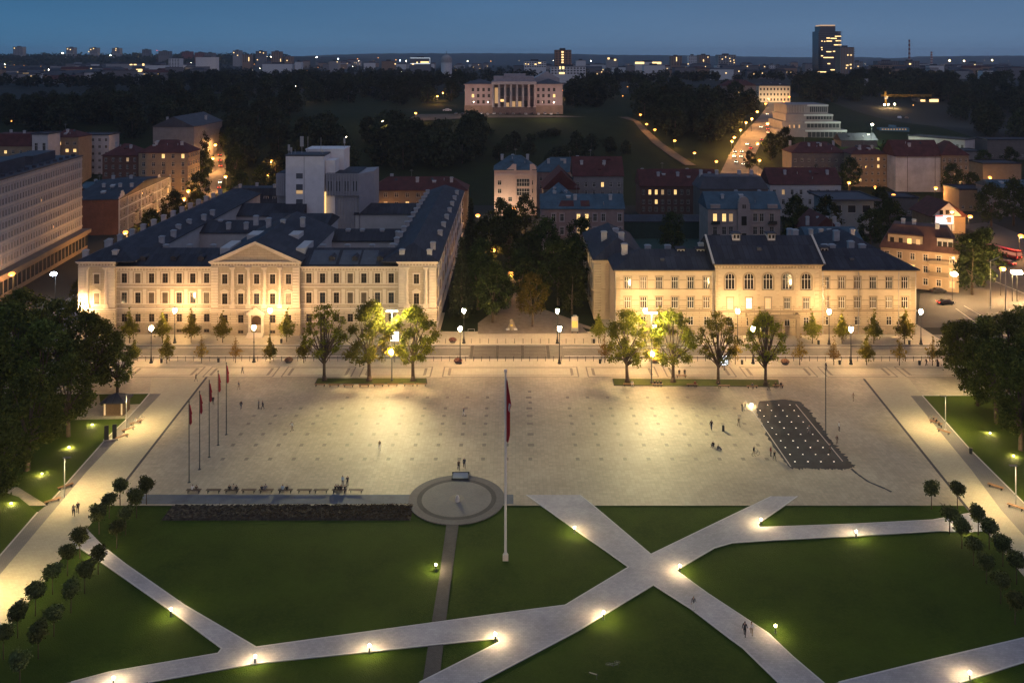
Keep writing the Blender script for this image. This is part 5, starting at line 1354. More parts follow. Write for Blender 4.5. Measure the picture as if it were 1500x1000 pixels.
def broad_clumps(rr, h, rad, z0, n, cr, top=1.):
    """clump centres filling an egg-shaped crown"""
    out = []
    for k in range(n):
        t = (k + .5) / n
        z = z0 + (h - z0 - cr * .6) * t
        f = math.sin(math.pi * min(1, (t * .86 + .14))) ** .7
        a = k * 2.4 + rr.uniform(-.5, .5); q = rad * f * rr.uniform(.45, .95)
        out.append((q * math.cos(a), q * math.sin(a), z + rr.uniform(-.5,.5), cr * rr.uniform(.7, 1.15)))
    rr.shuffle(out)
    return out
LEAF_PLANE = leafmat('plane_leaf', (.08,.095,.012), (.20,.20,.025), .5)
LEAF_LIME = leafmat('young_lime_leaf', (.09,.10,.014), (.19,.18,.03), .45)
LEAF_AUT = leafmat('autumn_leaf', (.13,.095,.02), (.24,.16,.035), .45)
LEAF_DARK = leafmat('park_leaf', (.045,.060,.015), (.125,.150,.034), .25)
LEAF_MID = leafmat('grove_leaf', (.016,.026,.010), (.055,.075,.022), .3)
LEAF_WOOD = leafmat('wood_leaf', (.019,.025,.015), (.050,.062,.032), .2)
LEAF_BALL = leafmat('clipped_leaf', (.05,.062,.024), (.13,.15,.055), .25)
LEAF_YEL = leafmat('yellow_or_lit_leaf', (.06,.065,.012), (.14,.115,.022), .4)
def proto(kind, seed):
    rr = random.Random(seed); mb = MB()
    if kind == 'plane':
        cl = broad_clumps(rr, 16.5, 5.9, 4.6, 44, 1.45)
        limbs(mb, (0,0,-.1), (rr.uniform(-.3,.3), 0, 5.5), .42, cl, 22, rr)
        mb.lathe([(.75,-.1),(.5,.5),(.42,1)], 8)
        mb.tube((0,0,5), (rr.uniform(-.5,.5), 0, 14), .28, .06, 6)
        cm = crown('crown', cl, 6200, .46, seed, LEAF_PLANE, .25)
    elif kind == 'plane_thin':
        cl = broad_clumps(rr, 16, 5.4, 5.8, 44, 1.25)
        limbs(mb, (0,0,-.1), (0, 0, 5.5), .38, cl, 30, rr)
        mb.lathe([(.65,-.1),(.45,.5),(.38,1)], 8); mb.tube((0,0,5), (rr.uniform(-.4,.4), 0, 14.5), .25, .05, 6)
        cm = crown('crown', cl, 3600, .40, seed, LEAF_PLANE, .25)
    elif kind in ('lime', 'autumn'):
        cl = [(rr.uniform(-.25,.25), rr.uniform(-.25,.25), 2.4 + k * .68, max(.3, 1.75 - .22 * k)) for k in range(8)]
        cl += [(1.4*math.cos(a), 1.4*math.sin(a), rr.uniform(2.4, 3.8), .8) for a in (.3, 1.9, 3.1, 4.4, 5.5)]
        mb.tube((0,0,-.1), (0,0,3), .085, .06, 6); mb.tube((0,0,3), (0,0,6.8), .06, .02, 5)
        for c in cl[2:]: mb.tube((0, 0, c[2]-.5), c[:3], .03, .012, 4)
        if kind == 'lime': cm = crown('crown', cl, 1700, .36, seed, LEAF_LIME, .2)
        else: cm = crown('crown', cl, 800, .30, seed, LEAF_AUT, .2)
    elif kind == 'ball':
        cl = [(rr.uniform(-.45,.45), rr.uniform(-.45,.45), 3.05 + rr.uniform(-.55,.55), .8) for k in range(9)]
        mb.tube((0,0,-.1), (0,0,2.6), .07, .05, 6)
        for c in cl: mb.tube((0,0,2.2), c[:3], .035, .015, 4)
        cm = crown('crown', cl, 1700, .30, seed, LEAF_BALL, .5)
    elif kind == 'park':
        cl = broad_clumps(rr, 19, 6.5, 4.5, 40, 1.9)
        limbs(mb, (0,0,-.2), (rr.uniform(-.5,.5), 0, 7), .5, cl, 16, rr)
        cm = crown('crown', cl, 5200, .62, seed, LEAF_DARK, .35)
    elif kind == 'mid':
        cl = broad_clumps(rr, 16, 5.5, 3.0, 30, 1.9)
        limbs(mb, (0,0,-.5), (0, 0, 6), .4, cl, 8, rr)
        cm = crown('crown', cl, 2800, .75, seed, LEAF_MID, .35)
    elif kind == 'yellow':
        cl = broad_clumps(rr, 15, 4.8, 4.2, 30, 1.6)
        limbs(mb, (0,0,-.2), (0, 0, 6), .33, cl, 14, rr)
        cm = crown('crown', cl, 4200, .48, seed, LEAF_YEL, .35)
    elif kind == 'spruce':
        n = 26; cl = []
        for k in range(n):
            t = k / n; z = 1.5 + 17 * t; q = 3.3 * (1 - t) + .2
            for j in range(4): a = k * 1.1 + j * 1.57; cl.append((q*.6*math.cos(a), q*.6*math.sin(a), z, .35 + q * .3))
        mb.tube((0,0,-.2), (0,0,18), .3, .05, 6)
        cm = crown('crown', cl, 3600, .55, seed, LEAF_WOOD, .3)
    elif kind == 'wood':
        cl = broad_clumps(rr, 17, 7.4, 1.5, 24, 2.9)
        mb.tube((0,0,-2), (0,0,9), .35, .2, 5)
        cm = crown('crown', cl, 1100, 1.6, seed, LEAF_WOOD, .4)
    elif kind == 'bush':
        cl = [(rr.uniform(-3,3), rr.uniform(-2,2), rr.uniform(.6,2.0), 1.6) for k in range(12)]
        mb.tube((0,0,-.3), (0,0,1.5), .15, .08, 5)
        cm = crown('crown', cl, 900, .65, seed, LEAF_WOOD, .4)
    tm = mb.mesh('trunk', BARK, True)
    return tm, cm
PROT = {}
def getp(kind, n):
    if (kind, n) not in PROT: PROT[kind, n] = proto(kind, n * 13 + sum(map(ord, kind)))
    return PROT[kind, n]
def tree(kind, v, name, label, loc, sc=1., rot=0, group=None, cat='tree', parts=True):
    tm, cm = getp(kind, v)
    r = thing(name, label, cat, loc, rot, group, sc)
    link('trunk', tm, r); link('crown', cm, r)
    return r
def base(px, py):
    p = G(px, py); return p
rr = random.Random(21)
# the seven big plane trees on the grass islands
for k, (px, py, kd, v, s, lab) in enumerate([
    (475, 558, 'plane_thin', 1, 1.0, 'thin leaved plane tree at the left end of the left grass island'),
    (541, 558.5, 'plane', 1, 1.04, 'dense yellow-green lit plane tree in the middle of the left grass island'),
    (605, 558.5, 'plane', 2, .98, 'leaning wide crowned plane tree at the right end of the left grass island'),
    (919, 560, 'plane', 3, .93, 'bright yellow lit plane tree at the left end of the right grass island'),
    (986, 560.5, 'plane', 4, .93, 'slender plane tree with pale lit crown right of the right floodlight mast'),
    (1052, 563, 'plane_thin', 2, .94, 'half bare plane tree with forked limbs behind the lit advertising panel'),
    (1121.5, 565, 'plane_thin', 3, .95, 'dark thin plane tree at the right end of the right grass island')]):
    p = base(px, py); tree(kd, v, 'plane_tree', lab, (p.x, p.y, .19), s, rr.uniform(0, 6))
# young street trees: far kerb and near kerb
far_ = [(190,503),(238,503),(280,502.5),(326,502.5),(420,501.5),(877,503),(966,502),(1112,503),(1190,504),(1233.5,504),(1280,504),(1325,504.5)]
for k, (px, py) in enumerate(far_):
    p = base(px, py); w = 'courthouse' if px < 600 else 'school'
    tree('lime', k % 4, 'young_street_tree', ['first','second','third','fourth','fifth','lone','second','third','fourth','fifth','sixth','seventh'][k] + f' slim green tree from the left before the {w}, far pavement' if k != 5 else 'lone slim green street tree by the left corner of the school, on the far pavement', (p.x, p.y, .13), rr.uniform(1.05, 1.25), rr.uniform(0, 6), 'slim street trees on the far pavement')
nearT = [(196,533,'lime',.8),(244.5,533,'lime',.95),(295,532,'autumn',.88),(345,532,'autumn',.85),(395.5,532,'lime',.85),(445,532,'lime',.9),(886,532,'autumn',.9),(1077,534,'autumn',.95),(1171.5,535,'autumn',.95),(1221.5,535,'autumn',.86),(1269.5,535,'lime',.98),(1317.5,536,'autumn',.92),(1366,536,'autumn',.9)]
words = ['thin yellowish street tree at the far left of the near kerb','dense little street tree second from the left on the near kerb','bare-looking brown street tree third from the left on the near kerb','sparse brown street tree fourth from the left on the near kerb','small round street tree fifth from the left on the near kerb','green street tree at the near kerb beside the left island plane tree','faint bare street tree at the near kerb left of the bright plane tree','faint bare street tree at the near kerb near the advertising panel','leafless looking street tree at the near kerb right of the dark plane tree','short brown street tree at the near kerb left of the right near lamp','bright green pointed street tree at the near kerb right of the lamp','brown street tree at the near kerb, last but one on the right','brown street tree at the near kerb by the dark trees on the right']
for k, (px, py, kd, s) in enumerate(nearT):
    p = base(px, py); tree(kd, k % 4, 'young_street_tree', words[k], (p.x, p.y, .1), s, rr.uniform(0, 6), 'small street trees on the near kerb')
# clipped round-headed trees either side of the lawn
LB = [(214.5,710),(176,711),(160,729),(200,728),(145,751),(184,752),(171,771),(117,785),(144,807),(99,809),(77,835),(124,834),(104,861),(52,865),(79,894),(26,896),(56,925),(5,926),(29,962)]
RB = [(1364.5,716),(1402.5,716),(1391,751),(1433,752),(1409,771),(1449,772),(1426,795),(1469,796),(1445,820),(1489,821),(1466,848),(1487,877)]
for side, lst in (('left', LB), ('right', RB)):
    for k, (px, py) in enumerate(lst):
        # pixel is the crown centre, 3.05 m above the ground
        Y = F * (H - 3.05) / (py - HY); s = rr.uniform(.95, 1.06)
        lab = f'clipped round-headed little tree in the double row on the {side} edge of the lawn'
        if side == 'left' and k == 0: lab = 'clipped little tree furthest right of the left double row, by the granite band'
        if side == 'right' and k == 0: lab = 'clipped little tree furthest left of the right double row, standing before the square'
        tree('ball', k % 4, 'clipped_tree', lab, (P(px, Y), Y, .0), s, rr.uniform(0, 6), f'clipped trees in the {side} double row' if k else None)
# dark park trees left and right of the square
LT = [(62,608,1.0),(132,588,.95),(20,600,1.1),(100,640,.80),(172,579,.60),(-30,640,1.1),(40,690,.9),(148,560,.72),(85,565,1.0),(30,560,1.05),(-10,750,.8)]
for k, (px, py, s) in enumerate(LT):
    p = base(px, py)
    tree('park', k % 4, 'park_tree', 'tall dark leafy tree in the left park beside the square' if k not in (4, 10) else ('small dark tree behind the brown kiosk' if k == 4 else 'dark tree with a lit underside at the lower left edge'), (p.x, p.y, .0), s, rr.uniform(0, 6), 'dark trees of the left park' if k not in (4,10) else None)
RT = [(1412,563,.72),(1460,620,.85),(1495,660,.85),(1432,595,.72),(1478,575,.88),(1530,600,1.0),(1520,560,.95),(1400,548,.62),(1445,552,.7)]
for k, (px, py, s) in enumerate(RT):
    p = base(px, py); tree('park', (k + 1) % 4, 'park_tree', 'tall dark leafy tree in the right park beside the square', (p.x, p.y, .0), s, rr.uniform(0, 6), 'dark trees of the right park')
# trees between the two big buildings
mids = [('spruce',1,676,467,1.18,'tall dark spruce right beside the courthouse'),('spruce',2,690,420,1.1,'dark spruce behind the first one along the courthouse'),('mid',1,700,455,1.05,'dark broad tree left of the park path'),('mid',3,722,473,1.0,'leafy tree on a bare leaning trunk in front of the dark park'),
        ('yellow',1,780,479,.93,'yellowing round tree lit by the street lamp in the park gap'),('mid',5,818,448,1.2,'big dark green tree behind the yellowing one'),('mid',7,845,440,1.1,'dark tree close to the left end of the school'),('mid',2,800,415,1.25,'dark tree further back in the park gap'),('mid',4,745,385,1.2,'dark tree in the depth of the park gap'),('mid',6,712,400,1.15,'dark tree halfway along the courthouse side'),
        ('mid',4,726,462,.9,'dark tree left of the park path mouth'),('mid',6,762,446,1.0,'dark tree behind the stone heap'),('mid',0,838,462,.9,'dark tree behind the notice board'),('mid',2,704,436,1.05,'dark tree beside the first spruces'),('mid',5,776,424,1.1,'dark tree in the middle of the park gap'),
        ('mid',1,735,352,1.0,'dark tree in front of the cream house'),('mid',3,770,340,.95,'dark tree right of the cream house front'),('spruce',1,690,365,1.0,'dark spruce at the far end of the courthouse side'),('mid',5,850,385,1.0,'dark tree in front of the pink house'),('mid',2,660,330,.9,'dark tree beyond the court house roof end')]
for kd, v, px, py, s, lab in mids:
    p = base(px, py); tree(kd, v, 'spruce' if kd == 'spruce' else 'park_tree', lab, (p.x, p.y, .1), s, rr.uniform(0, 6))
# trees among the houses (pixel of the base, scale)
town = [(985,372,.95,'dark tree in the green yard behind the school'),(1165,345,1.0,'dark tree between ornate house and the long white house'),(1160,372,.8,'low dark tree right of the ornate grey house'),(1212,350,1.05,'round dark tree before the modern house'),(1178,352,.85,'dark round tree left of the modern house'),(1275,365,.95,'dark tree behind the annex with the blue roof'),(1305,352,1.0,'dark tree left of the house with the billboard'),(1290,330,1.0,'dark tree beside the right hand street lamps'),
        (1424,432,1.15,'dark tall tree right of the attic corner house'),(1440,418,1.1,'tall poplar-like dark tree by the wide road'),(1300,262,1.3,'tall dark tree hiding the ochre tenement'),(1245,280,1.1,'dark tree left of the ochre tenement'),(1395,290,1.1,'dark tree below the whitewashed wall'),(1425,300,1.0,'dark tree behind the billboard house'),(1452,332,1.15,'dark tree on the right above the road'),(1485,330,1.2,'dark tree at the right edge above the road'),(1440,262,1.0,'dark tree left of the blue-roofed house at the right edge'),(1480,258,1.0,'dark tree near the right edge below the sheds'),
        (270,355,.8,'autumn street tree at the left street corner'),(222,372,1.0,'dark street tree before the ornate street house'),(195,405,.9,'street tree lit orange near the court house corner'),(255,335,1.0,'dark street tree at the bend of the left street'),(290,300,1.0,'big dark street tree left of the lit street'),(296,270,1.1,'dark street tree further up the lit street'),(285,325,.85,'street tree under the orange lamp'),(345,262,1.1,'dark tree right of the lit street'),(352,300,1.0,'dark tree right of the street junction'),(340,235,1.2,'tall dark tree right at the end of the lit street'),(292,240,1.2,'tall dark tree left at the end of the lit street'),(385,285,1.0,'dark tree left of the white tower'),(130,232,1.0,'dark tree by the low pale flat block'),(165,228,.9,'dark tree right of the low pale flat block'),
        (1130,235,1.0,'dark tree at the inner bend of the road'),(1150,230,1.1,'dark tree below the stepped office'),(1098,250,.7,'small dark tree in the bend of the busy road'),(1190,262,1.0,'dark tree by the dim villa'),(1360,250,.7,'low dark tree before the whitewashed wall'),
        (120,470,.75,'orange lit tree by the left corner of the court house')]
for k, (px, py, s, lab) in enumerate(town):
    p = base(px, py); kd = 'yellow' if ('autumn' in lab or 'orange' in lab) else 'mid'  # lamp-lit trees also get yellow leaves: the orange light is in the leaf colour
    tree(kd, k % 8 if kd == 'mid' else k % 3, 'town_tree', lab, (p.x, p.y, p.z), s, rr.uniform(0, 6))
# woods on and behind the hill: single trees, then the rest as one mass
def inpoly(x, y, poly):
    c = False; j = len(poly) - 1
    for i in range(len(poly)):
        (xi, yi), (xj, yj) = poly[i], poly[j]
        if (yi > y) != (yj > y) and x < (xj-xi)*(y-yi)/(yj-yi)+xi: c = not c
        j = i
    return c
zones = [([(330,250),(410,262),(560,250),(690,252),(720,228),(690,200),(600,195),(560,165),(450,205),(380,180),(330,160)], 46, 'dark tree of the wooded slope left of the palace'),
         ([(380,178),(440,172),(455,155),(610,158),(675,160),(675,130),(340,128),(200,135),(0,150),(0,205),(120,185),(300,180)], 88, 'dark tree of the park wood left of the palace'),
         ([(690,215),(900,215),(935,228),(900,238),(880,250),(700,235)], 16, 'low dark tree on the grass slope under the palace'),
         ([(640,187),(700,184),(770,186),(840,190),(900,196),(880,214),(690,212),(640,205)], 9, 'rounded dark bush on the grass slope under the palace'),
         ([(835,160),(930,162),(955,185),(1010,215),(1060,205),(1100,165),(1105,140),(840,138)], 58, 'dark tree of the wood right of the palace'),
         ([(0,196),(150,200),(235,212),(300,188),(300,172),(0,178)], 24, 'dark tree behind the red roofed houses on the left'),
         ([(-20,172),(150,174),(150,146),(-20,148)], 30, 'low dark tree of the left park wood, before the far roofs'),
         ([(1245,150),(1390,150),(1390,120),(1245,116)], 40, 'dark tree on the slope behind the building site'),
         ([(1160,150),(1240,150),(1250,135),(1165,128)], 12, 'dark tree of the clump behind the stepped office'),
         ([(1380,150),(1420,190),(1500,215),(1540,200),(1540,125),(1360,128)], 44, 'dark tree of the wood at the right edge')]
for zi, (poly, n, lab) in enumerate(zones):
    xs_ = [p[0] for p in poly]; ys_ = [p[1] for p in poly]; c = 0; tries = 0
    while c < n and tries < 5000:
        tries += 1
        px, py = rr.uniform(min(xs_), max(xs_)), rr.uniform(min(ys_), max(ys_))
        if not inpoly(px, py, poly): continue
        if 435 < px < 545 and 160 < py < 200: continue
        p = base(px, py); c += 1; sm = .5 if (px < 150 and py < 176) else 1
        if 'bush' in lab: tree('bush', c % 3, 'bush', lab, (p.x, p.y, p.z), rr.uniform(.8, 1.5), rr.uniform(0, 6), lab + 's', 'bush')
        else: tree('wood', c % 6, 'wood_tree', lab, (p.x, p.y, p.z), sm * rr.uniform(.9, 1.35) * (.5 if 'low' in lab else 1), rr.uniform(0, 6), lab.replace('dark tree', 'dark trees'))
for px, py, s in ((735,170,.6),(752,170.5,.6),(821,172,.9),(834,171,.8)):
    pass
# distant tree cover: one mass
rng = np.random.default_rng(5)
cen = []; 
def cover(n, poly, hmin, hmax):
    xs_ = [p[0] for p in poly]; ys_ = [p[1] for p in poly]; c = 0
    while c < n:
        px, py = rr.uniform(min(xs_), max(xs_)), rr.uniform(min(ys_), max(ys_))
        if not inpoly(px, py, poly): continue
        p = base(px, py); c += 1; hgt = rr.uniform(hmin, hmax); rad = hgt * rr.uniform(.35, .5)
        for j in range(46):
            d = np.array([rr.gauss(0,1), rr.gauss(0,1), rr.gauss(0,1)]); d /= np.linalg.norm(d)
            cen.append((*(np.array([p.x, p.y, p.z + hgt * .55]) + d * np.array([rad, rad, hgt*.45]) * rr.uniform(.6,1)), *d, rad * .62))
cover(1000, [(-60,130),(380,132),(680,128),(820,114),(860,128),(1200,118),(1240,135),(1400,116),(1560,118),(1560,108),(1240,111),(1100,110),(870,108),(660,106),(380,108),(300,108),(160,112),(130,124),(-60,126)], 9, 15)
cover(320, [(-60,107),(1560,106),(1560,101),(700,99.5),(-60,102)], 8, 12)
A_ = np.array(cen)
nr = A_[:, 3:6] + rng.normal(size=(len(A_), 3)) * .5 + np.array([0,0,.3]); nr /= np.linalg.norm(nr, axis=1)[:, None]
me = quads('foliage', A_[:, :3], nr, A_[:, 6], rng, LEAF_WOOD, .8)
o = link('far_wood', me); tag(o, 'dark mass of far woods and tree-lined streets between the city houses', 'woods', None, 'stuff')
cen = []
rr2 = random.Random(4)
for k in range(700):   # wooded crest left of the city
    px = rr2.uniform(-40, 420); py = rr2.uniform(84, 97); p = base(px, py)
    if p.y > 8000: continue
    hgt = rr2.uniform(12, 20); rad = hgt * .55
    for j in range(14):
        d = np.array([rr2.gauss(0,1), rr2.gauss(0,1), rr2.gauss(0,1)]); d /= np.linalg.norm(d)
        cen.append((*(np.array([p.x, p.y, p.z + hgt*.5]) + d * np.array([rad*1.5, rad, hgt*.45])), *d, rad * .9))
A_ = np.array(cen); nr = A_[:, 3:6] + rng.normal(size=(len(A_), 3)) * .4; nr /= np.linalg.norm(nr, axis=1)[:, None]
me = quads('foliage', A_[:, :3], nr, A_[:, 6], rng, LEAF_WOOD, .8)
o = link('far_wood', me); tag(o, 'dark wooded rise below the apartment towers on the left skyline', 'woods', None, 'stuff')
# ------------------------------------------------------------------ lamps and street furniture
GLOBE = mat('lamp_glow', (1,.8,.5), .5, 0, emit=(1,.61,.255), es=740, samp=True)
GLOBE_W = mat('lamp_glow_white', (1,.9,.8), .5, 0, emit=(1,.86,.62), es=24)
GLOBE_O = mat('lamp_glow_orange', (1,.6,.2), .5, 0, emit=(1,.36,.06), es=3.2)
GLOBE_B = mat('lamp_glow_cool', (.8,.9,1), .5, 0, emit=(.70,.82,1), es=24)
WARM = (1, .66, .34); SOD = (1, .46, .13); YEL = (1, .85, .42); WW = (1, .73, .34)
def avenue_lamp():
    t = thing('avenue_lamp', 'x', 'street lamp')
    mb = MB(); mb.lathe([(.42,0),(.42,.25),(.30,.35),(.26,.9),(.16,1.1),(.13,1.6)], 10); mb.obj('base', METAL_D, t)
    mb = MB(); mb.tube((0,0,1.6), (0,0,7.2), .10, .07, 8); mb.lathe([(.12,4.4),(.17,4.5),(.12,4.6)], 8); mb.obj('pole', METAL_D, t)
    mb = MB(); mb.lathe([(.10,7.2),(.34,7.45),(.42,7.95),(.30,8.3)], 12); mb.obj('globe', GLOBE, t, True)
    mb = MB(); mb.lathe([(.34,8.305),(.2,8.5),(.03,8.75)], 10); mb.obj('cap', METAL_D, t)
    return t
la = avenue_lamp()
def setlamp(o, pw, col=None):
    for c in o.children:
        if c.type == 'LIGHT':
            c.data = c.data.copy(); c.data.energy = pw
            if col: c.data.color = col
far_l = [(117.5,496,'at the left corner of the courthouse'),(256,503,'before the left wing of the courthouse'),(395.5,503,'right of the courthouse door, far pavement'),(679.5,503.5,'left of the park path, far pavement'),(816.5,503.5,'right of the park path, far pavement'),(945,503,'before the left wing of the school'),(1080.5,504,'left of the school entrance, far pavement'),(1214.5,505,'before the right wing of the school'),(1349,505,'at the right corner of the school')]
near_l = [(221.5,532,'at the left end of the near kerb'),(372,531,'on the near kerb opposite the courthouse door'),(674,533,'on the near kerb beside the flower tub, left of the crossing'),(819.5,533,'on the near kerb right of the crossing'),(958,530,'on the near kerb behind the right floodlight mast'),(1103,533,'on the near kerb behind the dark plane tree'),(1246.5,534,'on the near kerb before the right wing of the school')]
first = True
LP = 2350
for k, (px, py, w) in enumerate(far_l + near_l):
    p = base(px, py); lab = f'black avenue lamp {w}'
    if first: o = la; o.location = (p.x, p.y, .13); o['label'] = lab; o['group'] = 'avenue lamps'; first = False
    else: o = dup(la, (p.x, p.y, .13 if py < 515 else .1), 0, lab, 'avenue lamps')
    setlamp(o, LP * (1.15 if k < len(far_l) else .85))
setlamp(la, LP)
# two floodlight masts on the islands
def mast(px, py, lab, tx):
    p = base(px, py)
    t = thing('floodlight_mast', lab, 'floodlight', (p.x, p.y, .18))
    hm = 14.6
    mb = MB(); mb.lathe([(.3,0),(.3,.2),(.14,.4)], 10); mb.tube((0,0,.3), (0,0,hm), .13, .08, 8); mb.box(-1.1, 1.1, -.06, .06, hm, hm+.12); mb.obj('pole', METAL_D, t)
    for k in (-.9, 0, .9):
        mb = MB(); mb.M = Matrix.Translation((k, -.15, hm + .25)) @ Matrix.Rotation(math.radians(-35), 4, 'X')
        mb.box(-.34, .34, -.3, .3, -.12, .18); o = mb.obj('floodlight_head', METAL_D, t)
        mb2 = MB(); mb2.M = mb.M; mb2.box(-.28, .28, -.26, .26, -.14, -.122); mb2.obj('glass', GLOBE_W, o)
    light('floodlight_beam', 'SPOT', (0, -.2, hm - .1), 84000, YEL, t, .35, 104, 1.0, (tx*2, -82, 0))
    light('floodlight_spill', 'POINT', (0, -1.0, hm - .3), 19000, YEL, t, .4)
    mb = MB(); mb.tube((0,-.15,6.1), (0,-.55,6.25), .05, n=6); mb.obj('arm', METAL_D, t)
    mb = MB(); mb.ball((0, -.75, 6.3), .42, 10, .5); mb.obj('globe', GLOBE, t, True)
    return t
mast(574, 558.5, 'tall floodlight mast with three heads on the left grass island', 2.)
mast(954.5, 562, 'tall floodlight mast with three heads on the right grass island', 3.)
# slim lamps along the side walks
def walk_lamp():
    t = thing('walk_lamp', 'x', 'street lamp')
    mb = MB(); mb.tube((0,0,0), (0,0,6.1), .085, .07, 8); mb.box(-.18, .18, -.18, .18, 0, .06); mb.obj('pole', METAL_G, t)
    mb = MB(); mb.box(-.22, .95, -.28, .28, 6.12, 6.2); mb.obj('head', METAL_D, t)
    mb = MB(); mb.box(.1, .8, -.18, .18, 6.095, 6.118); mb.obj('diffuser', GLOBE_W, t)
    light('walk_lamp_light', 'SPOT', (.45, 0, 6.0), 1, (1,.76,.34), t, .2, 168, .8)
    return t
wl = walk_lamp(); first = True
for px, py, w, rot, pw in ((185,628,'beside the brown kiosk',0,5600),(94.5,729,'in the left lawn by two wooden benches',0,5600),(-40,880,'of the left walkway, at the left edge',0,7500),(1385,630,'with a small white sign, right walkway',math.pi,5600),(1488,742,'at the lower right edge',math.pi,6000),(1412,578,'behind the right lawn corner',math.pi,2500)):
    p = base(px, py); lab = 'slim grey lamp post with flat head ' + w
    if first: o = wl; o.location = (p.x, p.y, .13); o.rotation_euler = (0,0,rot); o['label'] = lab; o['group'] = 'slim walkway lamps'; first = False
    else: o = dup(wl, (p.x, p.y, .13), rot, lab, 'slim walkway lamps')
    for c in o.children:
        if c.type == 'LIGHT': c.data = c.data.copy(); c.data.energy = pw; c.location.x = 1.2
# low bollard lights along the lawn paths
def path_light():
    t = thing('path_light', 'x', 'bollard light')
    mb = MB(); mb.lathe([(.16,0),(.16,.05),(.085,.06),(.085,.72)], 10); mb.obj('post', METAL_D, t)
    mb = MB(); mb.lathe([(.09,.722),(.15,.9),(.13,.96),(.02,1.0)], 10); mb.obj('glow_head', GLOBE_W, t, True)
    light('path_light_glow', 'POINT', (0, 0, 1.25), 640, WW, t, .08)
    return t
pl = path_light(); first = True
for px, py, w in ((638.5,836,'beside the dark vertical path'),(841.5,781,'on the upper left diagonal path'),(996,838,'at the right corner of the path crossing'),(884,906.5,'below the crossing on the lower left arm'),(725.5,939,'in the pointed corner where two paths meet'),(541,956,'on the long bottom path left of the dark path'),(373.5,972,'at the left path junction'),(250.5,902,'on the narrow path on the left'),(1114.5,769,'in the sharp lawn corner right of the crossing'),(1254,787,'on the upper right path'),(1136,926.5,'on the lower right diagonal path'),(1420.5,996,'at the lower right edge'),(137.5,818,'under a clipped tree at the left'),(1408,776,'among the clipped trees on the right'),(166,1004,'at the bottom left edge')):
    p = base(px, py); lab = 'low dark bollard light glowing warm ' + w
    if first: o = pl; o.location = (p.x, p.y, .0); o['label'] = lab; o['group'] = 'bollard lights on the lawn'; first = False
    else: o = dup(pl, (p.x, p.y, 0), 0, lab, 'bollard lights on the lawn')
# lights sunk in the park lawns, shining up into the trees
def ground_spot():
    t = thing('ground_spot', 'x', 'ground light')
    mb = MB(); mb.lathe([(.16,0),(.16,.10),(.13,.12)], 10); mb.obj('housing', METAL_D, t)
    mb = MB(); mb.lathe([(.125,.121),(.10,.16),(.02,.18)], 10); mb.obj('lens', GLOBE_W, t)
    light('ground_spot_light', 'POINT', (0,0,.3), 650, WW, t, .1)
    return t
gs = ground_spot(); first = True
for px, py, w in ((135,623.5,'in front of a forked tree trunk, left lawn'),(101,657,'second one down the left lawn'),(61.5,696,'third one down the left lawn'),(16.5,739.5,'near the left edge below the small path'),(22,545,'behind the dark trees on the left'),(1450,636,'upper one in the right lawn'),(1485,669.5,'lower one in the right lawn')):
    p = base(px, py); lab = 'small bright ground light ' + w
    if first: o = gs; o.location = (p.x, p.y, .13); o['label'] = lab; o['group'] = 'ground lights in the park lawns'; first = False
    else: o = dup(gs, (p.x, p.y, .13), 0, lab, 'ground lights in the park lawns')
# kerb posts with a rail
pm = MB(); pm.tube((0,0,0), (0,0,1.05), .05, .05, 6); pm.ball((0,0,1.08), .07, 6); pmesh = pm.mesh('kerb_post', METAL_D)
for row, py, a, b, n, z in (('near', 529.5, 190, 1385, 103, .1), ('far', 503.6, 640, 905, 22, .13)):
    Y = Ypx(py)
    for k in range(n):
        px = a + (b - a) * k / (n - 1)
        o = link('kerb_post', pmesh, None, (P(px, Y), Y, z)); tag(o, f'thin dark post of the kerb row on the {row} side of the avenue', 'post', f'kerb posts, {row} side')
mb = MB(); Y = Ypx(529.5); mb.box(P(190,Y), P(1385,Y), Y - .015, Y + .015, .95, .98)
o = mb.obj('kerb_rail', METAL_D); tag(o, 'long thin rail joining the kerb posts on the near side', 'rail')
# benches
def bench(name, wood):
    t = thing(name, 'x', 'bench')
    mb = MB()
    for k in range(4): mb.box(-1.15, 1.15, -.30 + k*.155, -.17 + k*.155, .43, .49)
    mb.obj('seat', wood, t)
    for x in (-.85, .85):
        mb = MB(); mb.box(x-.05, x+.05, -.26, .26, .36, .427); mb.box(x-.05, x+.05, -.26, -.18, 0, .36); mb.box(x-.05, x+.05, .18, .26, 0, .36); mb.obj('leg', METAL_D, t)
    return t
bd = bench('dark_bench', WOOD_D); bw = bench('wood_bench', WOOD); used = {}
def put_bench(src, px, py, lab, rot=0, grp=None):
    p = base(px, py)
    if src.name not in used:
        used[src.name] = 1; src.location = (p.x, p.y, .1); src.rotation_euler = (0,0,rot); src['label'] = lab
        if grp: src['group'] = grp
        return src
    return dup(src, (p.x, p.y, .1), rot, lab, grp)
g1 = 'benches along the granite band'
for px, lab in ((284,'with a person in white and one in brown'),(313,'empty, between the first two occupied benches'),(339.5,'with three people, below the flagpoles'),(364.5,'empty, right of the bench with three people'),(390,'with a huddled couple'),(418,'with a person in light blue and one in black'),(446,'empty, left one of two neighbours in mid row'),(470.5,'empty, right one of two neighbours in mid row'),(497,'with four people in dark clothes'),(521.5,'empty, last at the right end of the row')):
    put_bench(bd, px, 722, 'dark bench in the front row ' + lab, 0, g1)
g2 = 'benches at the left grass island'
for k, (px, py) in enumerate(((469,566.5),(489.5,567),(510.5,567.5),(533.5,567),(554.5,566.5),(575.5,566.5),(599,566),(617,566))):
    put_bench(bw, px, py, ['first','second','third','fourth','fifth','sixth','seventh','eighth'][k] + ' empty bench from the left along the left grass island', 0, g2)
g3 = 'benches at the right grass island'
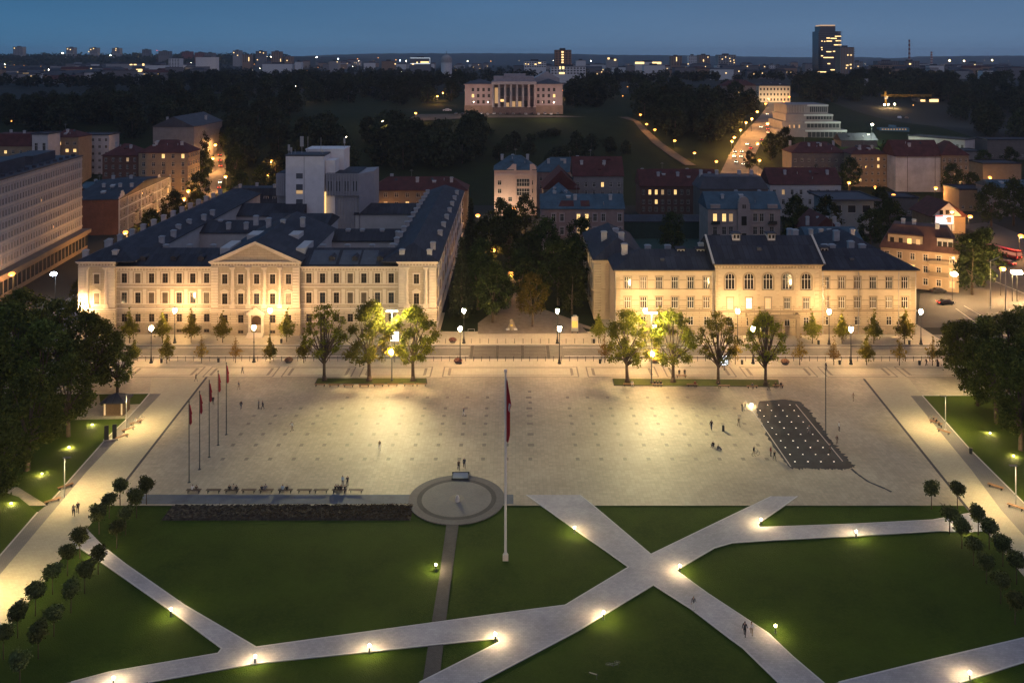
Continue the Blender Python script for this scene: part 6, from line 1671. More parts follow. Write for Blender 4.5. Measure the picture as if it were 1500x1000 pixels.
for px, py, lab in ((921,566,'with a person in white at the left end of the right island'),(963,566,'with three people in dark clothes at the right mast'),(1014,566.5,'with one person in reddish, right island'),(1061,568,'beside the trunk of the half bare plane tree'),(1102,569,'with one seated person facing the fountain'),(1140,568,'with two people at the right end of the island'),(998,553.5,'behind the right island with two people standing behind')):
    put_bench(bw, px, py, 'bench ' + lab, 0, g3)
for px, py, rot, lab in ((199,622,.86,'with a person and a bicycle left walkway'),(188,632,.86,'in the middle of three on the left walkway'),(178.5,643,.86,'nearest of three on the left walkway'),(96,716,.80,'behind the lamp post on the left lawn edge'),(77,737,.80,'at the mouth of the small path on the left'),(1371,622,-.86,'crowded, on the right walkway'),(1382.5,635,-.86,'empty, next to the crowded one on the right walkway'),(1458.5,716,-.8,'dark, alone on the right walkway strip'),(1488,746,-.8,'at the foot of the lowest right lamp')):
    put_bench(bw, px, py, 'wooden bench ' + lab, rot, 'benches on the side walks')
# flagpoles
FLAGM = [mat('flag_dark_red', (.32,.018,.028), .8, .15, 1.5), mat('flag_white', (.55,.52,.5), .8, 0)]
def flagpole(name, lab, px, py, hgt, r, flag=None, m=METAL_D, z=.1, foot=False):
    p = base(px, py); t = thing(name, lab, 'flagpole', (p.x, p.y, z))
    mb = MB(); mb.tube((0,0,0), (0,0,hgt), r, r*.6, 8); mb.obj('pole', m, t)
    mb = MB(); mb.ball((0,0,hgt+.12), r*1.3, 8); mb.obj('finial', m, t)
    if foot: mb = MB(); mb.box(-.38,.38,-.38,.38,0,.55); mb.box(-.3,.3,-.3,.3,.551,.75); mb.obj('foot', TRIM_C, t)
    else: mb = MB(); mb.lathe([(.26,0),(.26,.05),(r,.12)], 8); mb.obj('foot', METAL_D, t)
    if flag:
        z1, z0, w = flag; mb = MB(); rw = random.Random(px); N2, M2 = 9, 16; g_ = {}
        for j in range(M2 + 1):
            tz = j / M2; z = z1 + (z0 - z1) * tz
            wz = w * (.28 + .72 * min(1, tz * 2.2)) * (1 if tz < .86 else 1 - (tz - .86) * 3.5)
            for i in range(N2 + 1):
                q = i / N2
                g_[i, j] = mb.pt((.06 + wz * q * (.55 if tz > .4 else .8), .16 * math.sin(q * 11 + tz * 2) * (.3 + q), z - q * w * .35))
        for j in range(M2):
            for i in range(N2):
                mb.f.append([g_[i,j], g_[i+1,j], g_[i+1,j+1], g_[i,j+1]]); mb.m.append(1 if (j in (6, 7) and i in (5, 6, 7) and hgt > 20) else 0)
        mb.obj('flag', FLAGM, t, True)
    return t
flagpole('tall_flagpole', 'very tall white flagpole with a furled red flag standing in the lawn', 740.5, 819, 25.6, .19, (24.6, 16.2, 1.05), mat('pole_white', (.60,.58,.56), .4, .05), 0, True)
for k, (px, py, top) in enumerate(((277,707,590),(292.5,688,575),(306.5,670,559),(319.5,652.5,545),(331.5,637,533))):
    Y = Ypx(py); hgt = (py - top) * Y / F
    flagpole('flagpole', ['nearest','second','middle','fourth','farthest'][k] + ' of five dark flagpoles with dark red flags in a slanting row', px, py, hgt, .085, (hgt - .3, hgt - 3.4, .75))
flagpole('bare_flagpole', 'tall bare dark pole beside the wet fountain floor', 1209.5, 637, (637-534)*Ypx(637)/F, .10)
# fountain nozzle lights
fm = MB(); fm.lathe([(.20,0),(.20,.03),(.13,.05)], 8); fm.mi = 1; fm.lathe([(.115,.052),(.07,.065)], 8)
nm = fm.mesh('nozzle_light', [METAL_D, mat('nozzle_glow', (.8,.8,.8), .5, 0, emit=(1,.93,.84), es=2.2)])
for j in range(10):
    for i in range(4):
        Y = 144.3 + j * (168 - 144.3) / 9
        if (i == 0 and j > 8): continue
        o = link('fountain_light', nm, None, (47.85 + i * 2.2 + .03 * j, Y, .107)); tag(o, 'small white light of a water jet set in the wet dark fountain floor', 'fountain light', 'fountain lights')
t = thing('fountain_glare', 'bright low floodlight at the upper left corner of the wet fountain floor', 'floodlight', (*G(1100.5,594)[:2], .1))
mb = MB(); mb.box(-.3,.3,-.15,.15,0,.35); mb.obj('housing', METAL_D, t)
mb = MB(); mb.box(-.27,.27,-.19,-.153,.06,.34); mb.obj('glass', GLOBE_W, t)
light('fountain_flood', 'POINT', (-.2, -.6, .5), 420, WW, t, .2)
# monument place: glass box desk, stone stub
t = thing('display_desk', 'dark framed display desk at the rim of the round paving', 'display desk', (*G(674.5,700)[:2], .13))
mb = MB(); mb.box(-1.4,1.4,-.8,-.62,0,.2); mb.box(-1.4,-1.22,-.619,.9,0,.25); mb.box(1.22,1.4,-.619,.9,0,.25); mb.box(-1.4,1.4,.9,1.0,0,.42); mb.obj('frame', METAL_D, t)
mb = MB(); mb.face([(-1.2,-.6,.16),(1.2,-.6,.16),(1.2,.88,.36),(-1.2,.88,.36)]); mb.obj('glass_top', mat('desk_glass', (.25,.26,.27), .15, 0, spec=.6), t)
t = thing('stone_stub', 'small pale stone stub in the middle of the round paving', 'stone', (*G(670,735)[:2], .15))
mb = MB(); mb.lathe([(.38,0),(.34,.5),(.25,.8),(.08,.95)], 9); mb.obj('stone', CHIM, t)
# kiosk, info panels, bins, tubs, signs
p = base(171, 605); t = thing('kiosk', 'small brown wooden kiosk with a dark pyramid roof at the left walkway', 'kiosk', (p.x, p.y, .13), .05)
mb = MB(); mb.box(-1.9,1.9,-1.6,1.6,0,2.6); mb.obj('wall', WOOD_D, t)
mb = MB()
for x in (-1.7, 1.45): mb.box(x,x+.25,-1.68,-1.603,.2,2.4)
mb.obj('post', TRIM_C, t)
mb = MB(); mb.box(-1.3,1.3,-1.65,-1.604,.3,2.3); mb.obj('shutter', mat('shutter_wood', (.06,.035,.02), .7, .25, 4), t)
mb = MB(); z = 2.6
for a, b in (((-2.4,-2.1),(2.4,-2.1)),((2.4,-2.1),(2.4,2.1)),((2.4,2.1),(-2.4,2.1)),((-2.4,2.1),(-2.4,-2.1))): mb.face([(*a,z),(*b,z),(0,0,z+1.3)])
mb.box(-2.4,2.4,-2.1,2.1,2.5,2.597); mb.obj('roof', ROOF_D, t)
p = base(161, 645); t = thing('info_stand', 'two tall dark information panels on the left lawn edge', 'sign', (p.x, p.y, .1), .4)
for x in (-.55, .75): mb = MB(); mb.box(x-.35,x+.35,-.08,.08,.15,2.7); mb.obj('panel', METAL_D, t)
mb = MB(); mb.box(-1.1,1.3,-.4,.4,0,.15); mb.obj('foot', METAL_G, t)
def bin_():
    t = thing('litter_bin', 'x', 'litter bin'); mb = MB(); mb.lathe([(.26,0),(.30,.85)], 10); mb.obj('drum', METAL_D, t); mb = MB(); mb.lathe([(.31,.853),(.31,.93),(.15,.98)], 10); mb.obj('lid', METAL_D, t); return t
bi = bin_(); first = True
for px, py, w in ((412,503,'on the far pavement right of the courthouse door'),(236.5,532,'by the second small tree on the near kerb'),(320,531,'between two brown trees on the near kerb'),(870,503,'beside the lone street tree by the school'),(879,533,'on the near kerb left of the bright plane tree'),(1087,534,'on the near kerb right of the advertising panel'),(1199,505,'on the far pavement before the school'),(1230,534.5,'on the near kerb left of the right lamp'),(1332,505,'on the far pavement near the right school corner'),(1347,535,'on the near kerb near the right end'),(1422,665,'on the strip of the right walkway'),(1374,537,'by the last street tree on the right')):
    p = base(px, py); lab = 'black litter bin ' + w
    if first: o = bi; o.location = (p.x, p.y, .13); o['label'] = lab; o['group'] = 'litter bins'; first = False
    else: dup(bi, (p.x, p.y, .13), 0, lab, 'litter bins')
FLOW = leafmat('tub_flowers', (.10,.05,.03), (.42,.22,.14), .2)
rng = np.random.default_rng(3); d = rng.normal(size=(500,3)); d /= np.linalg.norm(d,axis=1)[:,None]; d[:,2] = np.abs(d[:,2])
flm = quads('flowers', d * np.array([.95,.95,.6]) + np.array([0,0,.55]), d, np.full(500,.22), rng, FLOW)
for px, py, w in ((423,531.5,'by the fifth small tree'),(671,532.5,'at the foot of the lamp left of the crossing'),(663,502,'on the far pavement left of the park path'),(1150,534,'right of the dark plane tree'),(959,532,'behind the right mast')):
    p = base(px, py); t = thing('flower_tub', 'round tub full of pinkish flowers ' + w, 'planter', (p.x, p.y, .1))
    mb = MB(); mb.lathe([(.6,0),(.85,.5),(.9,.55)], 12); mb.obj('tub', W_DARK, t); link('flowers', flm, t)
# advertising panels
SCR = mat('ad_screen', (.8,.85,.9), .4, .25, .9, emit=(.80,.90,1), es=2.0)
def adpanel(px, py, lab, hgt=2.9, w=1.7, m=SCR, cat='advertising panel', z0=.9):
    p = base(px, py); t = thing('advertising_panel', lab, cat, (p.x, p.y, .1))
    mb = MB(); mb.tube((0,.1,0),(0,.1,z0),.08,n=6); mb.obj('post', METAL_D, t)
    mb = MB(); mb.box(-w/2,w/2,0,.2,z0,hgt); mb.obj('case', METAL_D, t)
    mb = MB(); mb.box(-w/2+.1,w/2-.1,-.03,-.003,z0+.1,hgt-.1); mb.obj('screen', m, t)
    return t
adpanel(1061, 543, 'glowing white-blue advertising panel behind the half bare plane tree', 3.3, 1.7, z0=1.1)
tp = adpanel(578, 531, 'bright white panel high on a post behind the left floodlight mast', 6.9, 2.0, mat('ad_screen_bright', (1,1,.9), .4, 0, emit=(1,.95,.82), es=6), z0=4.7)
p = base(1120, 533); t = thing('video_screen', 'dark back of a large display among the branches of the dark plane tree', 'display', (p.x, p.y, .1))
mb = MB(); mb.tube((0,0,0),(0,0,8),.1,n=6); mb.obj('post', METAL_D, t); mb = MB(); mb.box(-.85,.85,-.2,.2,7.2,10.4); mb.obj('case', METAL_D, t)
p = base(842, 489); t = thing('notice_board', 'upright notice board with a yellow poster beside the park path', 'notice board', (p.x, p.y, .14))
mb = MB(); mb.box(-.85,.85,0,.15,.5,4.2); mb.tube((0,.08,4.2),(0,.08,4.5),.5,n=8); mb.obj('case', METAL_G, t)
mb = MB(); mb.box(-.7,.7,-.03,-.003,1.4,3.1); mb.obj('poster', mat('poster_yellow', (.55,.38,.10), .7, .35, 2, emit=(1,.7,.2), es=.25), t)
mb = MB(); mb.box(-.7,.7,-.03,-.003,3.15,4.1); mb.obj('poster', mat('poster_pale', (.5,.42,.38), .7, .3, 3), t)
mb = MB(); mb.box(-.75,-.6,-.02,.17,0,.5); mb.box(.6,.75,-.02,.17,0,.5); mb.obj('leg', METAL_D, t)
p = base(749.5, 483); t = thing('stone_heap', 'rough pyramid heap of stones with a yellow plaque before the park path', 'monument', (p.x, p.y, .17))
mb = MB(); rs = random.Random(6)
for k in range(70):
    z = rs.uniform(0, 2.4); q = (1 - z / 2.7) * 1.15
    mb.M = Matrix.Translation((rs.uniform(-q, q), rs.uniform(-q, q)*.7, z)) @ Matrix.Rotation(rs.uniform(0,3), 4, Vector((rs.random(), rs.random(), rs.random()+.1)).normalized()); s_ = rs.uniform(.14,.28); mb.box(-s_,s_,-s_*.8,s_*.8,-s_*.6,s_*.6)
mb.M = None; mb.lathe([(1.1,0),(.1,2.6)], 8)
mb.obj('stones', mat('heap_stone', (.22,.18,.14), .9, .4, 2), t)
mb = MB(); mb.box(-.28,.28,-.72,-.68,.95,1.4); mb.obj('plaque', mat('plaque_yellow', (.5,.38,.08), .6, .1), t)
mb = MB()
for x in (-1.2,-.8,.8,1.2): mb.ball((x,-.9,.25), .3, 8)
mb.obj('boulder', CHIM, t)
p = base(695, 488); t = thing('lawn_rail', 'low pale metal rail at the corner of the lit lawn beside the courthouse', 'rail', (p.x, p.y, .15))
mb = MB(); mb.tube((-1.6,0,.9),(0,0,.9),.06,n=6); mb.tube((0,0,0),(0,0,.9),.06,n=6); mb.tube((-1.6,0,0),(-1.6,0,.9),.06,n=6); mb.obj('tubes', METAL_G, t)
p = base(1059.5, 632); t = thing('speaker_column', 'narrow dark upright box standing alone on the square beside two people', 'loudspeaker', (p.x, p.y, .1))
mb = MB(); mb.box(-.18,.18,-.16,.16,.05,1.1); mb.obj('case', METAL_D, t); mb = MB(); mb.box(-.22,.22,-.2,.2,0,.05); mb.obj('foot', METAL_D, t)
# ------------------------------------------------------------------ people
SKIN = mat('skin', (.42,.26,.19), .6, 0)
def body(pose):
    """continuous skinned body; feet/seat at local origin, facing -y"""
    J = {}
    def j(n, par, p, r): J[n] = (par, Vector(p), r)
    sit = pose.startswith('sit'); gr = pose == 'sit_ground'
    hz = {'sit': .52, 'sit_lean': .52, 'sit_ground': .14}.get(pose, .93)
    lean = {'sit_lean': -.22, 'walk': -.05, 'sit': -.04, 'sit_ground': -.10}.get(pose, 0)
    j('pelvis', None, (0,0,hz), .145); j('waist', 'pelvis', (0,lean*.35,hz+.18), .125); j('chest', 'waist', (0,lean*.75,hz+.38), .15)
    j('neck', 'chest', (0,lean*1.0,hz+.56), .055); j('head', 'neck', (0,lean*1.2-.02,hz+.66), .085); j('top', 'head', (0,lean*1.25-.01,hz+.78), .08)
    j('nose', 'head', (0,lean*1.2-.125,hz+.665), .016)
    for s, sg in (('l', -1), ('r', 1)):
        f = {'walk': sg * .20}.get(pose, 0)
        j('sh'+s, 'chest', (sg*.17,lean*.95,hz+.47), .07)
        if sit:
            j('el'+s, 'sh'+s, (sg*.24,lean-.05,hz+.22), .045); wr = Vector((sg*.14,lean*.8-.27,hz+.14))
        elif pose == 'stand_phone' and sg == 1:
            j('el'+s, 'sh'+s, (sg*.24,-.06,hz+.22), .045); wr = Vector((sg*.10,-.27,hz+.33))
        else:
            j('el'+s, 'sh'+s, (sg*.235,f*.5+.02,hz+.20), .045); wr = Vector((sg*.25,f*1.1-.05,hz-.04))
        j('wr'+s, 'el'+s, wr, .030)
        d = (wr - J['el'+s][1]).normalized(); pm_ = wr + d * .06
        j('pa'+s, 'wr'+s, pm_, .032)
        side = d.cross(Vector((0,1,0))).normalized()
        for q in range(4):
            b_ = pm_ + side * (.030 - .02 * q) + d * .02
            j(f'f{q}'+s, 'pa'+s, b_ + d * (.045, .055, .05, .04)[q], .009); j(f'g{q}'+s, f'f{q}'+s, b_ + d * (.07, .085, .078, .06)[q] + Vector((0,-.018,0)), .008)
        j('th'+s, 'pa'+s, wr + d*.04 + side*.045 + Vector((0,-.02,0)), .010)
        j('hip'+s, 'pelvis', (sg*.10,0,hz-.06), .095)
        if gr:
            j('kn'+s, 'hip'+s, (sg*.20,-.38,.36), .062); j('an'+s, 'kn'+s, (sg*.14,-.62,.07), .045); j('to'+s, 'an'+s, (sg*.15,-.80,.05), .04)
        elif sit:
            j('kn'+s, 'hip'+s, (sg*.13,-.44,hz-.02), .066); j('an'+s, 'kn'+s, (sg*.13,-.46,.08), .045); j('to'+s, 'an'+s, (sg*.14,-.63,.045), .04)
        else:
            k = -f
            j('kn'+s, 'hip'+s, (sg*.11,k*.55-.04,.50), .062); j('an'+s, 'kn'+s, (sg*.11,k*1.2+.02,.09 + (.03 if k > 0 else 0)), .045); j('to'+s, 'an'+s, (sg*.125,k*1.2-.16,.045), .04)
    names = list(J); idx = {n: i for i, n in enumerate(names)}
    me = bpy.data.meshes.new('body'); me.from_pydata([J[n][1] for n in names], [(idx[n], idx[J[n][0]]) for n in names if J[n][0]], [])
    o = bpy.data.objects.new('tmp', me); COL.objects.link(o)
    m = o.modifiers.new('s', 'SKIN'); m.use_smooth_shade = True
    for i, n in enumerate(names):
        v = me.skin_vertices[0].data[i]; v.radius = (J[n][2], J[n][2] * (.72 if n in ('chest','waist','pelvis') else 1)); v.use_root = (n == 'pelvis')
    s_ = o.modifiers.new('u', 'SUBSURF'); s_.levels = 1; s_.render_levels = 1
    dg = bpy.context.evaluated_depsgraph_get(); dg.update()
    out = bpy.data.meshes.new_from_object(o.evaluated_get(dg)); out.name = 'body'
    bpy.data.objects.remove(o)
    segs = [(J[n][1], J[J[n][0]][1], n) for n in names if J[n][0]]
    out.materials.clear()
    for k in range(5): out.materials.append(SKIN)
    hd = J['head'][1]
    for p in out.polygons:
        c = p.center; best = min(segs, key=lambda s: ((c - (s[0] + s[1]) / 2).length - .35 * (s[0] - s[1]).length))[2]
        b = best.rstrip('lr') if best not in ('pelvis',) else best
        if best in ('head', 'top', 'nose', 'neck'):
            k = 1 if (c.z > hd.z + .045 or c.y > hd.y + .015) and c.z > hd.z - .06 else 0
        elif best[:2] in ('kn', 'hi', 'an'): k = 3
        elif best[:2] == 'to': k = 4
        elif best[0] in 'fg' or best[:2] in ('pa', 'th', 'wr') and best != 'waist': k = 0 if best[:2] != 'wr' else 2
        else: k = 2
        p.material_index = k
    return out
BODIES = {k: body(k) for k in ('stand', 'walk', 'stand_phone', 'sit', 'sit_lean', 'sit_ground')}
CL = {'black': (.015,.015,.018), 'dark': (.035,.033,.036), 'grey': (.13,.13,.14), 'white': (.62,.61,.60), 'blue': (.30,.40,.52), 'navy': (.025,.03,.05), 'brown': (.10,.065,.045), 'red': (.22,.05,.045), 'khaki': (.20,.17,.10), 'jeans': (.06,.075,.11), 'tan': (.35,.28,.20), 'green': (.05,.07,.04)}
CM = {k: mat('cloth_' + k, v, .85, .15, 6) for k, v in CL.items()}
HM = [mat('hair_dark', (.02,.014,.01), .6, .1, 8), mat('hair_brown', (.07,.04,.022), .6, .1, 8), mat('hair_fair', (.24,.17,.09), .6, .1, 8)]
npp = [0]
def person(pose, px, py, face, top, legs, label, z=.1, hair=None, sc=1., off=(0,0)):
    p = base(px, py)
    k = npp[0]; npp[0] += 1
    o = link('person', BODIES[pose], None, (p.x + off[0], p.y + off[1], z), face, sc * (.96 + .03 * (k % 4)))
    tag(o, label, 'person')
    ms = [SKIN, HM[k % 3] if hair is None else HM[hair], CM[top], CM[legs], CM['black']]
    for i, m in enumerate(ms):
        o.material_slots[i].link = 'OBJECT'; o.material_slots[i].material = m
    return o
pi = math.pi
# seated in the front row: they face the square, backs to the camera
SEATED = [(281,722,'white','dark','in a white top at the left end of the front row of benches'),(287.5,722,'brown','brown','in brown beside the one in white at the left end'),
 (336,722,'dark','dark','in dark clothes, left of three on a front bench'),(341,722,'tan','jeans','in beige, middle of three on a front bench'),(346,722,'black','dark','in black, right of three on a front bench'),
 (383.5,722,'navy','navy','in navy huddled with another on a front bench'),(388,722,'grey','dark','in grey with pale hair leaning on the one in navy'),(414,722,'blue','jeans','in a light blue shirt on a front bench'),(420,722,'black','black','in black beside the light blue shirt'),
 (491,722,'black','dark','in black, leftmost of four on a front bench'),(495.5,722,'dark','black','in dark clothes, second of four on a front bench'),(499.5,722,'black','jeans','in black, third of four on a front bench'),(504.5,722,'dark','dark','in dark clothes, rightmost of four on a front bench')]
for k, (px, py, a, b, w) in enumerate(SEATED): person('sit' if k % 3 else 'sit_lean', px, py, pi + .15 * (k % 3 - 1), a, b, 'seated person ' + w, .04, off=(0, .02))
for px, py, pose, face, a, b, w in (
 (672,689,'walk',.3,'brown','black','person in brown walking by the display desk'),(680,686,'walk',.2,'navy','dark','person in navy walking right behind the one at the display desk'),
 (428,632,'walk',-1.2,'white','tan','pale dressed person walking on the left part of the square'),(556,659,'walk',.2,'khaki','white','person in khaki top and pale trousers in the brightest part of the square'),(679,610,'walk',1.2,'grey','white','person in grey walking left of the tall flagpole top'),
 (385,600,'walk',-1.4,'dark','dark','person in dark clothes with another behind, left plane tree side'),(379,599,'stand',-1.0,'grey','dark','greyish person just left of the dark walker near the left island'),(353,599.5,'walk',2.8,'dark','jeans','lone dark person between the flags and the left island'),(312,593,'walk',.5,'black','dark','dark person behind the dark flags'),(287,559,'walk',1.4,'black','black','black figure at the upper end of the left drain line'),
 (350,571,'walk',-1.4,'grey','tan','grey person near the farthest flag'),(355,548,'walk',1.2,'dark','dark','dark person on the inlaid band behind the flags'),
 (502,712,'stand',2.9,'blue','grey','person in blue-grey standing behind the bench of four'),(509,713,'stand_phone',-2.4,'dark','dark','dark standing person beside the one in blue-grey'),
 (1042,630,'walk',2.6,'black','jeans','tall person in black walking near the narrow dark box'),(1104,668,'walk',.6,'black','tan','person in black with a pushchair-like bike left of the fountain'),
 (1087,603,'stand',1.9,'dark','jeans','left one of a pair at the bright fountain corner'),(1091.5,602,'stand',-2.0,'brown','white','right one of a pair at the bright fountain corner'),
 (1229,632,'stand',1.4,'white','black','person in a white top right of the bare pole'),(1226,651,'walk',1.8,'brown','brown','person in brown walking below the one in white'),(1216,664,'stand',-1.6,'navy','black','person in navy at the right gutter of the fountain'),
 (1134.5,675,'walk',.4,'black','dark','dark person at the lower left of the wet floor'),(1129,669,'stand',.9,'red','dark','reddish person behind the dark one, lower left of the wet floor'),
 (1250,588,'walk',2.2,'tan','tan','beige person alone on the upper right of the square'),(1185,636,'walk',.2,'grey','grey','grey person walking across the wet fountain floor'),(1082,625,'walk',.3,'khaki','khaki','khaki person between the box and the fountain'),
 (1091,933,'walk',2.6,'dark','black','dark walker on the lower right path'),(1101,931,'walk',2.7,'white','tan','pale walker beside the dark one on the lower right path'),(1016,894,'walk',2.7,'grey','white','grey walker alone on the right path arm'),
 (114,752,'walk',.5,'dark','brown','dark walker on the left walkway near the clipped trees'),(108,756,'walk',.5,'tan','dark','beige walker at the shadow end of the left walkway'),
 (995,552,'stand',.2,'black','black','left one of two people standing behind the upper bench of the right island'),(1003,552,'stand',-.2,'dark','black','right one of two people standing behind the upper bench of the right island'),
 (1126,572,'walk',1.2,'khaki','khaki','person in pale yellow walking below the dark plane tree'),(1373,537,'walk',1.6,'black','dark','dark walker by the last kerb tree on the right'),(1357,536,'walk',-1.6,'black','black','black walker at the right end of the near pavement'),(1210,543,'walk',1.6,'dark','navy','dark walker on the band below the right near lamp')):
    person(pose, px, py, face, a, b, w)
for px, py, face, a, b, w in ((926,566,0,'white','white','seated person in white at the left end of the right island'),(959,566,.1,'black','dark','seated person, left of three in dark clothes by the right mast'),(963.5,566,0,'dark','black','seated person, middle of three in dark clothes by the right mast'),(968,566,-.1,'black','jeans','seated person, right of three in dark clothes by the right mast'),(1018,566.5,0,'red','brown','seated person in reddish top on the right island'),(1052,568,.2,'dark','dark','seated person half hidden by the half bare plane trunk'),(1102,569,0,'grey','dark','seated person in grey facing the fountain'),(1136,568,.1,'brown','black','seated person in brown at the right end of the island'),(1144,568,-.1,'dark','dark','seated person in dark clothes at the right end of the island'),
  (199,622,-.7,'white','tan','seated person in white on the upper left walkway bench'),(1367,619,.8,'dark','dark','seated dark person, upper one on the crowded right bench'),(1371,622,.8,'black','jeans','seated person in black, middle of the crowded right bench'),(1375,626,.8,'brown','dark','seated person in brown, lower one on the crowded right bench')):
    person('sit', px, py, face, a, b, w, .04, off=(0, -.02))
person('sit_ground', 1045, 654, -.6, 'black', 'dark', 'person in black sitting on the ground of the square', .1)
person('sit_ground', 1051, 658, 1.2, 'dark', 'jeans', 'person in dark clothes sitting on the ground facing the one in black', .1)
# ------------------------------------------------------------------ bicycles
def bicycle(label, px, py, rot, lying=False):
    p = base(px, py); t = thing('bicycle', label, 'bicycle', (p.x, p.y, .1), rot)
    if lying: t.rotation_euler = (math.radians(80), 0, rot); t.location.z = .12
    for x in (-.52, .52):
        mb = MB(); n = 18
        for k in range(n):
            a0, a1 = 2*pi*k/n, 2*pi*(k+1)/n; mb.tube((x+.33*math.cos(a0),0,.34+.33*math.sin(a0)), (x+.33*math.cos(a1),0,.34+.33*math.sin(a1)), .022, n=5)
        w = mb.obj('wheel', METAL_D, t)
        mb = MB()
        for k in range(8): a = 2*pi*k/8; mb.tube((x,0,.34), (x+.32*math.cos(a),0,.34+.32*math.sin(a)), .006, n=3)
        mb.obj('spokes', METAL_G, w)
    mb = MB()
    for a, b in (((-.52,.34),(-.05,.30)),((-.52,.34),(-.2,.85)),((-.2,.85),(-.05,.30)),((-.2,.78),(.36,.82)),((.36,.75),(-.05,.30)),((.38,.95),(.52,.34))): mb.tube((a[0],0,a[1]), (b[0],0,b[1]), .022, n=6)
    mb.obj('frame', mat('bike_paint', (.12,.14,.15), .4, .0), t)
    mb = MB(); mb.tube((.36,-.28,1.0),(.36,.28,1.0),.018,n=5); mb.obj('handlebar', METAL_D, t)
    mb = MB(); mb.lathe([(.02,.86),(.10,.90),(.08,.94)], 8, (-.21,0,0)); mb.obj('saddle', METAL_D, t)
    return t
bicycle('bicycle parked at the upper left walkway bench', 205, 617, .9)
bicycle('bicycle standing beside the person in black left of the fountain', 1107, 668, .4)
bicycle('bicycle lying on the dark lawn at the bottom', 896, 970, .3, True)
bicycle('bicycle against the crowded right walkway bench', 1366, 616, -.9)
p = base(869, 987); t = thing('kick_scooter', 'small pale scooter lying on the grass left of the lying bicycle', 'scooter', (p.x, p.y, .03), -.4)
mb = MB(); mb.box(-.45,.4,-.07,.07,.04,.08); mb.obj('deck', mat('scooter_deck', (.35,.32,.25), .6, .1), t)
mb = MB(); mb.tube((.42,0,.06),(.62,-.75,.08),.02,n=6); mb.tube((.50,-.78,.08),(.74,-.70,.08),.02,n=6); mb.obj('steering_column', METAL_D, t)
for x in (-.42,.44): mb = MB(); mb.lathe([(.09,.0),(.09,.05)], 10, (x,0,.02)); mb.obj('wheel', METAL_D, t)
# ------------------------------------------------------------------ cars
HEADL = mat('headlight_on', (1,1,.9), .4, 0, emit=(1,.88,.64), es=26); TAILL = mat('taillight_on', (1,.1,.05), .4, 0, emit=(1,.06,.035), es=9)
TAILO = mat('taillight_off', (.2,.02,.02), .4, 0)
CARP = {k: mat('car_' + k, v, .3, 0, spec=.6, metal=.2) for k, v in {'black': (.02,.02,.024), 'grey': (.16,.165,.17), 'silver': (.40,.41,.42), 'white': (.62,.62,.62), 'red': (.28,.03,.03), 'blue': (.04,.07,.16)}.items()}
def car_meshes():
    prof = [(-2.15,.32),(-2.2,.62),(-2.05,.88),(-1.35,.95),(-.75,1.40),(.75,1.44),(1.45,1.00),(2.05,.92),(2.2,.70),(2.15,.32)]
    mb = MB(); n = len(prof); rings = []
    for y, ins in ((-.86,.0),(-.80,.0),(.80,.0),(.86,.0)):
        rings.append([mb.pt((x*(1 if abs(y) < .85 else .985), y * (.80 if z > 1.2 else 1), z)) for x, z in prof])
    for a, b in zip(rings, rings[1:]):
        for k in range(n): mb.f.append([a[k], a[(k+1)%n], b[(k+1)%n], b[k]]); mb.m.append(0)
    mb.f.append(rings[0]); mb.m.append(0); mb.f.append(rings[-1][::-1]); mb.m.append(0)
    bodym = mb.mesh('body', CARP['black'])
    g = MB()
    for s in (-1, 1):
        g.face([(-1.1,s*.868,.98),(1.2,s*.868,.98),(.72,s*.705,1.37),(-.72,s*.705,1.34)])
    g.face([(-1.33,-.78,.985),(-1.33,.78,.985),(-.80,.66,1.385),(-.80,-.66,1.385)]); g.face([(1.43,-.78,1.03),(1.43,.78,1.03),(.80,.66,1.425),(.80,-.66,1.425)])
    glm = g.mesh('windows', GLASS)
    wmb = MB(); wmb.M = Matrix.Rotation(math.radians(90), 4, 'X'); wmb.lathe([(.05,-.1),(.30,-.1),(.32,-.06),(.32,.06),(.30,.1),(.05,.1)], 14); whm = wmb.mesh('wheel', METAL_D)
    h = MB(); h.box(2.12,2.215,-.12,.12,-.08,.10); hm = h.mesh('headlight', HEADL)
    t = MB(); t.box(-2.215,-2.10,-.13,.13,-.08,.10); tm = t.mesh('taillight', TAILL)
    return bodym, glm, whm, hm, tm
CARM = car_meshes()
def car(label, px, py, face, col, on=True, group=None, sc=1.):
    p = base(px, py); t = thing('parked_car' if not on else 'car', label, 'car', (p.x, p.y, p.z + (.34 if py < 300 else .08)), face, group, sc)
    b = link('body', CARM[0], t); b.material_slots[0].link = 'OBJECT'; b.material_slots[0].material = CARP[col]
    link('windows', CARM[1], t)
    for x in (-1.35, 1.35):
        for y in (-.80, .80): link('wheel', CARM[2], t, (x, y, .32))
    for y in (-.62, .62):
        h = link('headlight', CARM[3], t, (0, y, .68)); q = link('taillight', CARM[4], t, (0, y, .74))
        if not on:
            h.material_slots[0].link = 'OBJECT'; h.material_slots[0].material = METAL_G; q.material_slots[0].link = 'OBJECT'; q.material_slots[0].material = TAILO
    return t
def roadyaw(pa, pb):
    a, b = G(*pa), G(*pb); return math.atan2(b.y - a.y, b.x - a.x)
yk = roadyaw((1072,245),(1085,215)); yk2 = roadyaw((1085,215),(1125,160))
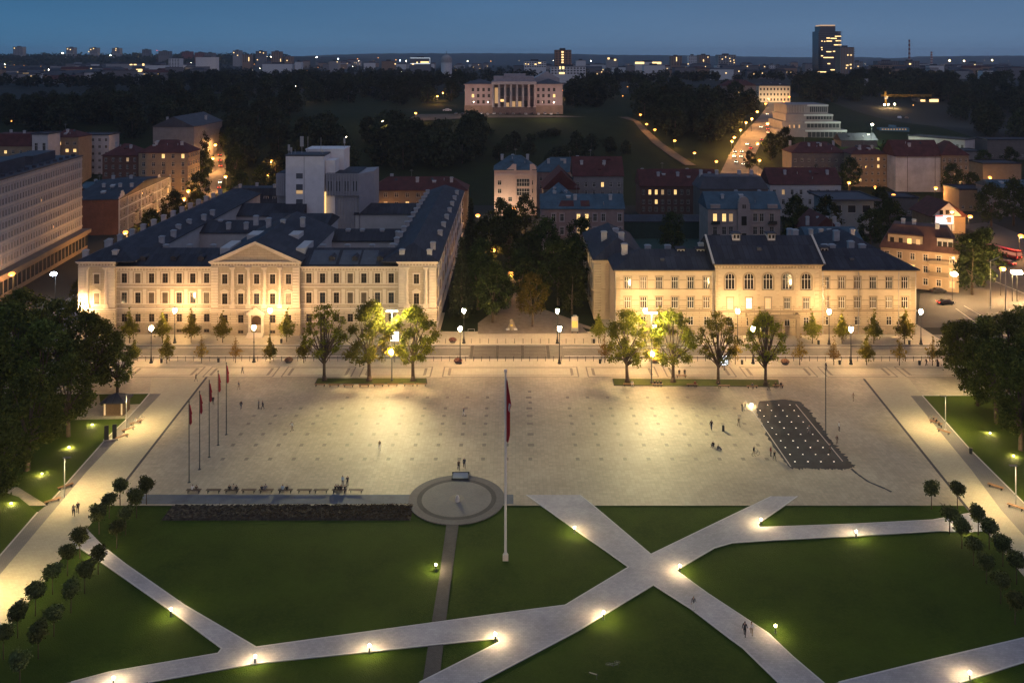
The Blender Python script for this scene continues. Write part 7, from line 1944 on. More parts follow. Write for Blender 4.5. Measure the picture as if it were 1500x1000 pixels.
for k, (px, py, up, col, w) in enumerate(((1076,231,0,'white','white headlights, lowest in the bend of the busy road'),(1086,231,0,'grey','headlights beside the lowest pair in the bend'),(1079,239,0,'black','headlights in the bottom of the bend, left file'),(1089,242,0,'silver','headlights at the very bottom of the bend'),(1077,224,0,'black','headlights left file just above the bend'),(1087,224,0,'grey','headlights right file just above the bend'),(1095,213,0,'white','headlights halfway up the busy road'),(1115,188,0,'silver','glaring headlights in the middle of the busy road'),(1124,169,0,'black','headlights near the top of the busy road'),
     (1100,219,1,'red','red tail lights halfway up the busy road'),(1124,186,1,'black','uppermost of three red tail lights on the busy road'),(1125,191,1,'grey','middle of three red tail lights on the busy road'),(1125,196,1,'white','lowest of three red tail lights on the busy road'),(1116,207,1,'blue','red tail lights left of a street lamp on the busy road'),(1140,160,1,'red','red tail lights at the top right of the busy road'),(1123,153,1,'grey','small red tail lights at the junction on top of the busy road'))):
    car('car with ' + w, px, py, (yk2 if py < 222 else yk) + (0 if up else pi), col, True, 'cars on the busy road')
for px, py, col, up, w in ((322,229,'black',1,'uppermost car of the lit left street'),(322,237,'grey',1,'second car of the lit left street'),(323,245,'red',1,'third car with red tail lights in the lit left street'),(322,269,'white',0,'car with white lights at the left street junction'),(321,277,'black',1,'lowest car with red lights at the left street junction')):
    car(w, px, py, 1.9 + (0 if up else pi), col, True, 'cars in the left street')
car('black car parked before the attic corner house', 1374, 429, .05, 'black', False)
car('dark car waiting behind the right dark trees', 1385, 446, .1, 'black', True)
for k in range(17):
    px = 668 + k * 9.3; w = ['grey','black','silver','black','white','silver','white','grey','black'][k % 9]
    car('car parked in the row below the hill palace', px, 168.6 + (.6 if k % 2 else 0), pi/2 + .1 * (k % 3 - 1), w, False, 'cars parked below the palace')
car('lorry-sized pale van left of the hill palace', 655, 164, .1, 'white', False, None, 1.4)
def bus(label, px, py, face):
    p = base(px, py); t = thing('bus', label, 'bus', (p.x, p.y, .1), face)
    mb = MB(); mb.box(-6,6,-1.25,1.25,.35,3.0); mb.box(-5.8,5.8,-1.1,1.1,3.001,3.15); mb.obj('body', CARP['red'], t)
    mb = MB()
    for s in (-1.27, 1.252): mb.box(-5.7,5.7,s,s+.018,1.4,2.5)
    mb.box(-6.02,-6.002,-1.1,1.1,1.4,2.6); mb.box(6.002,6.02,-1.1,1.1,1.2,2.7); mb.obj('windows', mat('bus_glass', (.1,.05,.04), .2, 0, emit=(1,.35,.2), es=.5), t)
    for x in (-3.8, 3.6):
        for y in (-1.1, 1.1): link('wheel', CARM[2], t, (x, y, .45), 0, 1.4)
    for y in (-1.0, 1.0): link('taillight', CARM[4], t, (-3.8, y, 1.0)); link('headlight', CARM[3], t, (3.8, y, .8))
    return t
bus('red bus on the wide road at the right', 1470, 376, 1.95)
car('red car with tail lights below the red bus', 1478, 388, 1.9, 'red', True)
# traffic lights and signs at the street corners
def traffic_light(px, py, lab, hgt=4.6, colr=(.05,1,.45)):
    p = base(px, py); t = thing('traffic_light', lab, 'traffic light', (p.x, p.y, p.z + .05))
    mb = MB(); mb.tube((0,0,0),(0,0,hgt),.08,n=6); mb.obj('pole', METAL_G, t); mb = MB(); mb.box(-.2,.2,-.15,.15,hgt-1,hgt+.1); mb.obj('case', METAL_D, t)
    mb = MB(); mb.ball((0,-.2,hgt-.8), .26, 8); mb.obj('lamp', mat('signal_green', (.1,1,.5), .5, 0, emit=colr, es=12), t)
traffic_light(283, 296, 'green traffic light at the left street junction', 5)
traffic_light(14, 492, 'green traffic light among dark leaves on the left', 4.2)
for px, py, h_, lab in ((1451,452,13,'tall plain pole by the wide road'),(1473,462,11.5,'plain pole right of the taller one by the wide road'),(206,283,14,'tall thin mast behind the brick wing')):
    p = base(px, py); t = thing('pole', lab, 'pole', (p.x, p.y, p.z)); mb = MB(); mb.tube((0,0,0),(0,0,h_),.16,.10,8); mb.lathe([(.3,0),(.3,.3),(.17,.5)],8); mb.obj('shaft', METAL_G, t)
    if px == 1451:
        mb = MB(); pts = [Vector((0,0,h_))] + [Vector((2.6*math.sin(a), 0, h_ + 1.2*(math.sin(a*1.0)))) for a in (.3,.7,1.1,1.5)]
        for a, b in zip(pts, pts[1:]): mb.tube(a, b, .09, n=6)
        mb.obj('arm', METAL_G, t)
# ------------------------------------------------------------------ street lamps further away
TREELIT = 1
def far_lamp(col, label, px, py, hgt=8., pw=0, glow=GLOBE_O, lc=SOD, grp=None, r=.95, wide=False):
    """px, py: the glowing head in the photo"""
    Y = 240.; Yh = None
    while Y < 5000:
        if ZZ(py, Y) <= ter(P(px, Y), Y) + hgt: Yh = Y; break
        Y += 2
    if Yh is None: Yh = 3000.
    x = P(px, Yh); z = ter(x, Yh)
    t = thing('street_lamp', label, 'street lamp', (x, Yh, z), 0, grp)
    mb = MB(); mb.tube((0,.4,-.3),(0,.4,hgt),.09,.06,6); mb.tube((0,.4,hgt),(0,-.5,hgt+.1),.05,n=5); mb.obj('pole', METAL_D, t)
    mb = MB(); mb.ball((0,-.6,hgt), r, 8, r*.6); mb.obj('lamp_head', glow, t)
    if pw: light('street_lamp_light', 'POINT', (0, -.9, hgt - .7), pw, lc, t, .4)
    return t
park_ = 'orange lamps along the park path'
for px, py, w in ((938,169,'top'),(947,182,'second'),(959,190,'third'),(988,206,'fourth'),(1017,224,'fifth'),(1049,237,'lowest')):
    far_lamp('o', f'orange park lamp, {w} one of the row down the hill path', px, py, 5, 2200, grp=park_)
rd_ = 'orange lamps along the busy road'
for k, (px, py) in enumerate(((1109,164),(1101,174),(1092.5,180),(1084.5,191.5),(1075.5,202),(1071.5,207),(1137,165),(1124,181),(1109,210),(1112,236),(1159,235),(1112,134),(1126,146),(1148,150),(1121,152),(1156,142))):
    far_lamp('o', 'orange lamp beside the busy road on the right' if k < 9 else ['orange lamp at the inner kerb of the road bend','orange lamp on a tall arm before the stepped office','orange lamp left of the floodlit building','lamp under the left part of the floodlit building','lamp under the right part of the floodlit building','orange lamp at the top junction of the busy road','orange lamp at the right foot of the floodlit building'][k-9], px, py, 9 if k < 11 else 7, 13000 if k < 11 else 6000, grp=rd_ if k < 9 else None)
for k, (px, py, pw, w) in enumerate(((641,141,1500,'left of the palace, lower one of a pair'),(649,136,1500,'left of the palace, upper one of a pair'),(609,166,1200,'at the left end of the palace drive'),(823.5,133,1500,'at the right corner of the palace'),(418.5,136,900,'in the dark park wood on the left'),(398,237,1100,'left of the white tower, upper one'),(393,256,1100,'left of the white tower, lower one'),
    (185,341,3200,'between the office block and the courthouse'),(270,291,4500,'at the left street junction, lower one'),(276.5,280,4000,'at the left street junction, upper one'),(331,259,5000,'at the right kerb of the lit left street'),(539,311,1500,'in the courthouse yard by the white tower'),(19,436,1300,'at the far left behind the dark trees'),(316,212,4000,'far up the lit left street'),(312,232,5000,'halfway up the lit left street'),
    (1243,267.5,1500,'left of the modern house roof'),(1282,274.5,1500,'over the modern house'),(1308,286,1500,'between dark trees right of the modern house'),(1370,275.5,1500,'below the whitewashed wall'),(1425,232,1500,'at the right end of the warehouse flats, lit tree'),(1454,245,1500,'right upper one of a stack of three'),(1449,260,900,'right middle one of a stack of three'),(1449.5,272,1100,'right lowest one of a stack of three'),(1420,318,2000,'on a curved arm by the billboard house'),(1494,345,2000,'at the right edge above the wide road'),(1467,393,1400,'on the tall pole over the wide road'),(1439,279,700,'beside the low lit yellow wall'),(722,366,1100,'glimpsed through the park gap trees'),(753,305,900,'in front of the cream house between dark trees'),(748,405,800,'deep in the park gap'),(700,316,800,'over parked cars left of the cream house'),(858,373,0,'seen between leaves by the school corner'))):
    far_lamp('o', 'orange street lamp ' + w, px, py, 8 if py > 200 else 7, pw * (6 if pw < 4000 else 4))
far_lamp('b', 'cool white street lamp left of the courthouse corner', 80, 435, 8, 2500, GLOBE_B, (.8,.88,1))
far_lamp('b', 'white lamp under trees at the far right, left one of two', 1484, 453, 8.5, 1800, GLOBE, WARM)
far_lamp('b', 'white lamp under trees at the far right, right one of two', 1491, 455, 8.5, 1800, GLOBE, WARM)
far_lamp('b', 'lamp head showing through the right dark trees', 1396, 481, 8, 900, GLOBE, WARM)
far_lamp('g', 'greenish white floodlight over the building site', 1277, 183, 14, 26000, GLOBE_W, (.85,1,.70), r=.9)
light('villa_door_fill', 'POINT', (P(733, 368), 368, 5), 2500, (1,.72,.45)); light('villa_door_fill', 'POINT', (P(762, 366), 366, 4), 1800, (1,.72,.45))  # added lights for the glow at the villa doors, no fixtures
for px in (1118, 1134, 1150):    # lights added for the glow of the bright building, without fixtures
    light('facade_fill', 'POINT', (P(px, bp_.y - 9), bp_.y - 9, bp_.z + 3), 2600, (1,.74,.42))
for px in (690, 712, 752, 796, 816): light('palace_fill', 'POINT', (P(px, Yp - 20), Yp - 20, bz + 7), 800 if px == 752 else 3800, (1,.66,.46))  # added lights to make the palace front glow, no fixtures
light('corner_house_fill', 'POINT', (P(1380, 238), 238, 9), 2600, SOD)  # added warm light without a fixture, brightens the attic corner house
# ------------------------------------------------------------------ the far city
GLIT = {'a': LITF}
def far_block(label, a, b, top, Y, wm, bot=None, lit=(), roof='flat', rm=None, name='apartment_tower', d=None, grid=None, base_off=0, grp=None, litm=None, rows=None, pan=True):
    """block given by left/right pixel, top pixel and distance; lit: (px, py) of lit windows; grid: (cols, rows) of dark window marks"""
    bzz = ter(P((a+b)/2, Y), Y); k = Y / F; w = (b - a) * k; h = ZZ(top, Y) - bzz; h = max(h, 4.)
    d = d or max(10, min(22, w))
    t = thing(name, label, 'building', (P((a+b)/2, Y), Y, bzz), 0, grp)
    mb = MB(); mb.box(-w/2, w/2, 0, d, -8, h); mb.obj('wall', wm, t)
    if roof == 'flat': mb = MB(); mb.box(-w/2-.2, w/2+.2, -.2, d+.2, h+.003, h+.6); mb.box(-w*.2, w*.15, d*.3, d*.6, h+.61, h+3.0); mb.obj('roof', rm or ROOF_G, t)
    else: roofmesh(roof, w, d, min(6, d*.3), .4).obj('roof', rm or ROOF_R, t, loc=(0,0,h))
    if grid:
        c, r = grid; mb = MB()
        for i in range(c):
            for j in range(r):
                u = -w/2 + (i + .5) * w / c; z = h - (j + .6) * 3.1
                if z < 0: continue
                mb.box(u - w/c*.3, u + w/c*.3, -.06, -.004, z - .8, z + .8)
        o = mb.obj('windows', GLASS_B, t)
    for (px, py, *ww) in lit:
        u = P(px, Y) - P((a+b)/2, Y); z = ZZ(py, Y) - bzz; s = (ww[0] if ww else 1.4) * k * .5; hh_ = (ww[1] if len(ww) > 1 else 1.3) * k * .5
        mb = MB(); mb.box(u-s, u+s, -.25, -.07, z-hh_, z+hh_); mb.obj('lit_window', litm or LITF, t)
    return t
FW = mat('far_wall_grey', (.30,.30,.31), .9, .1); FB = mat('far_wall_brown', (.28,.19,.14), .9, .1); FD = mat('far_wall_dark', (.16,.16,.175), .9, .1); FL = mat('far_wall_pale', (.60,.61,.63), .9, .1); FR = mat('far_wall_red', (.20,.075,.07), .9, .1)
ft = lambda lab, *a, **k: far_block(lab, *a, **k)
for lab, a, b, top, Y, wm, lit, gd in (
 ('grey apartment tower at the left end of the skyline',19,33,69,2900,FW,[(21,71)],(6,9)),('second apartment tower on the left skyline',97,108,70,2900,FW,[(99,72),(103,73)],(5,6)),('third apartment tower on the left skyline with three lit windows',131,142,70.5,2900,FW,[(133,73),(137,71.5),(130,76)],(5,6)),('fourth apartment tower on the left skyline',164,175,71,2900,FW,[(169.5,74),(170,71.5)],(5,5)),('low tower in the left skyline gap',208,218,73,2900,FD,[],(4,4)),('dark slab block right of the red mast',232,248,75.5,2500,FD,[],(6,4)),
 ('reddish block on the left skyline',266,280,76,2700,FR,[],(5,3)),('dark red double block on the left skyline',285,299,77.5,2500,FR,[],(5,3)),('twin of the dark red double block',300,313,78,2500,FD,[],(5,3)),('pale twin tower low on the left',247,263,86,1900,FL,[],(4,6)),('white long office slab on the left',286.5,316,84,1900,FL,[],None),('grey tower with two lamps left of centre',341,352,74.5,2500,FW,[(342.5,77.5),(348,81.5)],(4,5)),('brown block with a lit stair left of centre',355,367,80.5,2100,FB,[(364.5,87,1.2,6)],(4,6)),('dark tower with scattered lights left of centre',374.5,388,75.5,2500,FD,[(381,77),(386,78),(377,88)],(5,5)),('brown tower left of centre',397.5,411,76,2100,FB,[(411,88.5,1,4)],(4,8)),('low brown block left of centre',417,428,83,2100,FB,[(420.5,89)],(4,4)),
 ('small pale block before the far hill',482,496,90,1700,FW,[(494,91)],None),('brown cube building before the far hill',559,578,90,1600,FB,[(579,94,2,1.5)],None),
 ('pale block left of the brick tower',768,800,90,1300,FL,[(770,94),(774,94.5),(784.5,94.5,3,1.5),(790.5,92.5,4,1.5)],(9,3)),('brown tower at the right of centre',983,999,82.5,2000,FB,[(991,87,1.2,6)],(4,7)),('grey tower pair, left one with a lit window',1009,1021,82,1700,FL,[(1008,94)],(4,9)),('brown tower right of the pale one',1024,1040,81,1900,FB,[(1030.5,89,1.3,3),(1037,84)],(5,8)),('wide grey brown tower with many lit windows',1052,1078,81,1600,FW,[(1058,87),(1063,84),(1070,90),(1075,88.5),(1075.5,92),(1069,86)],(7,9)),('white and grey low block with many lit windows',1050,1075,96,1500,FL,[(1062,100,2),(1063,104),(1055,108),(1067,101,2),(1077,100,2,3),(1062,108)],(8,4)),('pale tower right of the lit group',1093.5,1102,95,1700,FL,[],(3,5)),('dark block with a lit stair',1116,1126,96,1700,FD,[(1120,98),(1120,104,2,3)],(4,5)),('pale narrow block beside the lit stair block',1127.5,1135.5,95.5,1700,FL,[],(3,5)),('dark low block further right',1136,1147,96.5,1700,FD,[(1141,106)],(4,5)),('reddish pale block left of the glass tower',1148,1156,97,1700,FB,[(1152,99)],(3,4)),('brown narrow block left of the glass tower',1160,1165.5,97,1800,FR,[],(2,4)),
 ('grey apartment house right of the glass tower',1252,1264,91,1700,FW,[(1250,97),(1257,97.5)],(5,5)),('long brown apartment house at the right',1281,1326,96,1300,FB,[(1284,103,3),(1291,103,2),(1323,103,2),(1320,108,2),(1303,108)],(14,4)),('dark block with lit corner at the right',1286,1318,90,1600,FD,[(1294,95.5,2)],(10,3)),('tall dark block behind the first chimney',1325,1347,90,1500,FD,[(1333,94,3,2),(1346,105),(1345,109)],(6,6)),('grey hall right of the first chimney',1361,1383,96.5,1500,FL,[],None),('low block with lit windows near the second chimney',1384,1402,97,1600,FD,[(1396,104,2,2)],(6,3)),('grey block with lamps at the right skyline',1418,1440,92.5,1700,FW,[(1421,95,2,2),(1428,95),(1424.5,99.5)],(8,4)),
 ('low dark block at the right skyline end',1460,1480,101,1300,FD,[],(6,2))):
    ft(lab, a, b, top, Y, wm, lit=lit, grid=gd)
for lab, a, b, top, Y, wm, rf_, lit in (('white long low hall left of centre',384,428,94,1500,FL,'flat',[]),('white cube at the end of the long low hall',432,441,91,1500,FL,'flat',[]),('low hall with three bright windows on the left',17,43,107,1100,FW,'flat',[(35,109,2,3),(38,109,2,3),(41,109,2,3)]),('red roofed long house in the left distance',62,112,116,1000,FD,'hip',[]),('white low sheds on the left',50,72,108,1150,FL,'flat',[]),('low house with two lit windows in the left distance',78,98,106,1150,FW,'flat',[(91,108,5,2)]),
    ('long flat grey hall under the left skyline',155,215,94,1700,FW,'flat',[(192,95,4,1.5),(198,95,4,1.5)]),('pale office with rows of windows below the red mast',212,244,96,1500,FL,'flat',[(210,95,3,3)]),('building with an orange lit front in the left wood',196,212,101,1250,FD,'flat',[(204,103.5,9,4)]),('pale low office right of the brick tower',844,858,89,1500,FL,'flat',[]),('low office with bright window bands',930,970,91,1600,FL,'flat',[(937,92.5,13,3),(962,92.5,13,3)]),('long pale roof before the bright window bands',943,974,96,1350,FL,'flat',[]),('orange lit low house right of the brick tower',888,905,87,1700,FW,'flat',[(891.5,86,3,2.5),(901,88,3,2.5)]),('purple lit low roof right of the glass tower',1249,1276,104,1150,mat('far_wall_violet_lit', (.24,.20,.34), .9, .1),'flat',[]),('low white house at the right distance',1440,1455,104,1200,FL,'flat',[])):  # violet wall colour carries the purple light of that low building
    ft(lab, a, b, top, Y, wm, lit=lit, roof=rf_, name='low_hall', d=14)
# white framed modern hall, dome, brick tower
Yq = 1500; t = far_block('modern hall outlined by a white light frame', 601, 630, 85.5, Yq, FD, lit=[(622,91.5,12,2.2),(605,94,3,2),(611,92,2,2)], name='modern_hall')
mb = MB(); k = Yq / F; bq = t.location.z; w = 29*k
for a, b, c, d in ((-w/2,w/2,ZZ(85.6,Yq)-bq,ZZ(85,Yq)-bq),(w/2-.5,w/2,ZZ(93,Yq)-bq,ZZ(85.6,Yq)-bq-.01),(-w/2,w/2,ZZ(94,Yq)-bq,ZZ(93.2,Yq)-bq)): mb.box(a,b,-.5,-.1,c,d)
mb.obj('light_frame', mat('frame_glow', (.8,.9,1), .5, 0, emit=(.8,.92,1), es=.9), t)
Yq = 1100; t = thing('domed_church', 'round domed church drum above the trees before the far hill', 'church', (P(654,Yq), Yq, ter(P(654,Yq),Yq)))
k = Yq/F; bq = t.location.z; mb = MB(); mb.lathe([(8*k,-5),(8*k,ZZ(92,Yq)-bq),(8.6*k,ZZ(91.5,Yq)-bq)], 16); mb.obj('drum', FL, t)
mb = MB(); hd_ = ZZ(88.5,Yq)-bq; mb.lathe([(8.4*k,ZZ(91.4,Yq)-bq)] + [(8.2*k*math.cos(a), hd_ + 8*k*math.sin(a)) for a in (0,.3,.6,.9,1.2,1.45)] + [(.5,ZZ(79,Yq)-bq)], 16); mb.obj('dome', FW, t)
mb = MB(); mb.tube((0,0,ZZ(80.5,Yq)-bq),(0,0,ZZ(75,Yq)-bq),.25,n=5); mb.obj('cross', METAL_D, t)
Yq = 1150; t = far_block('brick tower block with a column of lit stair windows', 813, 837, 74, Yq, mat('far_brick', (.30,.17,.11), .9, .12), grid=(5, 8), lit=[(824,76.5,3.2,2.2),(824,80.4,3,2),(824,84.2,3,2),(824,88,3,2),(824,91.6,3,2)], name='brick_tower', d=20, litm=LITF)
far_block('white block at the foot of the brick tower', 807, 858, 98, 1050, FL, grid=(11, 3), lit=[(820.5,99.5,2,4),(825,99.5,3,4),(823,107.5,8,2.5)], name='white_block')
# the tall glass tower and its neighbour
Yq = 1250; k = Yq/F; t = thing('glass_tower', 'tall dark glass office tower with a lit crown and rows of lit floors', 'skyscraper', (P(1215,Yq), Yq, ter(P(1215,Yq),Yq))); bq = t.location.z
GT = mat('tower_glass', (.015,.03,.05), .15, .15, .05, spec=.7)
xg = lambda px: P(px,Yq) - P(1215,Yq); zg = lambda py: ZZ(py,Yq) - bq
mb = MB(); mb.box(xg(1199), xg(1231.5), 0, 26, -5, zg(46)); mb.box(xg(1202), xg(1224.5), 2, 24, zg(45.99), zg(38.5)); mb.obj('shaft', GT, t)
mb = MB()
for py in range(48, 108, 3): mb.box(xg(1199)-.1, xg(1231.5)+.1, -.3, -.003, zg(py+.25), zg(py-.15))
mb.obj('floor_bands', mat('tower_bands', (.05,.07,.09), .4, 0), t)
mb = MB(); mb.box(xg(1203), xg(1224), 1.9, 23, zg(38.4), zg(36.6)); mb.obj('lit_crown', mat('crown_glow', (.6,.4,.2), .6, 0, emit=(1,.62,.35), es=.55), t)
mb = MB()
for py in range(46, 70, 2): mb.box(xg(1227), xg(1234), -.6, 1, zg(py+.5), zg(py))
mb.obj('side_fins', FW, t)
rl = random.Random(15)
for px, py, w in ((1213,56,5),(1221,56.5,9),(1227.5,53.5,9),(1228,60,8),(1214.5,60.5,8),(1227,66,11),(1214,76,7),(1225,75.5,10),(1213.5,84.5,15),(1203.5,70,2),(1204,73,1.5),(1204,82,3),(1204,60.5,2),(1208,61,1.5),(1214,93.5,4),(1204,105.5,12),(1219.5,102.5,6),(1228,102,7),(1228,93.5,1.5)):
    mb = MB(); mb.box(xg(px-w/2), xg(px+w/2), -.5, -.31, zg(py+.8), zg(py-.6)); mb.obj('lit_window', LITF, t)
t = far_block('ribbed apartment tower leaning against the glass tower', 1231, 1251, 70, 1180, FB, grid=None, lit=[(1242,81,3,2),(1247,81,2,2),(1241,96,3,2),(1246,95,3,2),(1240,100,2,2),(1246,100,2,2)], name='ribbed_tower')
k = 1180/F; mb = MB()
for i in range(9): mb.box(-10*k + i*2.3*k, -10*k + i*2.3*k + .7*k, -.5, -.004, 0, ZZ(68 + abs(i-2)*.7, 1180) - t.location.z)
for j in range(12): mb.box(9.9*k, 11.2*k, -.4, 6, 8 + j*3.1, 9.2 + j*3.1)
mb.obj('ribs', FW, t)
# chimneys and masts
STR_R = mat('chimney_red', (.24,.07,.07), .9, .1); STR_W = mat('chimney_white', (.45,.44,.45), .9, .1)
for px, top, bot, r, Y, lab in ((1332,58.5,90,1.6,2600,'taller red and white striped power station chimney'),(1364.5,76,97,1.7,2600,'shorter red and white striped power station chimney')):
    z0, z1 = ter(P(px,Y),Y), ZZ(top,Y); t = thing('chimney_stack', lab, 'chimney', (P(px,Y), Y, z0)); k = Y/F; n = 9
    mb = MB(); mb.lathe([(r*k, 0), (r*k*.7, z1 - z0)], 12); mb.obj('shaft', STR_W, t)
    mb = MB()
    for q in range(0, n, 2):
        za, zb = (z1-z0)*(.35 + .65*(n-1-q)/n), (z1-z0)*(.35 + .65*(n-q)/n); ra = r*k*(1 - .3*za/(z1-z0)) + .15; rb = r*k*(1 - .3*zb/(z1-z0)) + .15
        mb.tube((0,0,za),(0,0,zb),ra,rb,12)
    mb.obj('red_bands', STR_R, t)
for px, top, lab, Y in ((230,74,'thin red lit mast on the left skyline',2400),(1447,77,'thin mast with a red light on the right hill crest',7600),(725,80,'pale thin mast before the far hill',2600)):
    z0 = max(ter(P(px,Y),Y), ZZ(90,Y)); z1 = ZZ(top,Y); t = thing('radio_mast', lab, 'mast', (P(px,Y), Y, z0)); k = Y/F
    mb = MB(); mb.tube((0,0,-5),(0,0,z1-z0),.35*k*.7,.2*k*.7,5); mb.obj('lattice', METAL_G if px == 725 else STR_R, t)
    if px != 725: mb = MB(); mb.ball((0,-1,(z1-z0)*(.98 if px < 500 else .2)), .35*k, 6); mb.obj('warning_light', TAILL, t)
# the building site: crane, huts, pipe, lit storeys
Yc = G(1330,152).y; 
t = thing('tower_crane', 'construction crane with a long lit horizontal jib on the right', 'crane', (P(1297,800), 800, ter(P(1297,800),800))); k = 800/F; bq = t.location.z
mb = MB(); zj = ZZ(141.5,800)-bq; mb.box(-.8,.8,-.8,.8,0,zj+5); mb.obj('tower', mat('crane_yellow', (.35,.22,.04), .6, .1), t)
mb = MB()
for q in (0, 1.6): mb.box(-6*k, 68*k, -.2, .2, zj+q, zj+q+.3)
for q in range(36): mb.tube((-6*k + q*2.05*k, 0, zj+.1), (-6*k + (q+.5)*2.05*k, 0, zj+1.7), .12, n=4); mb.tube((-6*k + (q+.5)*2.05*k, 0, zj+1.7), (-6*k + (q+1)*2.05*k, 0, zj+.1), .12, n=4)
mb.obj('jib', MATS['crane_yellow'], t)
mb = MB(); mb.box(-1.6,1.6,-2,-.81,zj-2.5,zj-.3); mb.obj('cab', FL, t)
for lab, a, b, top, Y, wm, lit in (('lit terraced building site storey, upper',1228,1272,128,1000,FD,[(1233,132,7,3),(1239,131,4,3),(1249,131.5,6,4),(1257,131.5,7,4),(1263,132,8,4)]),('lit terraced building site storey, lower',1246,1276,140,950,FD,[(1258,142,18,3),(1285,143,5,2)]),('stepped villa with lit floors on the right slope',1344,1376,146,820,FD,[(1352,147.5,7,3),(1368,147.5,13,4),(1372,160.5,8,5)]),('house glowing yellow above the building site',1249,1268,110,1050,FD,[(1256,114,9,5)])):
    ft(lab, a, b, top, Y, wm, lit=lit, name='terraced_house', d=12)
for px, top, w, lab in ((1270,116,4,'pale upright concrete core on the building site'),(1275,128,3.5,'shorter grey concrete core beside it')):
    Y = 900; zb_ = ter(P(px,Y),Y); t = thing('concrete_core', lab, 'tower', (P(px,Y),Y,zb_)); mb = MB(); k = Y/F; mb.box(-w*k/2,w*k/2,0,4,-2,ZZ(top,Y)-zb_); mb.obj('core', FL, t); mb = MB(); mb.box(-w*k/2-.2,w*k/2+.2,-.2,4.2,ZZ(top,Y)-zb_+.003,ZZ(top,Y)-zb_+.5); mb.obj('coping', CONC, t)
p = G(1310,192); t = thing('site_huts', 'row of blue site containers lit by the greenish floodlight', 'container', (p.x,p.y,p.z)); k = p.y/F
mb = MB(); mb.box(-21*k,22*k,0,5,-1,4.5*k); mb.box(-4*k,4*k,1,5,4.51*k,8*k); mb.obj('huts', mat('hut_blue', (.05,.12,.20), .6, .1), t)
mb = MB()
for q in range(9): mb.box((-18+q*4.2)*k,(-16+q*4.2)*k,-.06,-.004,1.6*k,3.2*k)
mb.obj('windows', LITD, t)
for px, py, r in ((1317.5,170,4),(1328,170.5,3.6)):
    p = G(px,py+3); t = thing('storage_tank', 'pale cylinder tank on the terrace' if px < 1320 else 'round orange tank end beside the pale tank', 'tank', (p.x,p.y,p.z)); k = p.y/F
    mb = MB(); mb.M = Matrix.Rotation(math.radians(90), 4, 'X' if px > 1320 else 'Y'); mb.lathe([(r*k*.4,-r*k*.6),(r*k*.7,-r*k*.5),(r*k*.7,r*k*.5),(r*k*.4,r*k*.6)], 14); mb.obj('shell', FB if px > 1320 else FL, t)
sheet_pts = [(1225,165),(1290,160),(1390,165),(1440,185),(1490,200),(1450,205),(1330,198),(1240,195)]
# ------------------------------------------------------------------ small houses filling the far city and single distant lights
rf2 = random.Random(31)
def filler(n, x0, x1, y0, y1, grp, lab, hmin, hmax, wmin, wmax):
    for k in range(n):
        px, py = rf2.uniform(x0, x1), rf2.uniform(y0, y1); p = G(px, py)
        if p.y > 4000: continue
        w = rf2.uniform(wmin, wmax); h_ = rf2.uniform(hmin, hmax); d = rf2.uniform(9, 13)
        t = thing('far_house', lab, 'house', (p.x, p.y, p.z), rf2.uniform(-.35,.35), grp)
        mb = MB(); mb.box(-w/2,w/2,0,d,-4,h_); mb.obj('wall', rf2.choice((FW,FD,FL,FB,FD)), t)
        kd = rf2.choice(('gable','hip','flat')); roofmesh(kd, w, d, rf2.uniform(2,4) if kd != 'flat' else .5, .3).obj('roof', rf2.choice((ROOF_R,ROOF_D,ROOF_G,ROOF_G)), t, loc=(0,0,h_))
        if rf2.random() < .45:
            for q in range(rf2.randint(1, 3)):
                u = rf2.uniform(-w/2+1.5, w/2-1.5); z = rf2.uniform(1.5, h_-2); mb = MB(); mb.box(u-.8,u+.8,-.2,-.05,z,z+1.6); mb.obj('lit_window', LITF, t)
filler(70, -20, 300, 99, 122, 'low houses of the far city, left', 'small house among the dark roofs of the far city on the left', 9, 16, 14, 40)
filler(48, 380, 720, 95, 103, 'low houses of the far city, centre', 'small house in the far city before the central hill', 11, 19, 16, 42)
filler(64, 760, 1200, 96, 118, 'low houses of the far city, right of centre', 'small house in the far city right of the brick tower', 10, 19, 14, 40)
filler(44, 1240, 1510, 100, 116, 'low houses of the far city, right', 'small house in the far city below the striped chimneys', 10, 17, 14, 38)
gm = {}
def pt_light(px, py, kind, grp, lab, r, h_=7):
    p = G(px, max(py + .5, 92.5)) if py > 90 else None
    if p is None:
        Y = 3000 if px < 420 else 2600; p = Vector((P(px, Y), Y, ter(P(px, Y), Y)))
    z = ZZ(py, p.y)
    key = (kind, round(r, 1))
    if key not in gm: mb = MB(); mb.ball((0,0,0), r, 6); gm[key] = mb.mesh('far_light', kind)
    o = link('far_light', gm[key], None, (p.x, p.y - 1, max(z, p.z + 3))); tag(o, lab, 'light', grp)
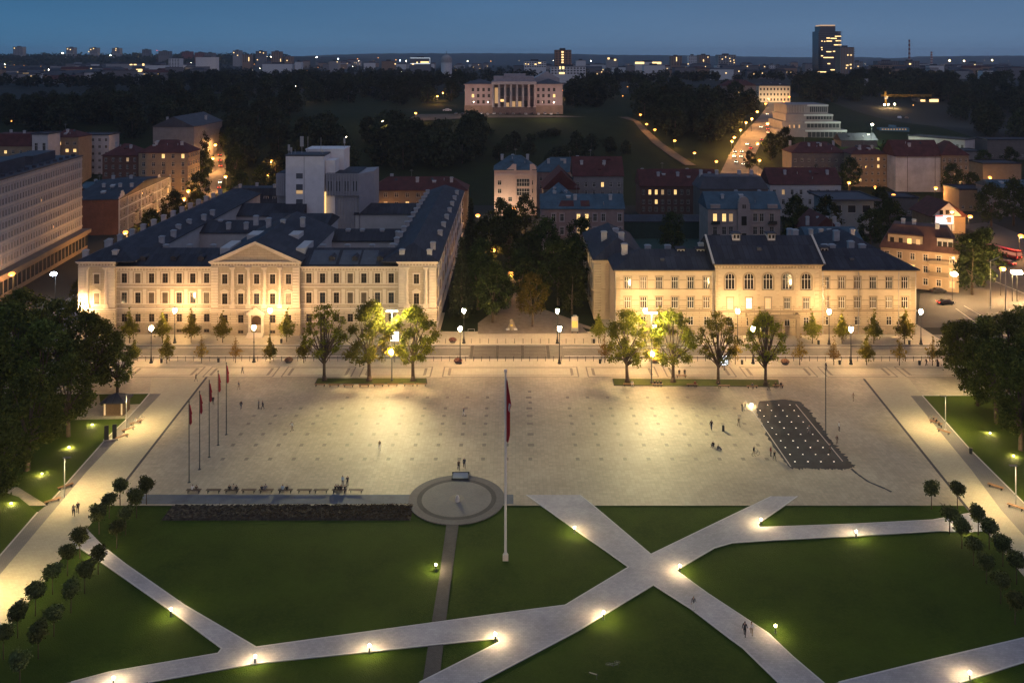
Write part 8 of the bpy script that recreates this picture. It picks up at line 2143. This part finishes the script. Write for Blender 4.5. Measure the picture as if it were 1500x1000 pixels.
bright = [(66,84,GLOBE_W),(71,86,GLOBE_O),(78,88,GLOBE_O),(92,78.5,GLOBE),(143,84.5,GLOBE_W),(149,85.5,GLOBE),(152,85,GLOBE_O),(162,81.5,GLOBE),(126,91.5,GLOBE),(122,97,GLOBE_O),(10,100.5,GLOBE_O),(218,84,GLOBE),(210,87.5,GLOBE),(267.5,92,GLOBE_O),(280,93.5,GLOBE_W),(305.5,93,GLOBE_O),(323,87,GLOBE_O),(326,90,GLOBE_O),(328,91,GLOBE_W),(331,88,GLOBE_O),(335,90,GLOBE_O),(340.5,91.5,GLOBE_O),(350,92,GLOBE_O),(355,93,GLOBE_O),(359,93.5,GLOBE_O),(365.5,94,GLOBE_O),(372.5,95,GLOBE_O),(391,83,GLOBE_W),(397,83.5,GLOBE_W),(386.5,83,GLOBE_O),(450.5,105,GLOBE_O),(463.5,107,GLOBE_O),(466,100,GLOBE_O),(464,84,GLOBE),(495.5,86.5,GLOBE_B),(524,86.5,GLOBE_O),(523,95.5,GLOBE_W),(543,94,GLOBE),(554,85,GLOBE_O),(580,88,GLOBE_O),(586,89,GLOBE_B),(595,89.5,GLOBE_W),(685,90,GLOBE_W),(719,90,GLOBE_O),(865.5,89.5,GLOBE_W),(939,111,GLOBE),(944,110.5,GLOBE_W),(949.5,109,GLOBE_W),(887,117,GLOBE_O),(1343,99,GLOBE),(1352.5,98.5,GLOBE_O),(1354,101,GLOBE_O),(1274,100.5,GLOBE_O),(1469.5,101,GLOBE_O),(1302,123.5,GLOBE_W),(1295,158,GLOBE),(1301,157.5,GLOBE),(1310,157,GLOBE),(1337,158.5,GLOBE_O),(1332,138,GLOBE_O),(856,130,GLOBE_O),(872,137,GLOBE),(912,145,GLOBE_O),(919,131,GLOBE_O),(975,129.5,GLOBE),(433,130,GLOBE_W),(465,147,GLOBE),(30,175,GLOBE_O),(34,179,GLOBE_W),(49,180,GLOBE_B),(18,183.5,GLOBE_O),(196,171,GLOBE_W),(561,184,GLOBE),(578,186,GLOBE),(508,207.5,GLOBE_W),(363,142,GLOBE_O)]
for k, (px, py, kd) in enumerate(bright):
    z = 'left' if px < 450 else ('centre' if px < 800 else 'right')
    pt_light(px, py, kd, f'single lights of the far city, {z}', f'single bright light in the dark far city, {z} part', 1.3 if py < 110 else .5)
rl = random.Random(77)
for k in range(280):
    px = rl.choice((rl.uniform(0,450), rl.uniform(480,700), rl.uniform(760,1200), rl.uniform(1240,1500))); py = rl.uniform(88.5, 108)
    z = 'left' if px < 450 else ('centre' if px < 800 else 'right')
    pt_light(px, py, rl.choice((GLOBE,GLOBE_O,GLOBE_W,LITF)), f'faint lights of the far city, {z}', f'faint point of light in the far city, {z} part', .65)

# ------------------------------------------------------------------ evening air
hb = MB(); hb.box(-7500, 7500, -300, 10500, -3, 190)
hm_ = bpy.data.materials.new('evening_air'); hm_.use_nodes = True
nt = hm_.node_tree; nt.nodes.clear()
vo = nt.nodes.new('ShaderNodeOutputMaterial'); pv = nt.nodes.new('ShaderNodeVolumePrincipled')
pv.inputs['Color'].default_value = (.72,.82,1,1); pv.inputs['Density'].default_value = .00007; pv.inputs['Anisotropy'].default_value = .2
nt.links.new(pv.outputs[0], vo.inputs['Volume'])
hz = hb.obj('haze', hm_); hz['kind'] = 'stuff'
